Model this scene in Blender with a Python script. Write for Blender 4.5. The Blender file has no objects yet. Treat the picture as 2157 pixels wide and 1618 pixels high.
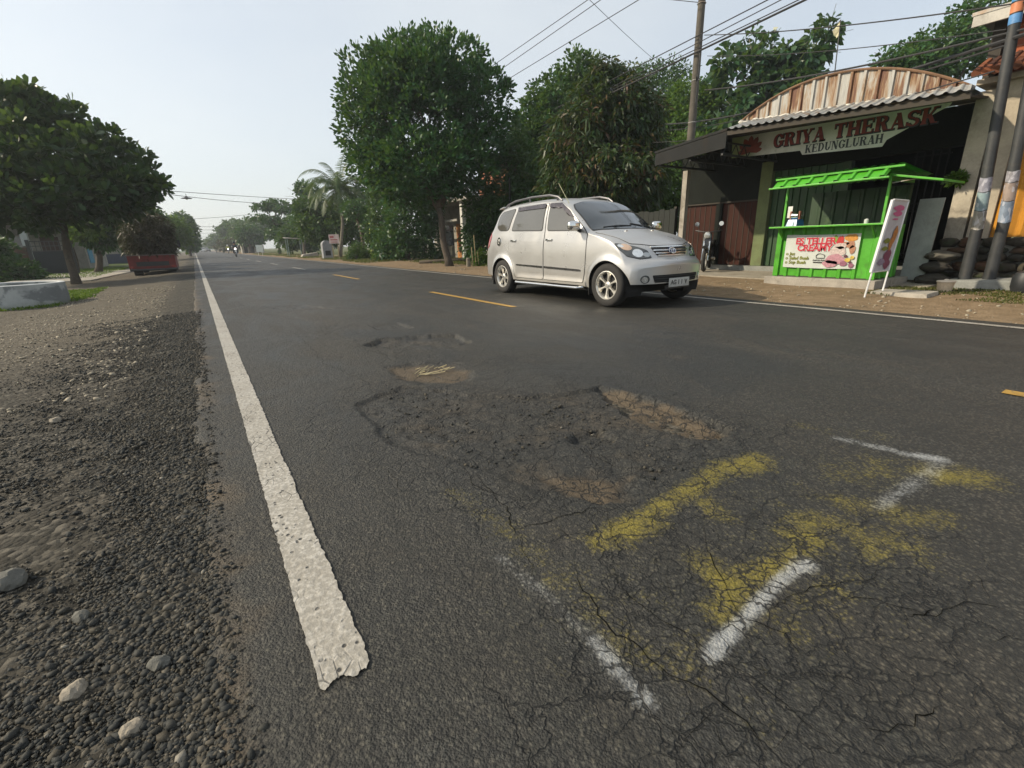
import bpy, bmesh, math, random
import numpy as np
from mathutils import Vector, Matrix
rng = np.random.default_rng(11); random.seed(11)
S = bpy.context.scene
COL = S.collection
R = math.radians

# ------------------------------------------------------------------ nodes / materials
class NT:
    def __init__(s, name):
        s.m = bpy.data.materials.new(name); s.m.use_nodes = True
        s.t = s.m.node_tree; s.t.nodes.clear()
        s.out = s.t.nodes.new('ShaderNodeOutputMaterial')
    def n(s, typ, props=None, ins=None):
        nd = s.t.nodes.new(typ)
        for k, v in (props or {}).items(): setattr(nd, k, v)
        for k, v in (ins or {}).items(): s.set(nd.inputs[k], v)
        return nd
    def set(s, sock, v):
        if isinstance(v, bpy.types.NodeSocket): s.t.links.new(v, sock)
        else:
            if hasattr(sock, 'default_value') and isinstance(v, (tuple, list)) and len(v) == 3 and sock.type == 'RGBA': v = (*v, 1)
            sock.default_value = v
    def pos(s): return s.n('ShaderNodeNewGeometry').outputs['Position']
    def obj(s): return s.n('ShaderNodeTexCoord').outputs['Object']
    def noise(s, vec, scale, detail=4, rough=.55, dist=0, out='Fac'):
        return s.n('ShaderNodeTexNoise', None, {'Vector': vec, 'Scale': scale, 'Detail': detail, 'Roughness': rough, 'Distortion': dist}).outputs[out]
    def vor(s, vec, scale, feature='F1', out='Distance', rand=1):
        return s.n('ShaderNodeTexVoronoi', {'feature': feature}, {'Vector': vec, 'Scale': scale, 'Randomness': rand}).outputs[out]
    def math(s, op, a, b=0.0, c=0.0, clamp=False):
        nd = s.n('ShaderNodeMath', {'operation': op, 'use_clamp': clamp}); s.set(nd.inputs[0], a); s.set(nd.inputs[1], b); s.set(nd.inputs[2], c)
        return nd.outputs[0]
    def mix(s, f, a, b, bt='MIX'):
        nd = s.n('ShaderNodeMix', {'data_type': 'RGBA', 'blend_type': bt}); s.set(nd.inputs[0], f); s.set(nd.inputs[6], a); s.set(nd.inputs[7], b)
        return nd.outputs[2]
    def step(s, x, lo, hi, a=0.0, b=1.0):
        nd = s.n('ShaderNodeMapRange', {'interpolation_type': 'SMOOTHSTEP'}, {'Value': x, 'From Min': lo, 'From Max': hi, 'To Min': a, 'To Max': b})
        return nd.outputs[0]
    def ramp(s, x, stops):
        nd = s.n('ShaderNodeValToRGB', None, {'Fac': x}); e = nd.color_ramp.elements
        while len(e) < len(stops): e.new(.5)
        for k, (p, c) in enumerate(stops): e[k].position = p; e[k].color = (*c, 1)
        return nd.outputs[0]
    def attr(s, name): return s.n('ShaderNodeAttribute', {'attribute_name': name}).outputs['Fac']
    def xyz(s, v): return s.n('ShaderNodeSeparateXYZ', None, {'Vector': v}).outputs
    def vscale(s, v, sc): return s.n('ShaderNodeMapping', None, {'Vector': v, 'Scale': sc}).outputs[0]
    def bump(s, h, strength=.5, dist=.01, normal=None):
        d = {'Height': h, 'Strength': strength, 'Distance': dist}
        if normal is not None: d['Normal'] = normal
        return s.n('ShaderNodeBump', None, d).outputs[0]
    def bsdf(s, col, rough=.7, metal=0., normal=None, **k):
        d = {'Base Color': col, 'Roughness': rough, 'Metallic': metal}
        if normal is not None: d['Normal'] = normal
        for kk, v in k.items(): d[kk.replace('_', ' ')] = v
        return s.n('ShaderNodeBsdfPrincipled', None, d).outputs[0]
    def done(s, sh):
        s.t.links.new(sh, s.out.inputs['Surface']); return s.m

def cmul(c, k): return tuple(min(1, x * k) for x in c)

def plain(name, col, rough=.7, metal=0., var=.18, scale=6, bump=.0, bscale=60, stain=None, stscale=2.5, stamt=.5, **k):
    """base colour with a broad and a fine noise in it, optional stains and bump"""
    t = NT(name); o = t.obj()
    a = t.noise(o, scale, 5, .6); b = t.noise(o, scale * 9, 3, .6)
    f = t.math('ADD', t.math('MULTIPLY', a, .7), t.math('MULTIPLY', b, .3))
    c = t.mix(t.step(f, .3, .7), cmul(col, 1 - var), cmul(col, 1 + var))
    if stain is not None:
        c = t.mix(t.math('MULTIPLY', t.step(t.noise(o, stscale, 6, .65, .6), .52, .68), stamt), c, stain)
    nm = t.bump(t.noise(o, bscale, 4, .6), bump, .01) if bump else None
    r = t.step(a, .2, .8, max(0, rough - .08), min(1, rough + .08))
    return t.done(t.bsdf(c, r, metal, nm, **k))

def leafmat(name, stops, trans=.28, rough=.45):
    t = NT(name)
    rp = t.n('ShaderNodeNewGeometry').outputs['Random Per Island']
    big = t.noise(t.pos(), 1.1, 3)
    f = t.math('ADD', t.math('MULTIPLY', rp, .65), t.math('MULTIPLY', t.step(big, .3, .7), .35))
    c = t.ramp(f, stops)
    p = t.bsdf(c, rough, 0, None, Specular_IOR_Level=.35)
    tr = t.n('ShaderNodeBsdfTranslucent', None, {'Color': t.mix(.5, c, (.16, .24, .02))}).outputs[0]
    mx = t.n('ShaderNodeMixShader', None, {0: trans, 1: p, 2: tr}).outputs[0]
    return t.done(mx)

# ------------------------------------------------------------------ mesh builder
class MB:
    def __init__(s): s.v = []; s.f = []; s.mi = []; s.cur = 0
    def add(s, vs, fs):
        o = len(s.v); s.v.extend([tuple(map(float, p)) for p in vs]); s.f.extend([tuple(o + i for i in f) for f in fs]); s.mi.extend([s.cur] * len(fs))
        return s
    def box(s, x0, x1, y0, y1, z0, z1, M=None):
        vs = [(x0, y0, z0), (x1, y0, z0), (x1, y1, z0), (x0, y1, z0), (x0, y0, z1), (x1, y0, z1), (x1, y1, z1), (x0, y1, z1)]
        if M is not None: vs = [tuple(M @ Vector(p)) for p in vs]
        return s.add(vs, [(0, 3, 2, 1), (4, 5, 6, 7), (0, 1, 5, 4), (1, 2, 6, 5), (2, 3, 7, 6), (3, 0, 4, 7)])
    def hexa(s, b, t):
        """bottom and top quads, same winding (counter-clockwise from above)"""
        return s.add(list(b) + list(t), [(0, 3, 2, 1), (4, 5, 6, 7), (0, 1, 5, 4), (1, 2, 6, 5), (2, 3, 7, 6), (3, 0, 4, 7)])
    def slab(s, quad, d):
        """quad of points thickened by vector d"""
        q = [Vector(p) for p in quad]; d = Vector(d)
        return s.hexa(q, [p + d for p in q])
    def tube(s, pts, r, n=8, cap=True):
        pts = [Vector(p) for p in pts]; rs = r if isinstance(r, (list, tuple)) else [r] * len(pts)
        vs = []; fs = []; prev = None
        for i, p in enumerate(pts):
            d = (pts[min(i + 1, len(pts) - 1)] - pts[max(i - 1, 0)]).normalized()
            if prev is None:
                a = Vector((0, 0, 1)) if abs(d.z) < .9 else Vector((1, 0, 0)); x = d.cross(a).normalized()
            else: x = (prev - d * prev.dot(d)).normalized()
            y = d.cross(x); prev = x
            for k in range(n):
                t = 2 * math.pi * k / n; vs.append(p + (x * math.cos(t) + y * math.sin(t)) * rs[i])
        for i in range(len(pts) - 1):
            for k in range(n):
                a = i * n + k; b = i * n + (k + 1) % n; fs.append((a, b, b + n, a + n))
        if cap: fs.append(tuple(range(n))[::-1]); fs.append(tuple((len(pts) - 1) * n + k for k in range(n)))
        return s.add(vs, fs)
    def lathe(s, prof, c=(0, 0, 0), axis='z', n=24, closed=False):
        """prof: list of (radius, height) round the axis"""
        vs = []; fs = []; m = len(prof)
        for k in range(n):
            t = 2 * math.pi * k / n; ct, st = math.cos(t), math.sin(t)
            for r, h in prof:
                p = (r * ct, r * st, h) if axis == 'z' else ((h, r * ct, r * st) if axis == 'x' else (r * st, h, r * ct))
                vs.append((p[0] + c[0], p[1] + c[1], p[2] + c[2]))
        mm = m if closed else m - 1
        for k in range(n):
            a = k * m; b = ((k + 1) % n) * m
            for i in range(mm):
                j = (i + 1) % m; fs.append((a + i, b + i, b + j, a + j))
        return s.add(vs, fs)
    def prism(s, poly, plane, d0, d1):
        """2D polygon extruded; plane 'xz' 'yz' 'xy'"""
        def q(p, d): return (p[0], d, p[1]) if plane == 'xz' else ((d, p[0], p[1]) if plane == 'yz' else (p[0], p[1], d))
        n = len(poly); vs = [q(p, d0) for p in poly] + [q(p, d1) for p in poly]
        fs = [tuple(range(n))[::-1], tuple(range(n, 2 * n))] + [(i, (i + 1) % n, (i + 1) % n + n, i + n) for i in range(n)]
        return s.add(vs, fs)
    def corr(s, p0, du, dv, n, depth, sub=6, prof=None):
        """ribbed sheet: origin p0, du along the ribs' repeat (n ribs), dv along the ribs, depth a vector"""
        p0, du, dv, dp = Vector(p0), Vector(du), Vector(dv), Vector(depth)
        prof = prof or [(0, 0), (.62, 0), (.70, 1), (.90, 1), (.98, 0)]
        us = [(i + a) / n for i in range(n) for a, h in prof] + [1]; hs = [h for i in range(n) for a, h in prof] + [0]
        vs = []; m = len(us)
        for r in (0, 1):
            for u, h in zip(us, hs): vs.append(p0 + du * u + dv * r + dp * h)
        th = dp.normalized() * -.004
        vs += [Vector(v) + th for v in vs]
        fs = [(i, i + 1, m + i + 1, m + i) for i in range(m - 1)] + [(2 * m + i, 3 * m + i, 3 * m + i + 1, 2 * m + i + 1) for i in range(m - 1)]
        return s.add(vs, fs)
    def build(s, name, mat, parent=None, smooth=False, off=None, bevel=0, recalc=True):
        me = bpy.data.meshes.new(name)
        root = parent
        while root is not None and root.parent is not None: root = root.parent
        o3 = Vector(off) if off is not None else (root.location.copy() if (root is not None and root.get('_w')) else Vector((0, 0, 0)))
        me.from_pydata([(p[0] - o3.x, p[1] - o3.y, p[2] - o3.z) for p in s.v], [], s.f)
        mats = mat if isinstance(mat, (list, tuple)) else [mat]
        for m in mats: me.materials.append(m)
        if len(mats) > 1: me.polygons.foreach_set('material_index', s.mi)
        if recalc:
            bm = bmesh.new(); bm.from_mesh(me); bmesh.ops.recalc_face_normals(bm, faces=bm.faces)
            if bevel:
                es = [e for e in bm.edges if len(e.link_faces) == 2 and e.calc_face_angle(0) > .5]
                bmesh.ops.bevel(bm, geom=es, offset=bevel, segments=2, affect='EDGES', profile=.6)
            bm.to_mesh(me); bm.free()
        if smooth:
            me.polygons.foreach_set('use_smooth', [True] * len(me.polygons))
            if smooth != 'all': me.set_sharp_from_angle(angle=R(smooth if smooth is not True else 38))
        me.update()
        o = bpy.data.objects.new(name, me); COL.objects.link(o)
        if parent is not None: o.parent = parent
        return o

def npmesh(name, V, F, mat, parent=None, smooth=False, off=(0, 0, 0)):
    """V (n,3), F (m,k) numpy -> object"""
    me = bpy.data.meshes.new(name); V = np.asarray(V, np.float32) - np.asarray(off, np.float32); F = np.asarray(F, np.int32)
    me.vertices.add(len(V)); me.vertices.foreach_set('co', V.ravel())
    m, k = F.shape
    me.loops.add(m * k); me.loops.foreach_set('vertex_index', F.ravel())
    me.polygons.add(m); me.polygons.foreach_set('loop_start', np.arange(m, dtype=np.int32) * k); me.polygons.foreach_set('loop_total', np.full(m, k, np.int32))
    if smooth: me.polygons.foreach_set('use_smooth', np.ones(m, bool))
    me.update(calc_edges=True); me.validate()
    for mm in (mat if isinstance(mat, (list, tuple)) else [mat]): me.materials.append(mm)
    o = bpy.data.objects.new(name, me); COL.objects.link(o)
    if parent is not None: o.parent = parent
    return o

def tag(o, label=None, cat=None, group=None, kind=None):
    if label: o['label'] = label
    if cat: o['category'] = cat
    if group: o['group'] = group
    if kind: o['kind'] = kind
    return o
def thing(name, loc, label, cat, group=None, rz=0, world=True):
    """Empty at the base of a thing; with world=True its parts are given in world coordinates (rz must be 0)"""
    o = bpy.data.objects.new(name, None); o.empty_display_size = .2; COL.objects.link(o)
    o.location = loc; o.rotation_euler = (0, 0, rz)
    if world: o['_w'] = 1
    return tag(o, label, cat, group)
def copy_tree(o, parent=None):
    c = o.copy(); COL.objects.link(c); c.parent = parent
    for ch in [x for x in COL.objects if x.parent == o]: copy_tree(ch, c)
    return c
def text_mesh(txt, size, bold=0., align='CENTER', shear=0., extrude=.002):
    """flat lettering from Blender's built-in font as vertices and faces in the xy plane"""
    cu = bpy.data.curves.new('lettering', 'FONT'); cu.body = txt; cu.size = size; cu.align_x = align; cu.align_y = 'CENTER'
    cu.offset = bold; cu.shear = shear; cu.resolution_u = 3; cu.extrude = extrude
    ob = bpy.data.objects.new('lettering', cu); COL.objects.link(ob)
    dg = bpy.context.evaluated_depsgraph_get(); me = bpy.data.meshes.new_from_object(ob.evaluated_get(dg))
    v = [tuple(p.co) for p in me.vertices]; f = [tuple(p.vertices) for p in me.polygons]
    bpy.data.objects.remove(ob); bpy.data.curves.remove(cu); bpy.data.meshes.remove(me)
    return v, f

# smooth value noise on numpy arrays
def _h(ix, iy, s): 
    n = (ix.astype(np.int64) * 374761393 + iy.astype(np.int64) * 668265263 + s * 974711) & 0x7fffffff
    n = ((n ^ (n >> 13)) * 1274126177) & 0x7fffffff
    return ((n ^ (n >> 16)) & 0xffff) / 65535.0
def vnoise(x, y, s=0):
    ix, iy = np.floor(x), np.floor(y); fx, fy = x - ix, y - iy
    fx = fx * fx * (3 - 2 * fx); fy = fy * fy * (3 - 2 * fy)
    a, b, c, d = _h(ix, iy, s), _h(ix + 1, iy, s), _h(ix, iy + 1, s), _h(ix + 1, iy + 1, s)
    return (a * (1 - fx) + b * fx) * (1 - fy) + (c * (1 - fx) + d * fx) * fy
def fbm(x, y, s=0, o=4):
    t = 0; a = .5
    for k in range(o): t = t + a * vnoise(x * 2 ** k, y * 2 ** k, s + k); a *= .5
    return t / (1 - .5 ** o)
def pchip(pts, x):
    xs = np.array([p[0] for p in pts], float); ys = np.array([p[1] for p in pts], float); x = np.clip(x, xs[0], xs[-1])
    h = np.diff(xs); d = np.diff(ys) / h; m = np.zeros(len(xs)); m[0], m[-1] = d[0], d[-1]
    for i in range(1, len(xs) - 1):
        if d[i - 1] * d[i] > 0:
            w1, w2 = 2 * h[i] + h[i - 1], h[i] + 2 * h[i - 1]; m[i] = (w1 + w2) / (w1 / d[i - 1] + w2 / d[i])
    i = np.clip(np.searchsorted(xs, x, 'right') - 1, 0, len(h) - 1); t = (x - xs[i]) / h[i]
    return (2 * t**3 - 3 * t**2 + 1) * ys[i] + (t**3 - 2 * t**2 + t) * h[i] * m[i] + (-2 * t**3 + 3 * t**2) * ys[i + 1] + (t**3 - t**2) * h[i] * m[i + 1]

# ------------------------------------------------------------------ camera (2157 x 1618 photograph)
FPX, CAMH = 975.0, .927
pit, roll, yaw = .2984, -.0253, .5759
fw = Vector((math.sin(yaw) * math.cos(pit), math.cos(yaw) * math.cos(pit), -math.sin(pit)))
r0 = Vector((math.cos(yaw), -math.sin(yaw), 0)); u0 = r0.cross(fw)
rt = r0 * math.cos(roll) + u0 * math.sin(roll); up = u0 * math.cos(roll) - r0 * math.sin(roll)
cam = bpy.data.cameras.new('camera'); co = bpy.data.objects.new('camera', cam); COL.objects.link(co); S.camera = co
co.matrix_world = Matrix(((rt.x, up.x, -fw.x, 0), (rt.y, up.y, -fw.y, 0), (rt.z, up.z, -fw.z, CAMH), (0, 0, 0, 1)))
cam.sensor_width = 36; cam.lens = 36 * FPX / 2157; cam.clip_end = 3000; cam.clip_start = .05
def P(px, py, D):
    """the point that the photograph shows at a pixel, D metres in front of the camera"""
    v = fw + rt * ((px - 1078.5) / FPX) - up * ((py - 809) / FPX)
    return Vector((0, 0, CAMH)) + v * D

# ------------------------------------------------------------------ light
SUN_EL, SUN_AZ = R(33), math.atan2(-.87, .5)      # azimuth from +Y towards +X
sd = Vector((math.sin(SUN_AZ) * math.cos(SUN_EL), math.cos(SUN_AZ) * math.cos(SUN_EL), math.sin(SUN_EL)))
sl = bpy.data.lights.new('sun', 'SUN'); sl.energy = 3.0; sl.angle = R(1.2); sl.color = (1, .90, .74)
so = bpy.data.objects.new('sun', sl); COL.objects.link(so); so.rotation_euler = sd.to_track_quat('Z', 'Y').to_euler(); so.location = sd * 60
W = bpy.data.worlds.new('World'); S.world = W; W.use_nodes = True
wt = W.node_tree; wt.nodes.clear()
sky = wt.nodes.new('ShaderNodeTexSky'); sky.sky_type = 'NISHITA'; sky.sun_disc = False
sky.sun_elevation = SUN_EL; sky.sun_rotation = SUN_AZ; sky.air_density = 1.0; sky.dust_density = 4.0; sky.ozone_density = 1.5; sky.altitude = 0
bg = wt.nodes.new('ShaderNodeBackground'); bg.inputs[1].default_value = .11
wo = wt.nodes.new('ShaderNodeOutputWorld')
wt.links.new(sky.outputs[0], bg.inputs[0]); wt.links.new(bg.outputs[0], wo.inputs[0])
S.view_settings.view_transform = 'Standard'; S.view_settings.look = 'None'; S.view_settings.exposure = 0; S.view_settings.gamma = 1
S.render.engine = 'CYCLES'
S.cycles.max_bounces = 6; S.cycles.transparent_max_bounces = 12; S.cycles.volume_bounces = 0
S.cycles.use_denoising = True
# ================================================================== ground, road
def polydist(x, y, poly):
    """signed distance to a polygon, negative inside"""
    p = np.array(poly, float); d = np.full(x.shape, 1e9); ins = np.zeros(x.shape, bool)
    for i in range(len(p)):
        a, b = p[i], p[(i + 1) % len(p)]; e = b - a; l = (e**2).sum()
        t = np.clip(((x - a[0]) * e[0] + (y - a[1]) * e[1]) / l, 0, 1)
        d = np.minimum(d, np.hypot(x - a[0] - t * e[0], y - a[1] - t * e[1]))
        c = ((a[1] > y) != (b[1] > y)) & (x < (b[0] - a[0]) * (y - a[1]) / (b[1] - a[1] + 1e-12) + a[0]); ins ^= c
    return np.where(ins, -d, d)
def segdist(x, y, pl):
    d = np.full(x.shape, 1e9)
    for a, b in zip(pl[:-1], pl[1:]):
        e = (b[0] - a[0], b[1] - a[1]); l = e[0]**2 + e[1]**2 + 1e-9
        t = np.clip(((x - a[0]) * e[0] + (y - a[1]) * e[1]) / l, 0, 1)
        d = np.minimum(d, np.hypot(x - a[0] - t * e[0], y - a[1] - t * e[1]))
    return d
def G(px, py):
    v = P(px, py, 1) - Vector((0, 0, CAMH)); t = -CAMH / v.z
    return (v.x * t, v.y * t)
def GP(*pp): return [G(*q) for q in pp]
HOLES = [  # polygon, depth, wall width, dirt
    (GP((752, 852), (800, 832), (850, 812), (930, 822), (1060, 835), (1180, 830), (1265, 818), (1420, 870), (1540, 905), (1500, 960), (1400, 1000), (1330, 1060), (1140, 1040), (1010, 985), (900, 962), (838, 940), (795, 905), (770, 875)), .018, .032, .30),
    (GP((1262, 815), (1340, 830), (1440, 862), (1545, 905), (1480, 915), (1400, 900), (1330, 876), (1285, 845)), .038, .04, .95),
    (GP((765, 728), (800, 713), (870, 707), (955, 704), (990, 722), (930, 737), (850, 735)), .036, .05, .3),
    (GP((815, 775), (860, 765), (960, 764), (1005, 792), (960, 806), (880, 806), (835, 795)), .022, .07, .7),
    (GP((1140, 998), (1230, 985), (1335, 995), (1320, 1040), (1270, 1062), (1190, 1040)), .014, .05, .8),
    (GP((1200, 905), (1260, 898), (1290, 915), (1250, 935), (1205, 925)), .025, .03, .1),
    (GP((850, 895), (960, 885), (1040, 905), (960, 925), (870, 920)), .014, .03, .1),
    (GP((780, 685), (840, 680), (870, 690), (800, 694)), .02, .06, .1),
    (GP((560, 646), (640, 642), (700, 650), (610, 655)), .02, .12, .0),
]
def road_h(x, y, fine=True):
    h = .012 * (fbm(x * .8, y * .5, 3) - .5)
    wob = (fbm(x * 9, y * 9, 21) - .5) * .09 + (fbm(x * 30, y * 30, 22, 2) - .5) * .02
    for poly, dep, wall, _ in HOLES:
        d = polydist(x, y, poly) + wob
        k = np.clip((wall * .5 - d) / wall, 0, 1); k = k * k * (3 - 2 * k)
        h = h - dep * k * (1 + .8 * (fbm(x * 14, y * 14, 5) - .5))
    worn = np.clip((.12 - polydist(x, y, HOLES[0][0])) / .2, 0, 1)
    h = h + worn * ((fbm(x * 16, y * 16, 6) - .5) * .013 + (fbm(x * 45, y * 45, 8, 2) - .5) * .008)
    if fine: h = h + (fbm(x * 60, y * 60, 9, 2) - .5) * .004
    far = np.clip((y - 60) / 200, 0, 1)
    return h * (1 - far)
def grid_faces(nx, ny):
    i = np.arange(nx - 1)[:, None] * ny + np.arange(ny - 1)[None, :]; i = i.ravel()
    return np.stack([i, i + ny, i + ny + 1, i + 1], 1)
def axis(*segs):
    a = []
    for s0, s1, st in segs: a.append(np.arange(s0, s1 - 1e-6, st))
    a.append([segs[-1][1]]); return np.concatenate(a)

# road sheet
ROAD_L, ROAD_R = -.17, 6.86
xs = axis((ROAD_L, 2.9, .0155), (2.9, 4, .05), (4, ROAD_R, .13))
ys = np.concatenate([axis((-30, -.2, 2.98), (-.2, .2, .05), (.2, 3.2, .0155), (3.2, 5.2, .03), (5.2, 9, .06), (9, 24, .2)), np.geomspace(24.5, 640, 46)])
X, Y = np.meshgrid(xs, ys, indexing='ij')
edge = (fbm(Y * 1.3, Y * 0, 31) - .5) * .09 + (fbm(Y * 11, Y * 0, 32) - .5) * .04
kk = np.clip((.25 - (X - ROAD_L)) / .25, 0, 1)
XX = X + edge * kk
Z = road_h(X, Y)
Z = Z - .014 * np.clip((.04 - (X - ROAD_L)) / .04, 0, 1)**2
V = np.stack([XX, Y, Z], -1).reshape(-1, 3)

def attr(ob, name, vals):
    a = ob.data.attributes.new(name, 'FLOAT', 'POINT'); a.data.foreach_set('value', np.asarray(vals, np.float32).ravel())
dirt = np.zeros(X.shape); crk = np.zeros(X.shape); hole = np.zeros(X.shape)
n1 = fbm(X * 5, Y * 5, 41); n2 = fbm(X * 1.3, Y * .7, 42)
for poly, dep, wall, dr in HOLES:
    d = polydist(X, Y, poly); k = np.clip((.04 - d) / .1 + (n1 - .5) * 1.2, 0, 1)
    dirt = np.maximum(dirt, dr * k); hole = np.maximum(hole, np.clip((.03 - d) / .06, 0, 1))
crk = np.clip((.45 - polydist(X, Y, HOLES[0][0])) / .5, 0, 1)
crk = np.maximum(crk, np.clip(1.25 - segdist(X, Y, GP((700, 690), (900, 760), (1100, 760), (1250, 800))) / .35, 0, 1) * .7)
crk = np.maximum(crk, np.clip(1.3 - np.hypot((X - 1.1) / .75, (Y - .45) / .5), 0, 1))
dirt = np.maximum(dirt, .62 * np.clip((.10 - X) / .22, 0, 1) * np.clip(n1 * 1.6 - .1, 0, 1))
dust = np.clip(1 - np.abs(X - 1.25) / .8, 0, 1) * np.clip((Y - 2.2) / 2.5, 0, 1) * np.clip((16 - Y) / 8, 0, 1) * np.clip(n2 * 2 - .35, 0, 1)
patch = np.zeros(X.shape)
lightp = np.clip(.5 - polydist(X, Y, GP((455, 590), (520, 585), (640, 592), (760, 625), (860, 660), (640, 668), (520, 645))) / .25 + (n2 - .5) * 1.2, 0, 1)
for q in [GP((960, 740), (1300, 700), (1700, 760), (1500, 850), (1180, 800))]:
    patch = np.maximum(patch, np.clip(.5 - polydist(X, Y, q) / .12, 0, 1))
def spray(lines, k=1.0):
    m = np.zeros(X.shape)
    for pl, w, a in lines:
        g = GP(*pl); d = segdist(X, Y, g) + (n1 - .5) * w * .5
        m = np.maximum(m, a * np.clip(1.5 - d / (w * k), 0, 1.25) / 1.25)
    return m
wht = spray([([(1050, 1175), (1150, 1250), (1240, 1340)], .028, .5), ([(1250, 1350), (1310, 1420), (1360, 1475)], .03, .8), ([(1495, 1385), (1560, 1310), (1640, 1225), (1700, 1185)], .026, 1.15),
             ([(1985, 968), (1940, 965), (1860, 945), (1770, 925)], .04, .7), ([(1990, 970), (1925, 1020), (1850, 1070)], .04, .62), ([(1700, 1185), (1670, 1205)], .035, 1.0), ([(1980, 968), (1930, 960)], .04, 1.0)])
yel = spray([([(1265, 1140), (1360, 1090), (1440, 1040), (1530, 985), (1600, 965)], .05, .95), ([(1540, 985), (1590, 980)], .07, 1.0), ([(1300, 1130), (1370, 1100)], .06, 1.0),
             ([(1190, 1225), (1250, 1290), (1340, 1370), (1450, 1400)], .075, .5), ([(1480, 1185), (1545, 1250), (1600, 1220), (1690, 1150)], .06, .85), ([(1530, 1290), (1560, 1230), (1640, 1190)], .06, .95), ([(1670, 1130), (1720, 1140)], .06, .9),
             ([(1490, 1060), (1520, 1085)], .05, .75), ([(1690, 1095), (1790, 1110)], .08, .72), ([(1800, 1000), (1870, 980)], .12, .55), ([(1970, 1000), (2050, 1005)], .09, .85), ([(1880, 1080), (1960, 1085)], .08, .75),
             ([(1840, 1150), (1880, 1140)], .10, .7), ([(1650, 1300), (1760, 1240)], .10, .48), ([(960, 1040), (1020, 1080), (1090, 1130), (1130, 1180)], .06, .48), ([(1850, 920), (1700, 900)], .08, .4),
             ([(1600, 960), (1850, 940)], .05, .25), ([(1780, 1060), (1880, 1080)], .08, .7), ([(1300, 1150), (1560, 1080), (1800, 1000)], .22, .26), ([(1250, 1270), (1500, 1330), (1750, 1200)], .22, .30), ([(1600, 1120), (1850, 1120)], .22, .28)], 1.32)
road = npmesh('road', V, grid_faces(len(xs), len(ys)), None, smooth=True)
for nm, vv in (('dirt', dirt), ('crk', crk), ('hole', hole), ('dust', dust), ('patch', patch), ('lightp', lightp), ('wht', wht), ('yel', yel)): attr(road, nm, vv)
tag(road, kind='structure')

t = NT('asphalt'); p = t.pos(); ob = p
flat = t.vscale(p, (1, 1, .3))
big = t.noise(flat, .45, 4, .6); mid = t.noise(flat, 3.2, 5, .6); fine = t.noise(flat, 60, 4, .65)
agg = t.vor(flat, 78, 'F1', 'Distance'); aggc = t.vor(flat, 78, 'F1', 'Color')
agg2 = t.vor(flat, 170, 'F1', 'Distance')
spk = t.xyz(aggc)[0]
c = t.mix(t.step(big, .35, .65), (.041, .041, .034), (.053, .048, .037))
lane = t.noise(t.vscale(p, (2.2, .12, 1)), 1.0, 4, .6)
c = t.mix(t.step(lane, .42, .68, 0, .55), c, (.080, .077, .067))
c = t.mix(t.step(mid, .45, .75, 0, .6), c, (.062, .053, .038))
c = t.mix(t.math('MULTIPLY', t.attr('patch'), .7), c, (.030, .034, .034))
c = t.mix(t.math('MULTIPLY', t.attr('lightp'), .7), c, (.088, .083, .072))
c = t.mix(t.math('MULTIPLY', t.attr('dust'), .75), c, (.105, .088, .064))
wear = t.noise(t.vscale(p, (1.1, .55, 1)), 1.3, 6, .68, .8)
c = t.mix(t.step(wear, .50, .66, 0, .65), c, (.088, .076, .058))
c = t.mix(t.step(wear, .47, .34, 0, .65), c, (.026, .029, .028))
c = t.mix(t.step(spk, .55, 1., 0, .34), c, (.10, .09, .068))
c = t.mix(t.step(spk, .0, .35, .65, 0), c, (.014, .014, .013))
c = t.mix(t.step(t.math('ADD', agg, t.math('MULTIPLY', fine, .2)), .28, .62, 0, .75), c, (.010, .010, .009))
dm = t.step(t.math('ADD', t.attr('dirt'), t.math('MULTIPLY', t.math('SUBTRACT', mid, .5), .9)), .25, .75)
dcol = t.mix(fine, (.045, .031, .016), (.125, .090, .050))
c = t.mix(t.math('MULTIPLY', dm, .8), c, dcol)
# paint left by a spray can on the stones' tops
top = t.math('SUBTRACT', 1.0, t.math('MULTIPLY', agg, 1.5))
brk = t.math('ADD', t.math('MULTIPLY', top, .16), t.math('ADD', t.math('MULTIPLY', t.noise(flat, 11, 9, .8), 1.0), t.math('MULTIPLY', t.noise(flat, 120, 4, .7), .65)))
ym = t.step(t.math('ADD', t.math('MULTIPLY', t.attr('yel'), 1.0), t.math('MULTIPLY', t.math('SUBTRACT', brk, .96), 2.0)), .13, 1.15, 0, .68)
ym = t.math('MULTIPLY', ym, t.step(t.attr('yel'), .02, .2))
c = t.mix(ym, c, t.mix(fine, (.19, .155, .014), (.31, .25, .025)))
wm = t.step(t.math('ADD', t.math('MULTIPLY', t.attr('wht'), 1.0), t.math('MULTIPLY', t.math('SUBTRACT', brk, .96), 1.7)), .12, 1.1, 0, .85)
wm = t.math('MULTIPLY', wm, t.step(t.attr('wht'), .02, .2))
c = t.mix(wm, c, (.33, .34, .34))
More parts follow.
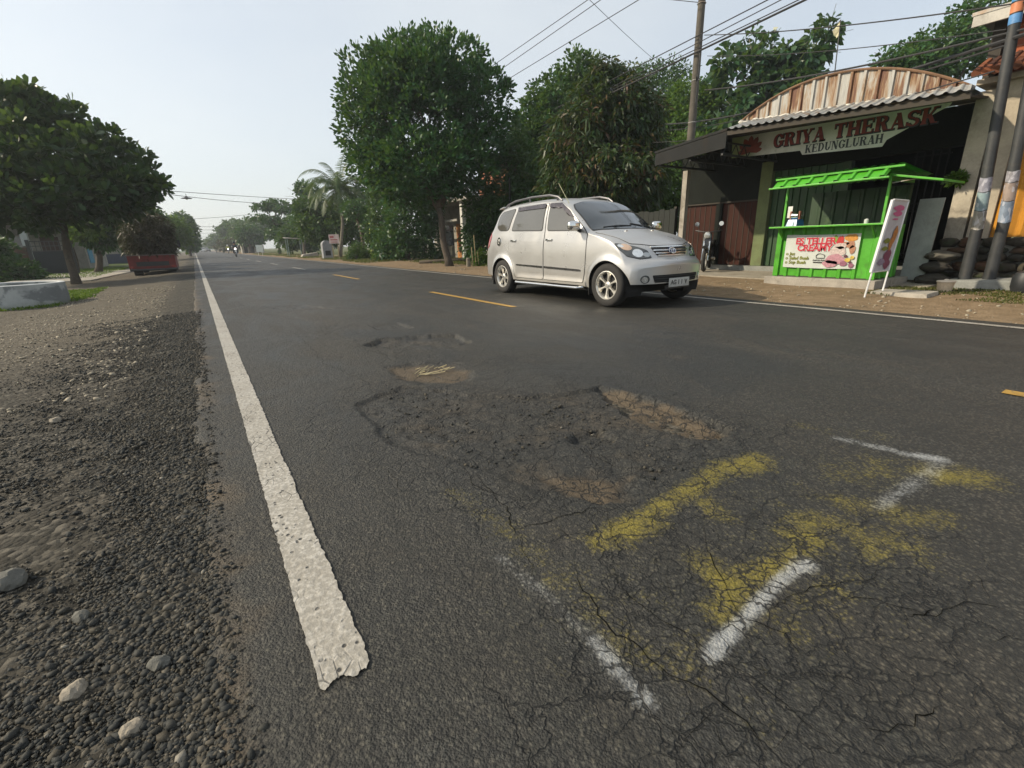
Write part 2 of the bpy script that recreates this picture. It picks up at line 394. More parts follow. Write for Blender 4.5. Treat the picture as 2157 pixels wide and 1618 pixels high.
# cracks
dv = t.n('ShaderNodeVectorMath', {'operation': 'ADD'}, {0: flat, 1: t.n('ShaderNodeVectorMath', {'operation': 'SCALE'}, {0: t.noise(flat, 7, 4, .6, 0, 'Color'), 'Scale': .16}).outputs[0]}).outputs[0]
e1 = t.vor(dv, 4.6, 'DISTANCE_TO_EDGE'); e2 = t.vor(dv, 11.5, 'DISTANCE_TO_EDGE')
wid = t.noise(flat, 6, 3)
k1 = t.math('MULTIPLY', t.step(t.math('DIVIDE', e1, t.math('ADD', .25, wid)), .008, .027, 1, 0), t.step(t.math('ADD', t.attr('crk'), t.math('MULTIPLY', t.noise(flat, 1.7, 3), .8)) , .48, .78))
k2 = t.math('MULTIPLY', t.step(t.math('DIVIDE', e2, t.math('ADD', .25, wid)), .014, .05, 1, 0), t.step(t.math('ADD', t.attr('crk'), t.math('MULTIPLY', t.noise(flat, 2.9, 3), .6)), .66, 1.0))
kr = t.math('MAXIMUM', k1, k2)
c = t.mix(t.math('MULTIPLY', kr, .85), c, (.006, .006, .005))
hgt = t.math('SUBTRACT', t.math('ADD', t.math('MULTIPLY', t.math('SUBTRACT', .6, agg), t.step(t.noise(flat, 2.3, 3), .35, .65, .25, .8)), t.math('ADD', t.math('MULTIPLY', t.noise(flat, 95, 5, .7), 1.0), t.math('MULTIPLY', agg2, -.5))), t.math('MULTIPLY', kr, 1.6))
hgt = t.math('ADD', hgt, t.math('MULTIPLY', t.noise(flat, 19, 5, .65), 1.3))
nm = t.bump(hgt, .8, .0075)
rg = t.step(wear, .3, .7, .52, .74)
road.data.materials.clear(); road.data.materials.append(t.done(t.bsdf(c, rg, 0, nm, Specular_IOR_Level=.45)))

# road markings, thin sheets 4 mm over the asphalt with worn edges
t = NT('worn_white_marking'); p = t.pos(); fl = t.vscale(p, (1, 1, .3))
f1 = t.noise(fl, 55, 4, .65); a1 = t.vor(fl, 34, 'F1'); m1 = t.noise(fl, 4, 4, .6)
c = t.mix(t.step(m1, .3, .7), (.35, .325, .28), (.45, .43, .39))
c = t.mix(t.step(f1, .44, .66, .7, 0), c, (.20, .185, .155))
pit_ = t.math('MULTIPLY', t.step(a1, .12, .26, 1, 0), t.step(t.noise(fl, 9, 3), .40, .56))
crs = t.step(t.vor(t.vscale(fl, (1, .55, 1)), 26, 'DISTANCE_TO_EDGE'), .015, .05, 1, 0)
crs = t.math('MULTIPLY', crs, t.step(t.noise(fl, 3.2, 4), .50, .66))
pit_ = t.math('MAXIMUM', pit_, t.math('MULTIPLY', crs, .75))
c = t.mix(pit_, c, (.04, .038, .033))
c = t.mix(t.step(t.noise(fl, 2.2, 6, .7), .52, .72, 0, .32), c, (.15, .13, .10))
MARK = t.done(t.bsdf(c, .62, 0, t.bump(t.math('SUBTRACT', t.math('ADD', f1, t.math('MULTIPLY', t.noise(fl, 20, 4), .9)), pit_), .8, .006)))
MARKY = plain('worn_yellow_marking', (.34, .20, .035), .65, var=.25, scale=14, stain=(.10, .085, .05), stscale=30, stamt=.6)
def strip(name, x0, x1, y0, y1, m, jag=.006, nx=5):
    if y1 - y0 < 5: yy = np.arange(y0, y1 + .001, .02)
    else: yy = np.concatenate([np.arange(y0, min(6, y1), .011), np.arange(max(6, y0), 20, .06), np.geomspace(20.2, y1, 60)]) if y0 < 6 else np.geomspace(y0, y1, 60)
    xx = np.linspace(0, 1, nx); A, B = np.meshgrid(xx, yy, indexing='ij')
    j0 = (fbm(yy * 70, yy * 0 + x0 * 7, 51, 3) - .5) * 2 * jag + (fbm(yy * 6, yy * 0, 52) - .5) * jag
    j1 = (fbm(yy * 70, yy * 0 + 9, 53, 3) - .5) * 2 * jag + (fbm(yy * 6, yy * 0 + 5, 54) - .5) * jag
    xa = x0 + j0; xb = x1 + j1
    Xs = xa[None] * (1 - A) + xb[None] * A
    Bj = B.copy(); e = (fbm(xx * 9, xx * 0 + y0, 55, 4) - .5) * .045
    for k in range(6): Bj[:, k] += e * (1 - k / 6)
    Vz = road_h(Xs, Bj, False) + .004 + .0015
    return tag(npmesh(name, np.stack([Xs, Bj, Vz], -1).reshape(-1, 3), grid_faces(nx, len(yy)), m, smooth=True), kind='structure')
strip('edge_line', .055, .168, .885, 600, MARK, .0055, 29)
strip('edge_line', 6.52, 6.62, -12, 600, MARK, .004)
for k in range(28):
    y0 = 5.72 + 8.0 * k - 8.0 * 3 - (.13 if k < 3 else 0)
    strip('centre_line', 3.75 + (.09 if k < 3 else 0) - .004 * k, 3.85 + (.09 if k < 3 else 0) - .004 * k, y0, y0 + 3.0, MARKY if k < 5 else MARK, .004, 3)

# open cracks: thin ribbons following the surface
CV, CF = [], []
def crack(pl, w, branch=.5, depth=0, step=.022, amp=.012):
    pts = []
    for a, b_ in zip(pl[:-1], pl[1:]):
        n_ = max(2, int(math.hypot(b_[0] - a[0], b_[1] - a[1]) / step)); pts += [(a[0] + (b_[0] - a[0]) * k / n_, a[1] + (b_[1] - a[1]) * k / n_) for k in range(n_)]
    pts.append(pl[-1]); pts = np.array(pts); s0 = rng.uniform(0, 99); ar = np.arange(len(pts))
    pts = pts + np.stack([fbm(ar * .22 + s0, ar * 0, 1, 4) - .5, fbm(ar * .22 + s0 + 40, ar * 0, 2, 4) - .5], 1) * amp * 5 + rng.normal(0, amp * .22, pts.shape)
    d = np.gradient(pts, axis=0); d = d / (np.linalg.norm(d, axis=1, keepdims=True) + 1e-9); nn_ = np.stack([-d[:, 1], d[:, 0]], 1)
    ww = w * .48 * (.25 + 1.5 * fbm(ar * .5 + s0, ar * 0, 7, 3)**1.5) * np.clip(np.minimum(ar, len(pts) - 1 - ar) / 5, .05, 1)
    L_, R_2 = pts + nn_ * ww[:, None] * .5, pts - nn_ * ww[:, None] * .5; o_ = len(CV)
    zl = road_h(L_[:, 0], L_[:, 1]) + .0025; zr = road_h(R_2[:, 0], R_2[:, 1]) + .0025
    for k in range(len(pts)): CV.append((L_[k, 0], L_[k, 1], zl[k])); CV.append((R_2[k, 0], R_2[k, 1], zr[k]))
    for k in range(len(pts) - 1): CF.append((o_ + 2 * k, o_ + 2 * k + 1, o_ + 2 * k + 3, o_ + 2 * k + 2))
    if depth < 2:
        for k in range(3, len(pts) - 3):
            if rng.uniform() < branch * .12:
                a = math.atan2(d[k, 1], d[k, 0]) + rng.choice([-1, 1]) * rng.uniform(.7, 1.7); l_ = rng.uniform(.05, .22)
                crack([tuple(pts[k]), (pts[k, 0] + math.cos(a) * l_, pts[k, 1] + math.sin(a) * l_)], w * .6, branch * .7, depth + 1, step, amp)
for pl, w in (([(1190, 1170), (1215, 1240), (1290, 1330), (1390, 1400), (1500, 1450), (1590, 1530), (1640, 1618)], .006), ([(1290, 1190), (1340, 1260), (1430, 1330), (1500, 1390), (1600, 1440), (1690, 1530), (1740, 1610)], .0045),
              ([(1480, 1090), (1490, 1150), (1530, 1230), (1560, 1300), (1640, 1330), (1720, 1400)], .004), ([(1560, 1300), (1700, 1250), (1800, 1230), (1850, 1190)], .004), ([(1720, 1280), (1840, 1260), (1960, 1290), (2080, 1270), (2157, 1290)], .005),
              ([(1770, 1490), (1820, 1510), (1850, 1540), (1930, 1545), (2000, 1490), (1985, 1440)], .0055), ([(1890, 1290), (1960, 1300), (1990, 1280)], .013), ([(2050, 1360), (2157, 1330)], .004), ([(1640, 1360), (1700, 1420), (1800, 1440), (1840, 1530)], .003),
              ([(1010, 1000), (1060, 1060), (1080, 1110), (1180, 1090), (1250, 1070), (1330, 1080)], .006), ([(1080, 1110), (1110, 1180), (1130, 1240)], .004), ([(1130, 1100), (1200, 1130), (1260, 1150)], .004), ([(960, 960), (1000, 1020), (1050, 1040), (1120, 1045)], .004),
              ([(900, 900), (960, 930), (1030, 960), (1100, 980)], .004), ([(1180, 920), (1260, 960), (1380, 990), (1450, 960)], .004), ([(1090, 850), (1150, 880), (1220, 900), (1300, 900)], .004), ([(1330, 920), (1400, 940), (1470, 930), (1540, 960)], .004), ([(860, 850), (930, 870), (1010, 860), (1080, 880)], .004),
              ([(1290, 1060), (1280, 1120), (1300, 1170)], .004), ([(700, 700), (780, 740), (860, 760)], .004), ([(620, 700), (690, 770), (790, 810)], .004), ([(1000, 830), (1120, 815), (1240, 812)], .004), ([(760, 960), (820, 1000), (860, 1060)], .003), ([(1400, 1180), (1410, 1240), (1430, 1300)], .0035)):
    crack(GP(*pl), w, .8)
crk_o = tag(npmesh('road_crack', np.array(CV), np.array(CF), plain('crack_dark', (.006, .006, .005), 1.0, Specular_IOR_Level=0.0)), kind='structure')

# ground: one sheet to the horizon; a little under the road, lower on the left, a little higher on the right
gx = np.concatenate([-np.geomspace(420, 4.2, 26), axis((-4, .05, .05), (.05, 6.6, .95), (6.6, 13, .1)), np.geomspace(13.5, 420, 26)])
gy = np.concatenate([axis((-30, 0, 3), (0, 5, .05), (5, 12, .1), (12, 40, .4)), np.geomspace(41, 640, 40)])
GX, GY = np.meshgrid(gx, gy, indexing='ij')
def ground_h(x, y):
    l = -.012 - .17 * np.clip((-.2 - x) / 2.6, 0, 1)**1.1 * np.clip((y - 1) / 9, .25, 1) + (fbm(x * 3, y * 3, 61) - .5) * .03
    rr = -.012 + .05 * np.clip((x - 7.4) / 2, 0, 1) + (fbm(x * 2, y * 2, 62) - .5) * .035 * np.clip((x - 6.9) / .5, 0, 1)
    h = np.where(x < 0, l, rr)
    return np.where((x > -.02) & (x < 6.8), -.06, h) + 0 * y
GZ = ground_h(GX, GY) + np.where((GX < -.1) & (GX > -5), (fbm(GX * 14, GY * 14, 63, 3) - .5) * .018, 0)
ground = npmesh('ground', np.stack([GX, GY, GZ], -1).reshape(-1, 3), grid_faces(len(gx), len(gy)), None, smooth=True)
tag(ground, kind='structure')
t = NT('earth'); p = t.pos(); x = t.xyz(p)[0]; y = t.xyz(p)[1]
big = t.noise(p, .8, 5, .6); mid = t.noise(p, 5, 5, .65); fine = t.noise(p, 45, 4, .65)
st = t.vor(p, 42, 'F1'); stc = t.xyz(t.vor(p, 42, 'F1', 'Color'))[0]
lc = t.mix(t.step(mid, .35, .65), (.025, .0235, .019), (.046, .041, .032))
lc = t.mix(t.step(big, .45, .7, 0, .7), lc, (.040, .041, .036))
pale = t.math('MULTIPLY', t.step(t.math('ADD', y, t.math('MULTIPLY', t.math('SUBTRACT', big, .5), 3)), 3.5, 8.5), t.step(x, -.45, -1.0))
lc = t.mix(t.math('MULTIPLY', pale, .6), lc, (.125, .105, .075))
lc = t.mix(t.step(stc, .5, 1, 0, .5), lc, (.15, .135, .11)); lc = t.mix(t.step(stc, 0, .4, .6, 0), lc, (.02, .018, .014))
rc = t.mix(t.step(mid, .3, .7), (.15, .105, .060), (.23, .165, .10)); rc = t.mix(t.step(fine, .5, .8, 0, .5), rc, (.30, .24, .17))
rc = t.mix(t.step(big, .5, .7, 0, .5), rc, (.095, .075, .045))
c = t.mix(t.step(x, 2.0, 2.1), lc, rc)
gm = t.math('MULTIPLY', t.step(t.math('ADD', t.math('ABSOLUTE', t.math('SUBTRACT', x, 3.3)), t.math('MULTIPLY', t.math('SUBTRACT', big, .5), 4)), 7.2, 9.5), t.step(y, 9, 16))
gm2 = t.math('MULTIPLY', t.step(x, -4.0, -5.5), t.step(y, 2, 8))
c = t.mix(t.math('MAXIMUM', gm2, t.math('MULTIPLY', gm, .8)), c, t.mix(mid, (.035, .055, .012), (.075, .105, .022)))
h = t.math('ADD', t.math('MULTIPLY', fine, .8), t.math('ADD', t.math('MULTIPLY', t.math('SUBTRACT', .6, st), .9), mid))
ground.data.materials.clear(); ground.data.materials.append(t.done(t.bsdf(c, .9, 0, t.bump(h, .9, .012), Specular_IOR_Level=.2)))

# ------------------------------------------------------------------ loose stones
ICO = np.array([(0, 0, 1)] + [(math.cos(a) * .894, math.sin(a) * .894, .447) for a in np.arange(5) * 2 * math.pi / 5] + [(math.cos(a) * .894, math.sin(a) * .894, -.447) for a in (np.arange(5) + .5) * 2 * math.pi / 5] + [(0, 0, -1)])
IF = []
for k in range(5):
    a, b = 1 + k, 1 + (k + 1) % 5; c_, d_ = 6 + k, 6 + (k + 1) % 5
    IF += [(0, a, b), (a, c_, b), (b, c_, d_), (c_, 11, d_)]
IF = np.array(IF)
def stones(name, xy, size, mat, zf, flat=.6, sink=.3):
    n = len(xy); rad = size[:, None, None]
    th = rng.uniform(0, 2 * np.pi, n); ct, s_ = np.cos(th), np.sin(th)
    base = ICO[None] * (1 + rng.uniform(-.28, .28, (n, 12, 1))) * rad
    base = base * np.stack([rng.uniform(.75, 1.35, n), rng.uniform(.6, 1.0, n), rng.uniform(.45, .8, n) * flat / .6], 1)[:, None]
    tl = rng.uniform(-.5, .5, n); c2, s2 = np.cos(tl)[:, None], np.sin(tl)[:, None]
    x, y, z = base[..., 0], base[..., 1], base[..., 2]
    x, z = x * c2 - z * s2, x * s2 + z * c2
    V = np.stack([x * ct[:, None] - y * s_[:, None] + xy[:, 0:1], x * s_[:, None] + y * ct[:, None] + xy[:, 1:2], z + (zf(xy[:, 0], xy[:, 1]) + size * (flat - sink))[:, None]], -1)
    F = IF[None] + (np.arange(n) * 12)[:, None, None]
    return npmesh(name, V.reshape(-1, 3), F.reshape(-1, 3), mat, smooth=False)
t = NT('pebbles'); rp = t.n('ShaderNodeNewGeometry').outputs['Random Per Island']
c = t.ramp(rp, [(0, (.013, .015, .015)), (.3, (.026, .029, .029)), (.55, (.043, .043, .038)), (.75, (.058, .050, .036)), (.9, (.078, .068, .05)), (.99, (.13, .115, .09)), (1, (.26, .24, .20))])
c = t.mix(t.noise(t.pos(), 130, 3), t.mix(.5, c, (.015, .015, .012)), c)
PEB = t.done(t.bsdf(c, .75, 0, t.bump(t.noise(t.pos(), 220, 3), .4, .003), Specular_IOR_Level=.3))
def gz(x, y): return ground_h(x, y)
# dense band beside the asphalt, thinner to the left
n = 150000
yy = .75 + rng.uniform(0, 1, n)**1.9 * 8.2
w = .55 + .35 * fbm(yy * .8, yy * 0, 71)
xx = ROAD_L + .035 + rng.normal(0, .035, n) - np.abs(rng.normal(0, 1, n)) * w * (.55 + .06 * yy)
ok = (xx > -3.2) & (xx > -yy * .85 - .4); xx, yy = xx[ok], yy[ok]
dens = fbm(xx * 3, yy * 2, 72) + .35 * np.exp(-(xx - ROAD_L)**2 / .05); ok = dens > rng.uniform(.25, .75, len(xx)); xx, yy = xx[ok], yy[ok]
sz = (rng.lognormal(-5.75, .5, len(xx))).clip(.0022, .0125) * (1 + .05 * yy)
tag(stones('gravel', np.stack([xx, yy], 1), sz, PEB, lambda a, b_: np.where(a > ROAD_L, np.maximum(gz(a, b_), -.012 + .012 * np.clip((a - ROAD_L) / .06, 0, 1)), gz(a, b_))), 'loose dark roadside gravel and pebbles along the broken asphalt edge', 'gravel', kind='stuff')
# pale chips on the dusty part of the verge further up and on the right-hand verge
n = 5200; xx = -.6 - rng.uniform(0, 1, n) * 2.2; yy = rng.uniform(4.0, 17, n); ok = (fbm(xx * 1.5, yy * .8, 74) > .46); xx, yy = xx[ok], yy[ok]
PALE = plain('pale_chips', (.27, .235, .175), .85, var=.3, scale=20)
tag(stones('gravel_chips', np.stack([xx, yy], 1), rng.lognormal(-4.65, .5, len(xx)).clip(.004, .03), PALE, gz, .4, .2), 'scattered pale stone chips on the dusty left verge', 'gravel', kind='stuff')
n = 900; xx = 6.9 + rng.uniform(0, 1, n)**1.3 * 2.6; yy = rng.uniform(.5, 22, n)
tag(stones('gravel_chips', np.stack([xx, yy], 1), rng.lognormal(-4.4, .5, n).clip(.005, .04), PALE, gz, .4, .2), 'scattered pale stone chips on the brown verge before the stall', 'gravel', kind='stuff')
# rubble in the broken patch
n = 1100; xx = rng.uniform(.6, 2.2, n); yy = rng.uniform(.9, 3.0, n); d = polydist(xx, yy, HOLES[0][0]); ok = (d < .02) & (fbm(xx * 4, yy * 4, 77) > .47); xx, yy = xx[ok], yy[ok]
tag(stones('pothole_rubble', np.stack([xx, yy], 1), rng.lognormal(-5.1, .4, len(xx)).clip(.003, .016), PEB, lambda a, b: road_h(a, b), .5, .2), 'crumbled asphalt bits lying in the broken patch', 'rubble', kind='stuff')
# a few single stones
def stone(px, py, size, mat, label, z=None):
    v = P(px, py, 1) - Vector((0, 0, CAMH)); tt = -(CAMH + .05) / v.z; x, y = v.x * tt, v.y * tt
    bm = bmesh.new(); bmesh.ops.create_icosphere(bm, subdivisions=3, radius=size)
    s0 = random.random() * 50
    for q in bm.verts:
        n_ = fbm(np.array([q.co.x / size * 1.6 + s0]), np.array([q.co.y / size * 1.6 + q.co.z / size * 1.3]), 5)[0]
        q.co *= .50 + .95 * n_; q.co.z *= .7
    me = bpy.data.meshes.new('stone'); bm.to_mesh(me); bm.free(); me.materials.append(mat)
    me.polygons.foreach_set('use_smooth', [True] * len(me.polygons)); me.set_sharp_from_angle(angle=R(22))
    o = bpy.data.objects.new('stone', me); COL.objects.link(o); o.location = (x, y, float(ground_h(np.array([x]), np.array([y]))[0]) + size * .3); o.rotation_euler = (0, 0, random.random() * 6)
    return tag(o, label, 'stone')
STW = plain('white_stone', (.23, .20, .155), .8, var=.25, scale=30, bump=.4, bscale=120); STG = plain('grey_stone', (.10, .098, .085), .85, var=.3, scale=25, bump=.4, bscale=120)
stone(168, 1484, .023, STW, 'white angular stone in the gravel at the lower left')
stone(290, 1568, .019, STW, 'small white rounded stone nearest the camera in the gravel')
stone(25, 1255, .042, STG, 'large grey stone half buried at the left edge of the gravel')
stone(178, 1323, .021, STG, 'dark bluish cobble between the pale stones')
stone(120, 898, .030, STW, 'pale flat stone lying alone on the bare dirt')
stone(345, 1425, .022, STG, 'grey pebble beside the asphalt edge, larger than its neighbours')
# ================================================================== the silver people carrier
def carpaint(name, col, metal=.55, rough=.3):
    t = NT(name); o = t.obj()
    fl = t.vor(o, 900, 'F1', 'Color'); d = t.noise(o, 3, 5, .6)
    c = t.mix(t.step(d, .3, .75, 0, .25), col, cmul(col, .82))
    z = t.xyz(o)[2]
    low = t.math('MULTIPLY', t.step(t.math('ADD', z, t.math('MULTIPLY', t.noise(o, 7, 4), .2)), .62, .34), .45)
    c = t.mix(low, c, (.25, .22, .17))           # road dust on the sills
    return t.done(t.bsdf(c, t.math('ADD', t.step(d, .3, .8, rough - .05, rough + .1), t.math('MULTIPLY', low, .4)), metal, None, Coat_Weight=.18, Coat_Roughness=.12))
PAINT = carpaint('silver_paint', (.50, .495, .485), .66, .32); DPAINT = carpaint('dark_paint', (.03, .03, .035), .3)
BLACKP = plain('black_plastic', (.018, .018, .019), .5, var=.2, scale=12)
SEAM = plain('seam_gap', (.012, .012, .012), .8)
RUBBER = plain('tyre_rubber', (.022, .021, .020), .85, var=.3, scale=20, bump=.2, bscale=80)
CHROME = plain('chrome', (.72, .72, .70), .12, 1.0, var=.06)
RIM = plain('rim_alloy', (.62, .60, .55), .32, .75, var=.1, scale=8)
GLASS_S = plain('side_glass', (.15, .145, .13), .07, .5, var=.07, scale=2, Coat_Weight=.5, Coat_Roughness=.03)
GLASS_W = plain('windscreen_glass', (.020, .026, .031), .05, 0, var=.15, scale=2, IOR=1.7, Coat_Weight=.4, Coat_Roughness=.02)
LAMPG = plain('lamp_glass', (.42, .44, .44), .08, .35, var=.12, scale=9, Coat_Weight=1.0, Coat_Roughness=.02)
LAMPD = plain('lamp_recess', (.07, .075, .075), .2, .3, var=.3, scale=14, Coat_Weight=1.0, Coat_Roughness=.02)
REFL = plain('lamp_reflector', (.85, .85, .82), .1, .9, var=.1, scale=20)
AMBER = plain('amber_lens', (.42, .30, .22), .15, 0, var=.2, Coat_Weight=1.0)
REDL = plain('red_lens', (.30, .012, .01), .2, 0, var=.2, Coat_Weight=1.0)
PLATE = plain('number_plate', (.42, .42, .40), .5, var=.15, scale=15)
PLCH = plain('plate_characters', (.06, .06, .06), .5)
UNDER = plain('underbody', (.010, .010, .010), .9)

zt_ = [(.12, .57), (.15, .625), (.20, .655), (.235, .68), (.26, .745), (.29, .80), (.33, .835), (.40, .872), (.5, .915), (.7, .985), (.9, 1.045), (.98, 1.07), (1.1, 1.135), (1.35, 1.285), (1.6, 1.425), (1.76, 1.505), (1.9, 1.55), (2.1, 1.583), (2.5, 1.608), (3.0, 1.605), (3.4, 1.585), (3.7, 1.55), (3.82, 1.525), (3.88, 1.47), (3.98, 1.20), (4.05, 1.05), (4.12, .9), (4.16, .72), (4.2, .64)]
zr_ = [(.12, .54), (.15, .60), (.2, .64), (.25, .70), (.29, .77), (.36, .825), (.5, .88), (.7, .945), (.9, .99), (1.1, 1.025), (1.2, 1.075), (1.35, 1.195), (1.6, 1.37), (1.76, 1.462), (1.9, 1.508), (2.1, 1.54), (2.5, 1.565), (3.0, 1.56), (3.4, 1.54), (3.6, 1.51), (3.72, 1.46), (3.8, 1.36), (3.9, 1.18), (4.0, 1.02), (4.1, .85), (4.16, .68), (4.2, .60)]
yr_ = [(.12, .66), (.3, .665), (.5, .675), (.7, .69), (1.0, .715), (1.2, .70), (1.6, .645), (1.9, .612), (2.5, .60), (3.4, .60), (3.7, .605), (4.2, .64)]
zb_ = [(.12, .50), (.2, .585), (.29, .70), (.36, .76), (.5, .825), (.7, .895), (.9, .945), (1.1, .985), (1.3, 1.035), (2.2, 1.065), (3.2, 1.10), (3.7, 1.11), (3.9, 1.08), (4.0, .98), (4.1, .8), (4.2, .55)]
W_ = [(.12, .735), (.2, .765), (.35, .79), (.7, .808), (1.2, .802), (3.0, .802), (3.45, .812), (3.9, .79), (4.1, .755), (4.2, .72)]
AX = (.70, 3.43); ARC = .352; ARZ = .292
def warp(u, y):
    s = np.clip(1 - (u - .12) / .62, 0, 1); s = s * s * (3 - 2 * s)
    b = np.clip((u - 3.75) / .45, 0, 1)
    return .23 * (np.abs(y) / .8)**3.0 * s - .10 * (np.abs(y) / .8)**3 * b
def section(u, nS=16, nU=12, nR=14):
    f = lambda tb: float(pchip(tb, u)); zt, zr, yr, zb, w = f(zt_), f(zr_), f(yr_), f(zb_), f(W_)
    zl = float(np.interp(u, [.12, .35, 1.1, 1.25, 3.0, 3.1, 3.8, 4.2], [.235, .235, .25, .27, .27, .27, .30, .32]))
    fl = 0.; ua = u + float(warp(u, .8))
    for a in AX:
        d = abs(ua - a)
        if d < ARC: zl = max(zl, ARZ + math.sqrt(ARC**2 - d * d))
        fl = max(fl, math.exp(-((d - ARC * .4) / (.30))**2 * (1 if d > ARC * .4 else .0)))
    zl = min(zl, zb - .06)
    pts = []
    wb = w - .012
    for k in range(nS):
        s = k / (nS - 1); z = zl + (zb - zl) * s
        y = wb - .055 * (max(0, (z - .70)) / .4)**2 - .028 * max(0, (.5 - z) / .25)**2
        # flared wheel arches and sill bulge
        for a in AX:
            rr = math.hypot(ua - a, z - ARZ)
            y += .030 * math.exp(-((rr - ARC) / .055)**2) if rr > ARC else .030
        if 1.15 < ua < 3.0 and z < .37: y += .02 * min(1, (.37 - z) / .03)
        pts.append((y, z))
    y0, z0 = pts[-1]
    zr = max(zr, z0 + .02)
    for k in range(1, nU + 1):
        s = k / nU; b = .018 * math.sin(math.pi * s)
        pts.append((y0 + (yr - y0) * s + b, z0 + (zr - z0) * s + b * .2))
    zt = max(zt, zr + .004)
    for k in range(1, nR + 1):
        s = k / nR; a = s * math.pi / 2
        e = 2.3
        pts.append((yr * max(0, 1 - s**1.0), zr + (zt - zr) * (1 - (1 - s)**e)))
    p = np.array(pts)
    for _ in range(3):
        q = p.copy(); q[1:-1] = .25 * p[:-2] + .5 * p[1:-1] + .25 * p[2:]
        q[:nS - 3] = p[:nS - 3]; p = q
    return p
US = np.unique(np.concatenate([np.linspace(.12, .42, 26), np.linspace(.42, 1.3, 60), np.linspace(1.3, 3.0, 50), np.linspace(3.0, 3.8, 56), np.linspace(3.8, 4.2, 22)]))
SEC = np.array([section(u) for u in US])       # (nu, m, 2)
def _sec(u):
    i = np.clip(np.searchsorted(US, u) - 1, 0, len(US) - 2); t_ = np.clip((u - US[i]) / (US[i + 1] - US[i]), 0, 1)
    return SEC[i] * (1 - t_) + SEC[i + 1] * t_
def side(ua, z):
    u = ua; y = .8
    for _ in range(8):
        s = _sec(u); y = float(np.interp(z, s[:28, 1], s[:28, 0])); u = ua - float(warp(u, y))
    return (y, ua, z)
def top(y, ua):
    u = ua
    for _ in range(6): u = ua - float(warp(u, y))
    s = _sec(u)[14:]; o = np.argsort(s[:, 0]); return (y, ua, float(np.interp(abs(y), s[o, 0], s[o, 1])))
def front(y, z):
    lo, hi = .12, 1.0
    for _ in range(30):
        m = (lo + hi) / 2; s = _sec(m)[10:]; o = np.argsort(s[:, 0]); h = float(np.interp(abs(y), s[o, 0], s[o, 1]))
        if h < z: lo = m
        else: hi = m
    return (y, lo + float(warp(lo, y)), z)
def rear(y, z):
    lo, hi = 3.6, 4.2
    for _ in range(30):
        m = (lo + hi) / 2; s = _sec(m)[10:]; o = np.argsort(s[:, 0]); h = float(np.interp(abs(y), s[o, 0], s[o, 1]))
        if h > z: lo = m
        else: hi = m
    return (y, lo + float(warp(lo, y)), z)
def dense(poly, step=.04):
    out = []
    for a, b in zip(poly, poly[1:] + poly[:1]):
        n = max(1, int(math.hypot(b[0] - a[0], b[1] - a[1]) / step)); out += [(a[0] + (b[0] - a[0]) * k / n, a[1] + (b[1] - a[1]) * k / n) for k in range(n)]
    return out
def rounded(poly, r=.04):
    out = []
    n = len(poly)
    for i in range(n):
        p, a, b = poly[i], poly[i - 1], poly[(i + 1) % n]
        def tow(q):
            d = math.hypot(q[0] - p[0], q[1] - p[1]); k = min(r, d * .4) / d; return (p[0] + (q[0] - p[0]) * k, p[1] + (q[1] - p[1]) * k)
        s, e = tow(a), tow(b)
        for t_ in (0, .25, .5, .75, 1): out.append(tuple((1 - t_)**2 * s[j] + 2 * t_ * (1 - t_) * p[j] + t_ * t_ * e[j] for j in (0, 1)))
    return out
def patch_on(name, poly, fn, off, mat, parent, outward, mirror=False, nr=7, r=.03, step=.04, thick=True, band=False):
    """a panel that follows the body: outline in 2D, mapped by fn, lifted by off"""
    ol = dense(rounded(poly, r) if r else poly, step); n = len(ol); cx_ = sum(p[0] for p in ol) / n; cy_ = sum(p[1] for p in ol) / n
    if band:
        V = []; F = []
        for k in (1 - band, 1):
            for p in ol: V.append(fn(cx_ + (p[0] - cx_) * k, cy_ + (p[1] - cy_) * k))
        for i in range(n): F.append((i, i + n, (i + 1) % n + n, (i + 1) % n))
    else: V = [fn(cx_, cy_)]; F = []
    for k in range(1, 0 if band else nr + 1):
        for p in ol: V.append(fn(cx_ + (p[0] - cx_) * k / nr, cy_ + (p[1] - cy_) * k / nr))
    for i in range(0 if band else n): F.append((0, 1 + i, 1 + (i + 1) % n))
    for k in range(0 if band else nr - 1):
        for i in range(n): a = 1 + k * n + i; b = 1 + k * n + (i + 1) % n; F.append((a, a + n, b + n, b))
    bm = bmesh.new(); vs = [bm.verts.new(v) for v in V]
    for f in F:
        try: bm.faces.new([vs[i] for i in f])
        except ValueError: pass
    bmesh.ops.recalc_face_normals(bm, faces=bm.faces); bm.normal_update()
    s = sum((f.normal.dot(Vector(outward)) * f.calc_area() for f in bm.faces))
    if s < 0: bmesh.ops.reverse_faces(bm, faces=bm.faces); bm.normal_update()
    nrm = {v: v.normal.copy() for v in bm.verts}
    for v in bm.verts: v.co += nrm[v] * off
    if thick:
        be = [e for e in bm.edges if e.is_boundary]; g = bmesh.ops.extrude_edge_only(bm, edges=be)
        src = {}
        for v in [q for q in g['geom'] if isinstance(q, bmesh.types.BMVert)]:
            b = min((w for e in v.link_edges for w in e.verts if w in nrm), key=lambda w: (w.co - v.co).length)
            v.co -= nrm[b] * (off + .004)
    if mirror:
        for v in bm.verts: v.co.x = -v.co.x
        bmesh.ops.reverse_faces(bm, faces=bm.faces)
    me = bpy.data.meshes.new(name); bm.to_mesh(me); bm.free(); me.materials.append(mat)
    me.polygons.foreach_set('use_smooth', [True] * len(me.polygons)); me.set_sharp_from_angle(angle=R(40)); me.update()
    o = bpy.data.objects.new(name, me); COL.objects.link(o); o.parent = parent
    return o
def sideL(u, z): y, a, b = side(u, z); return (-y, a, b)     # the side that faces the camera is local -x

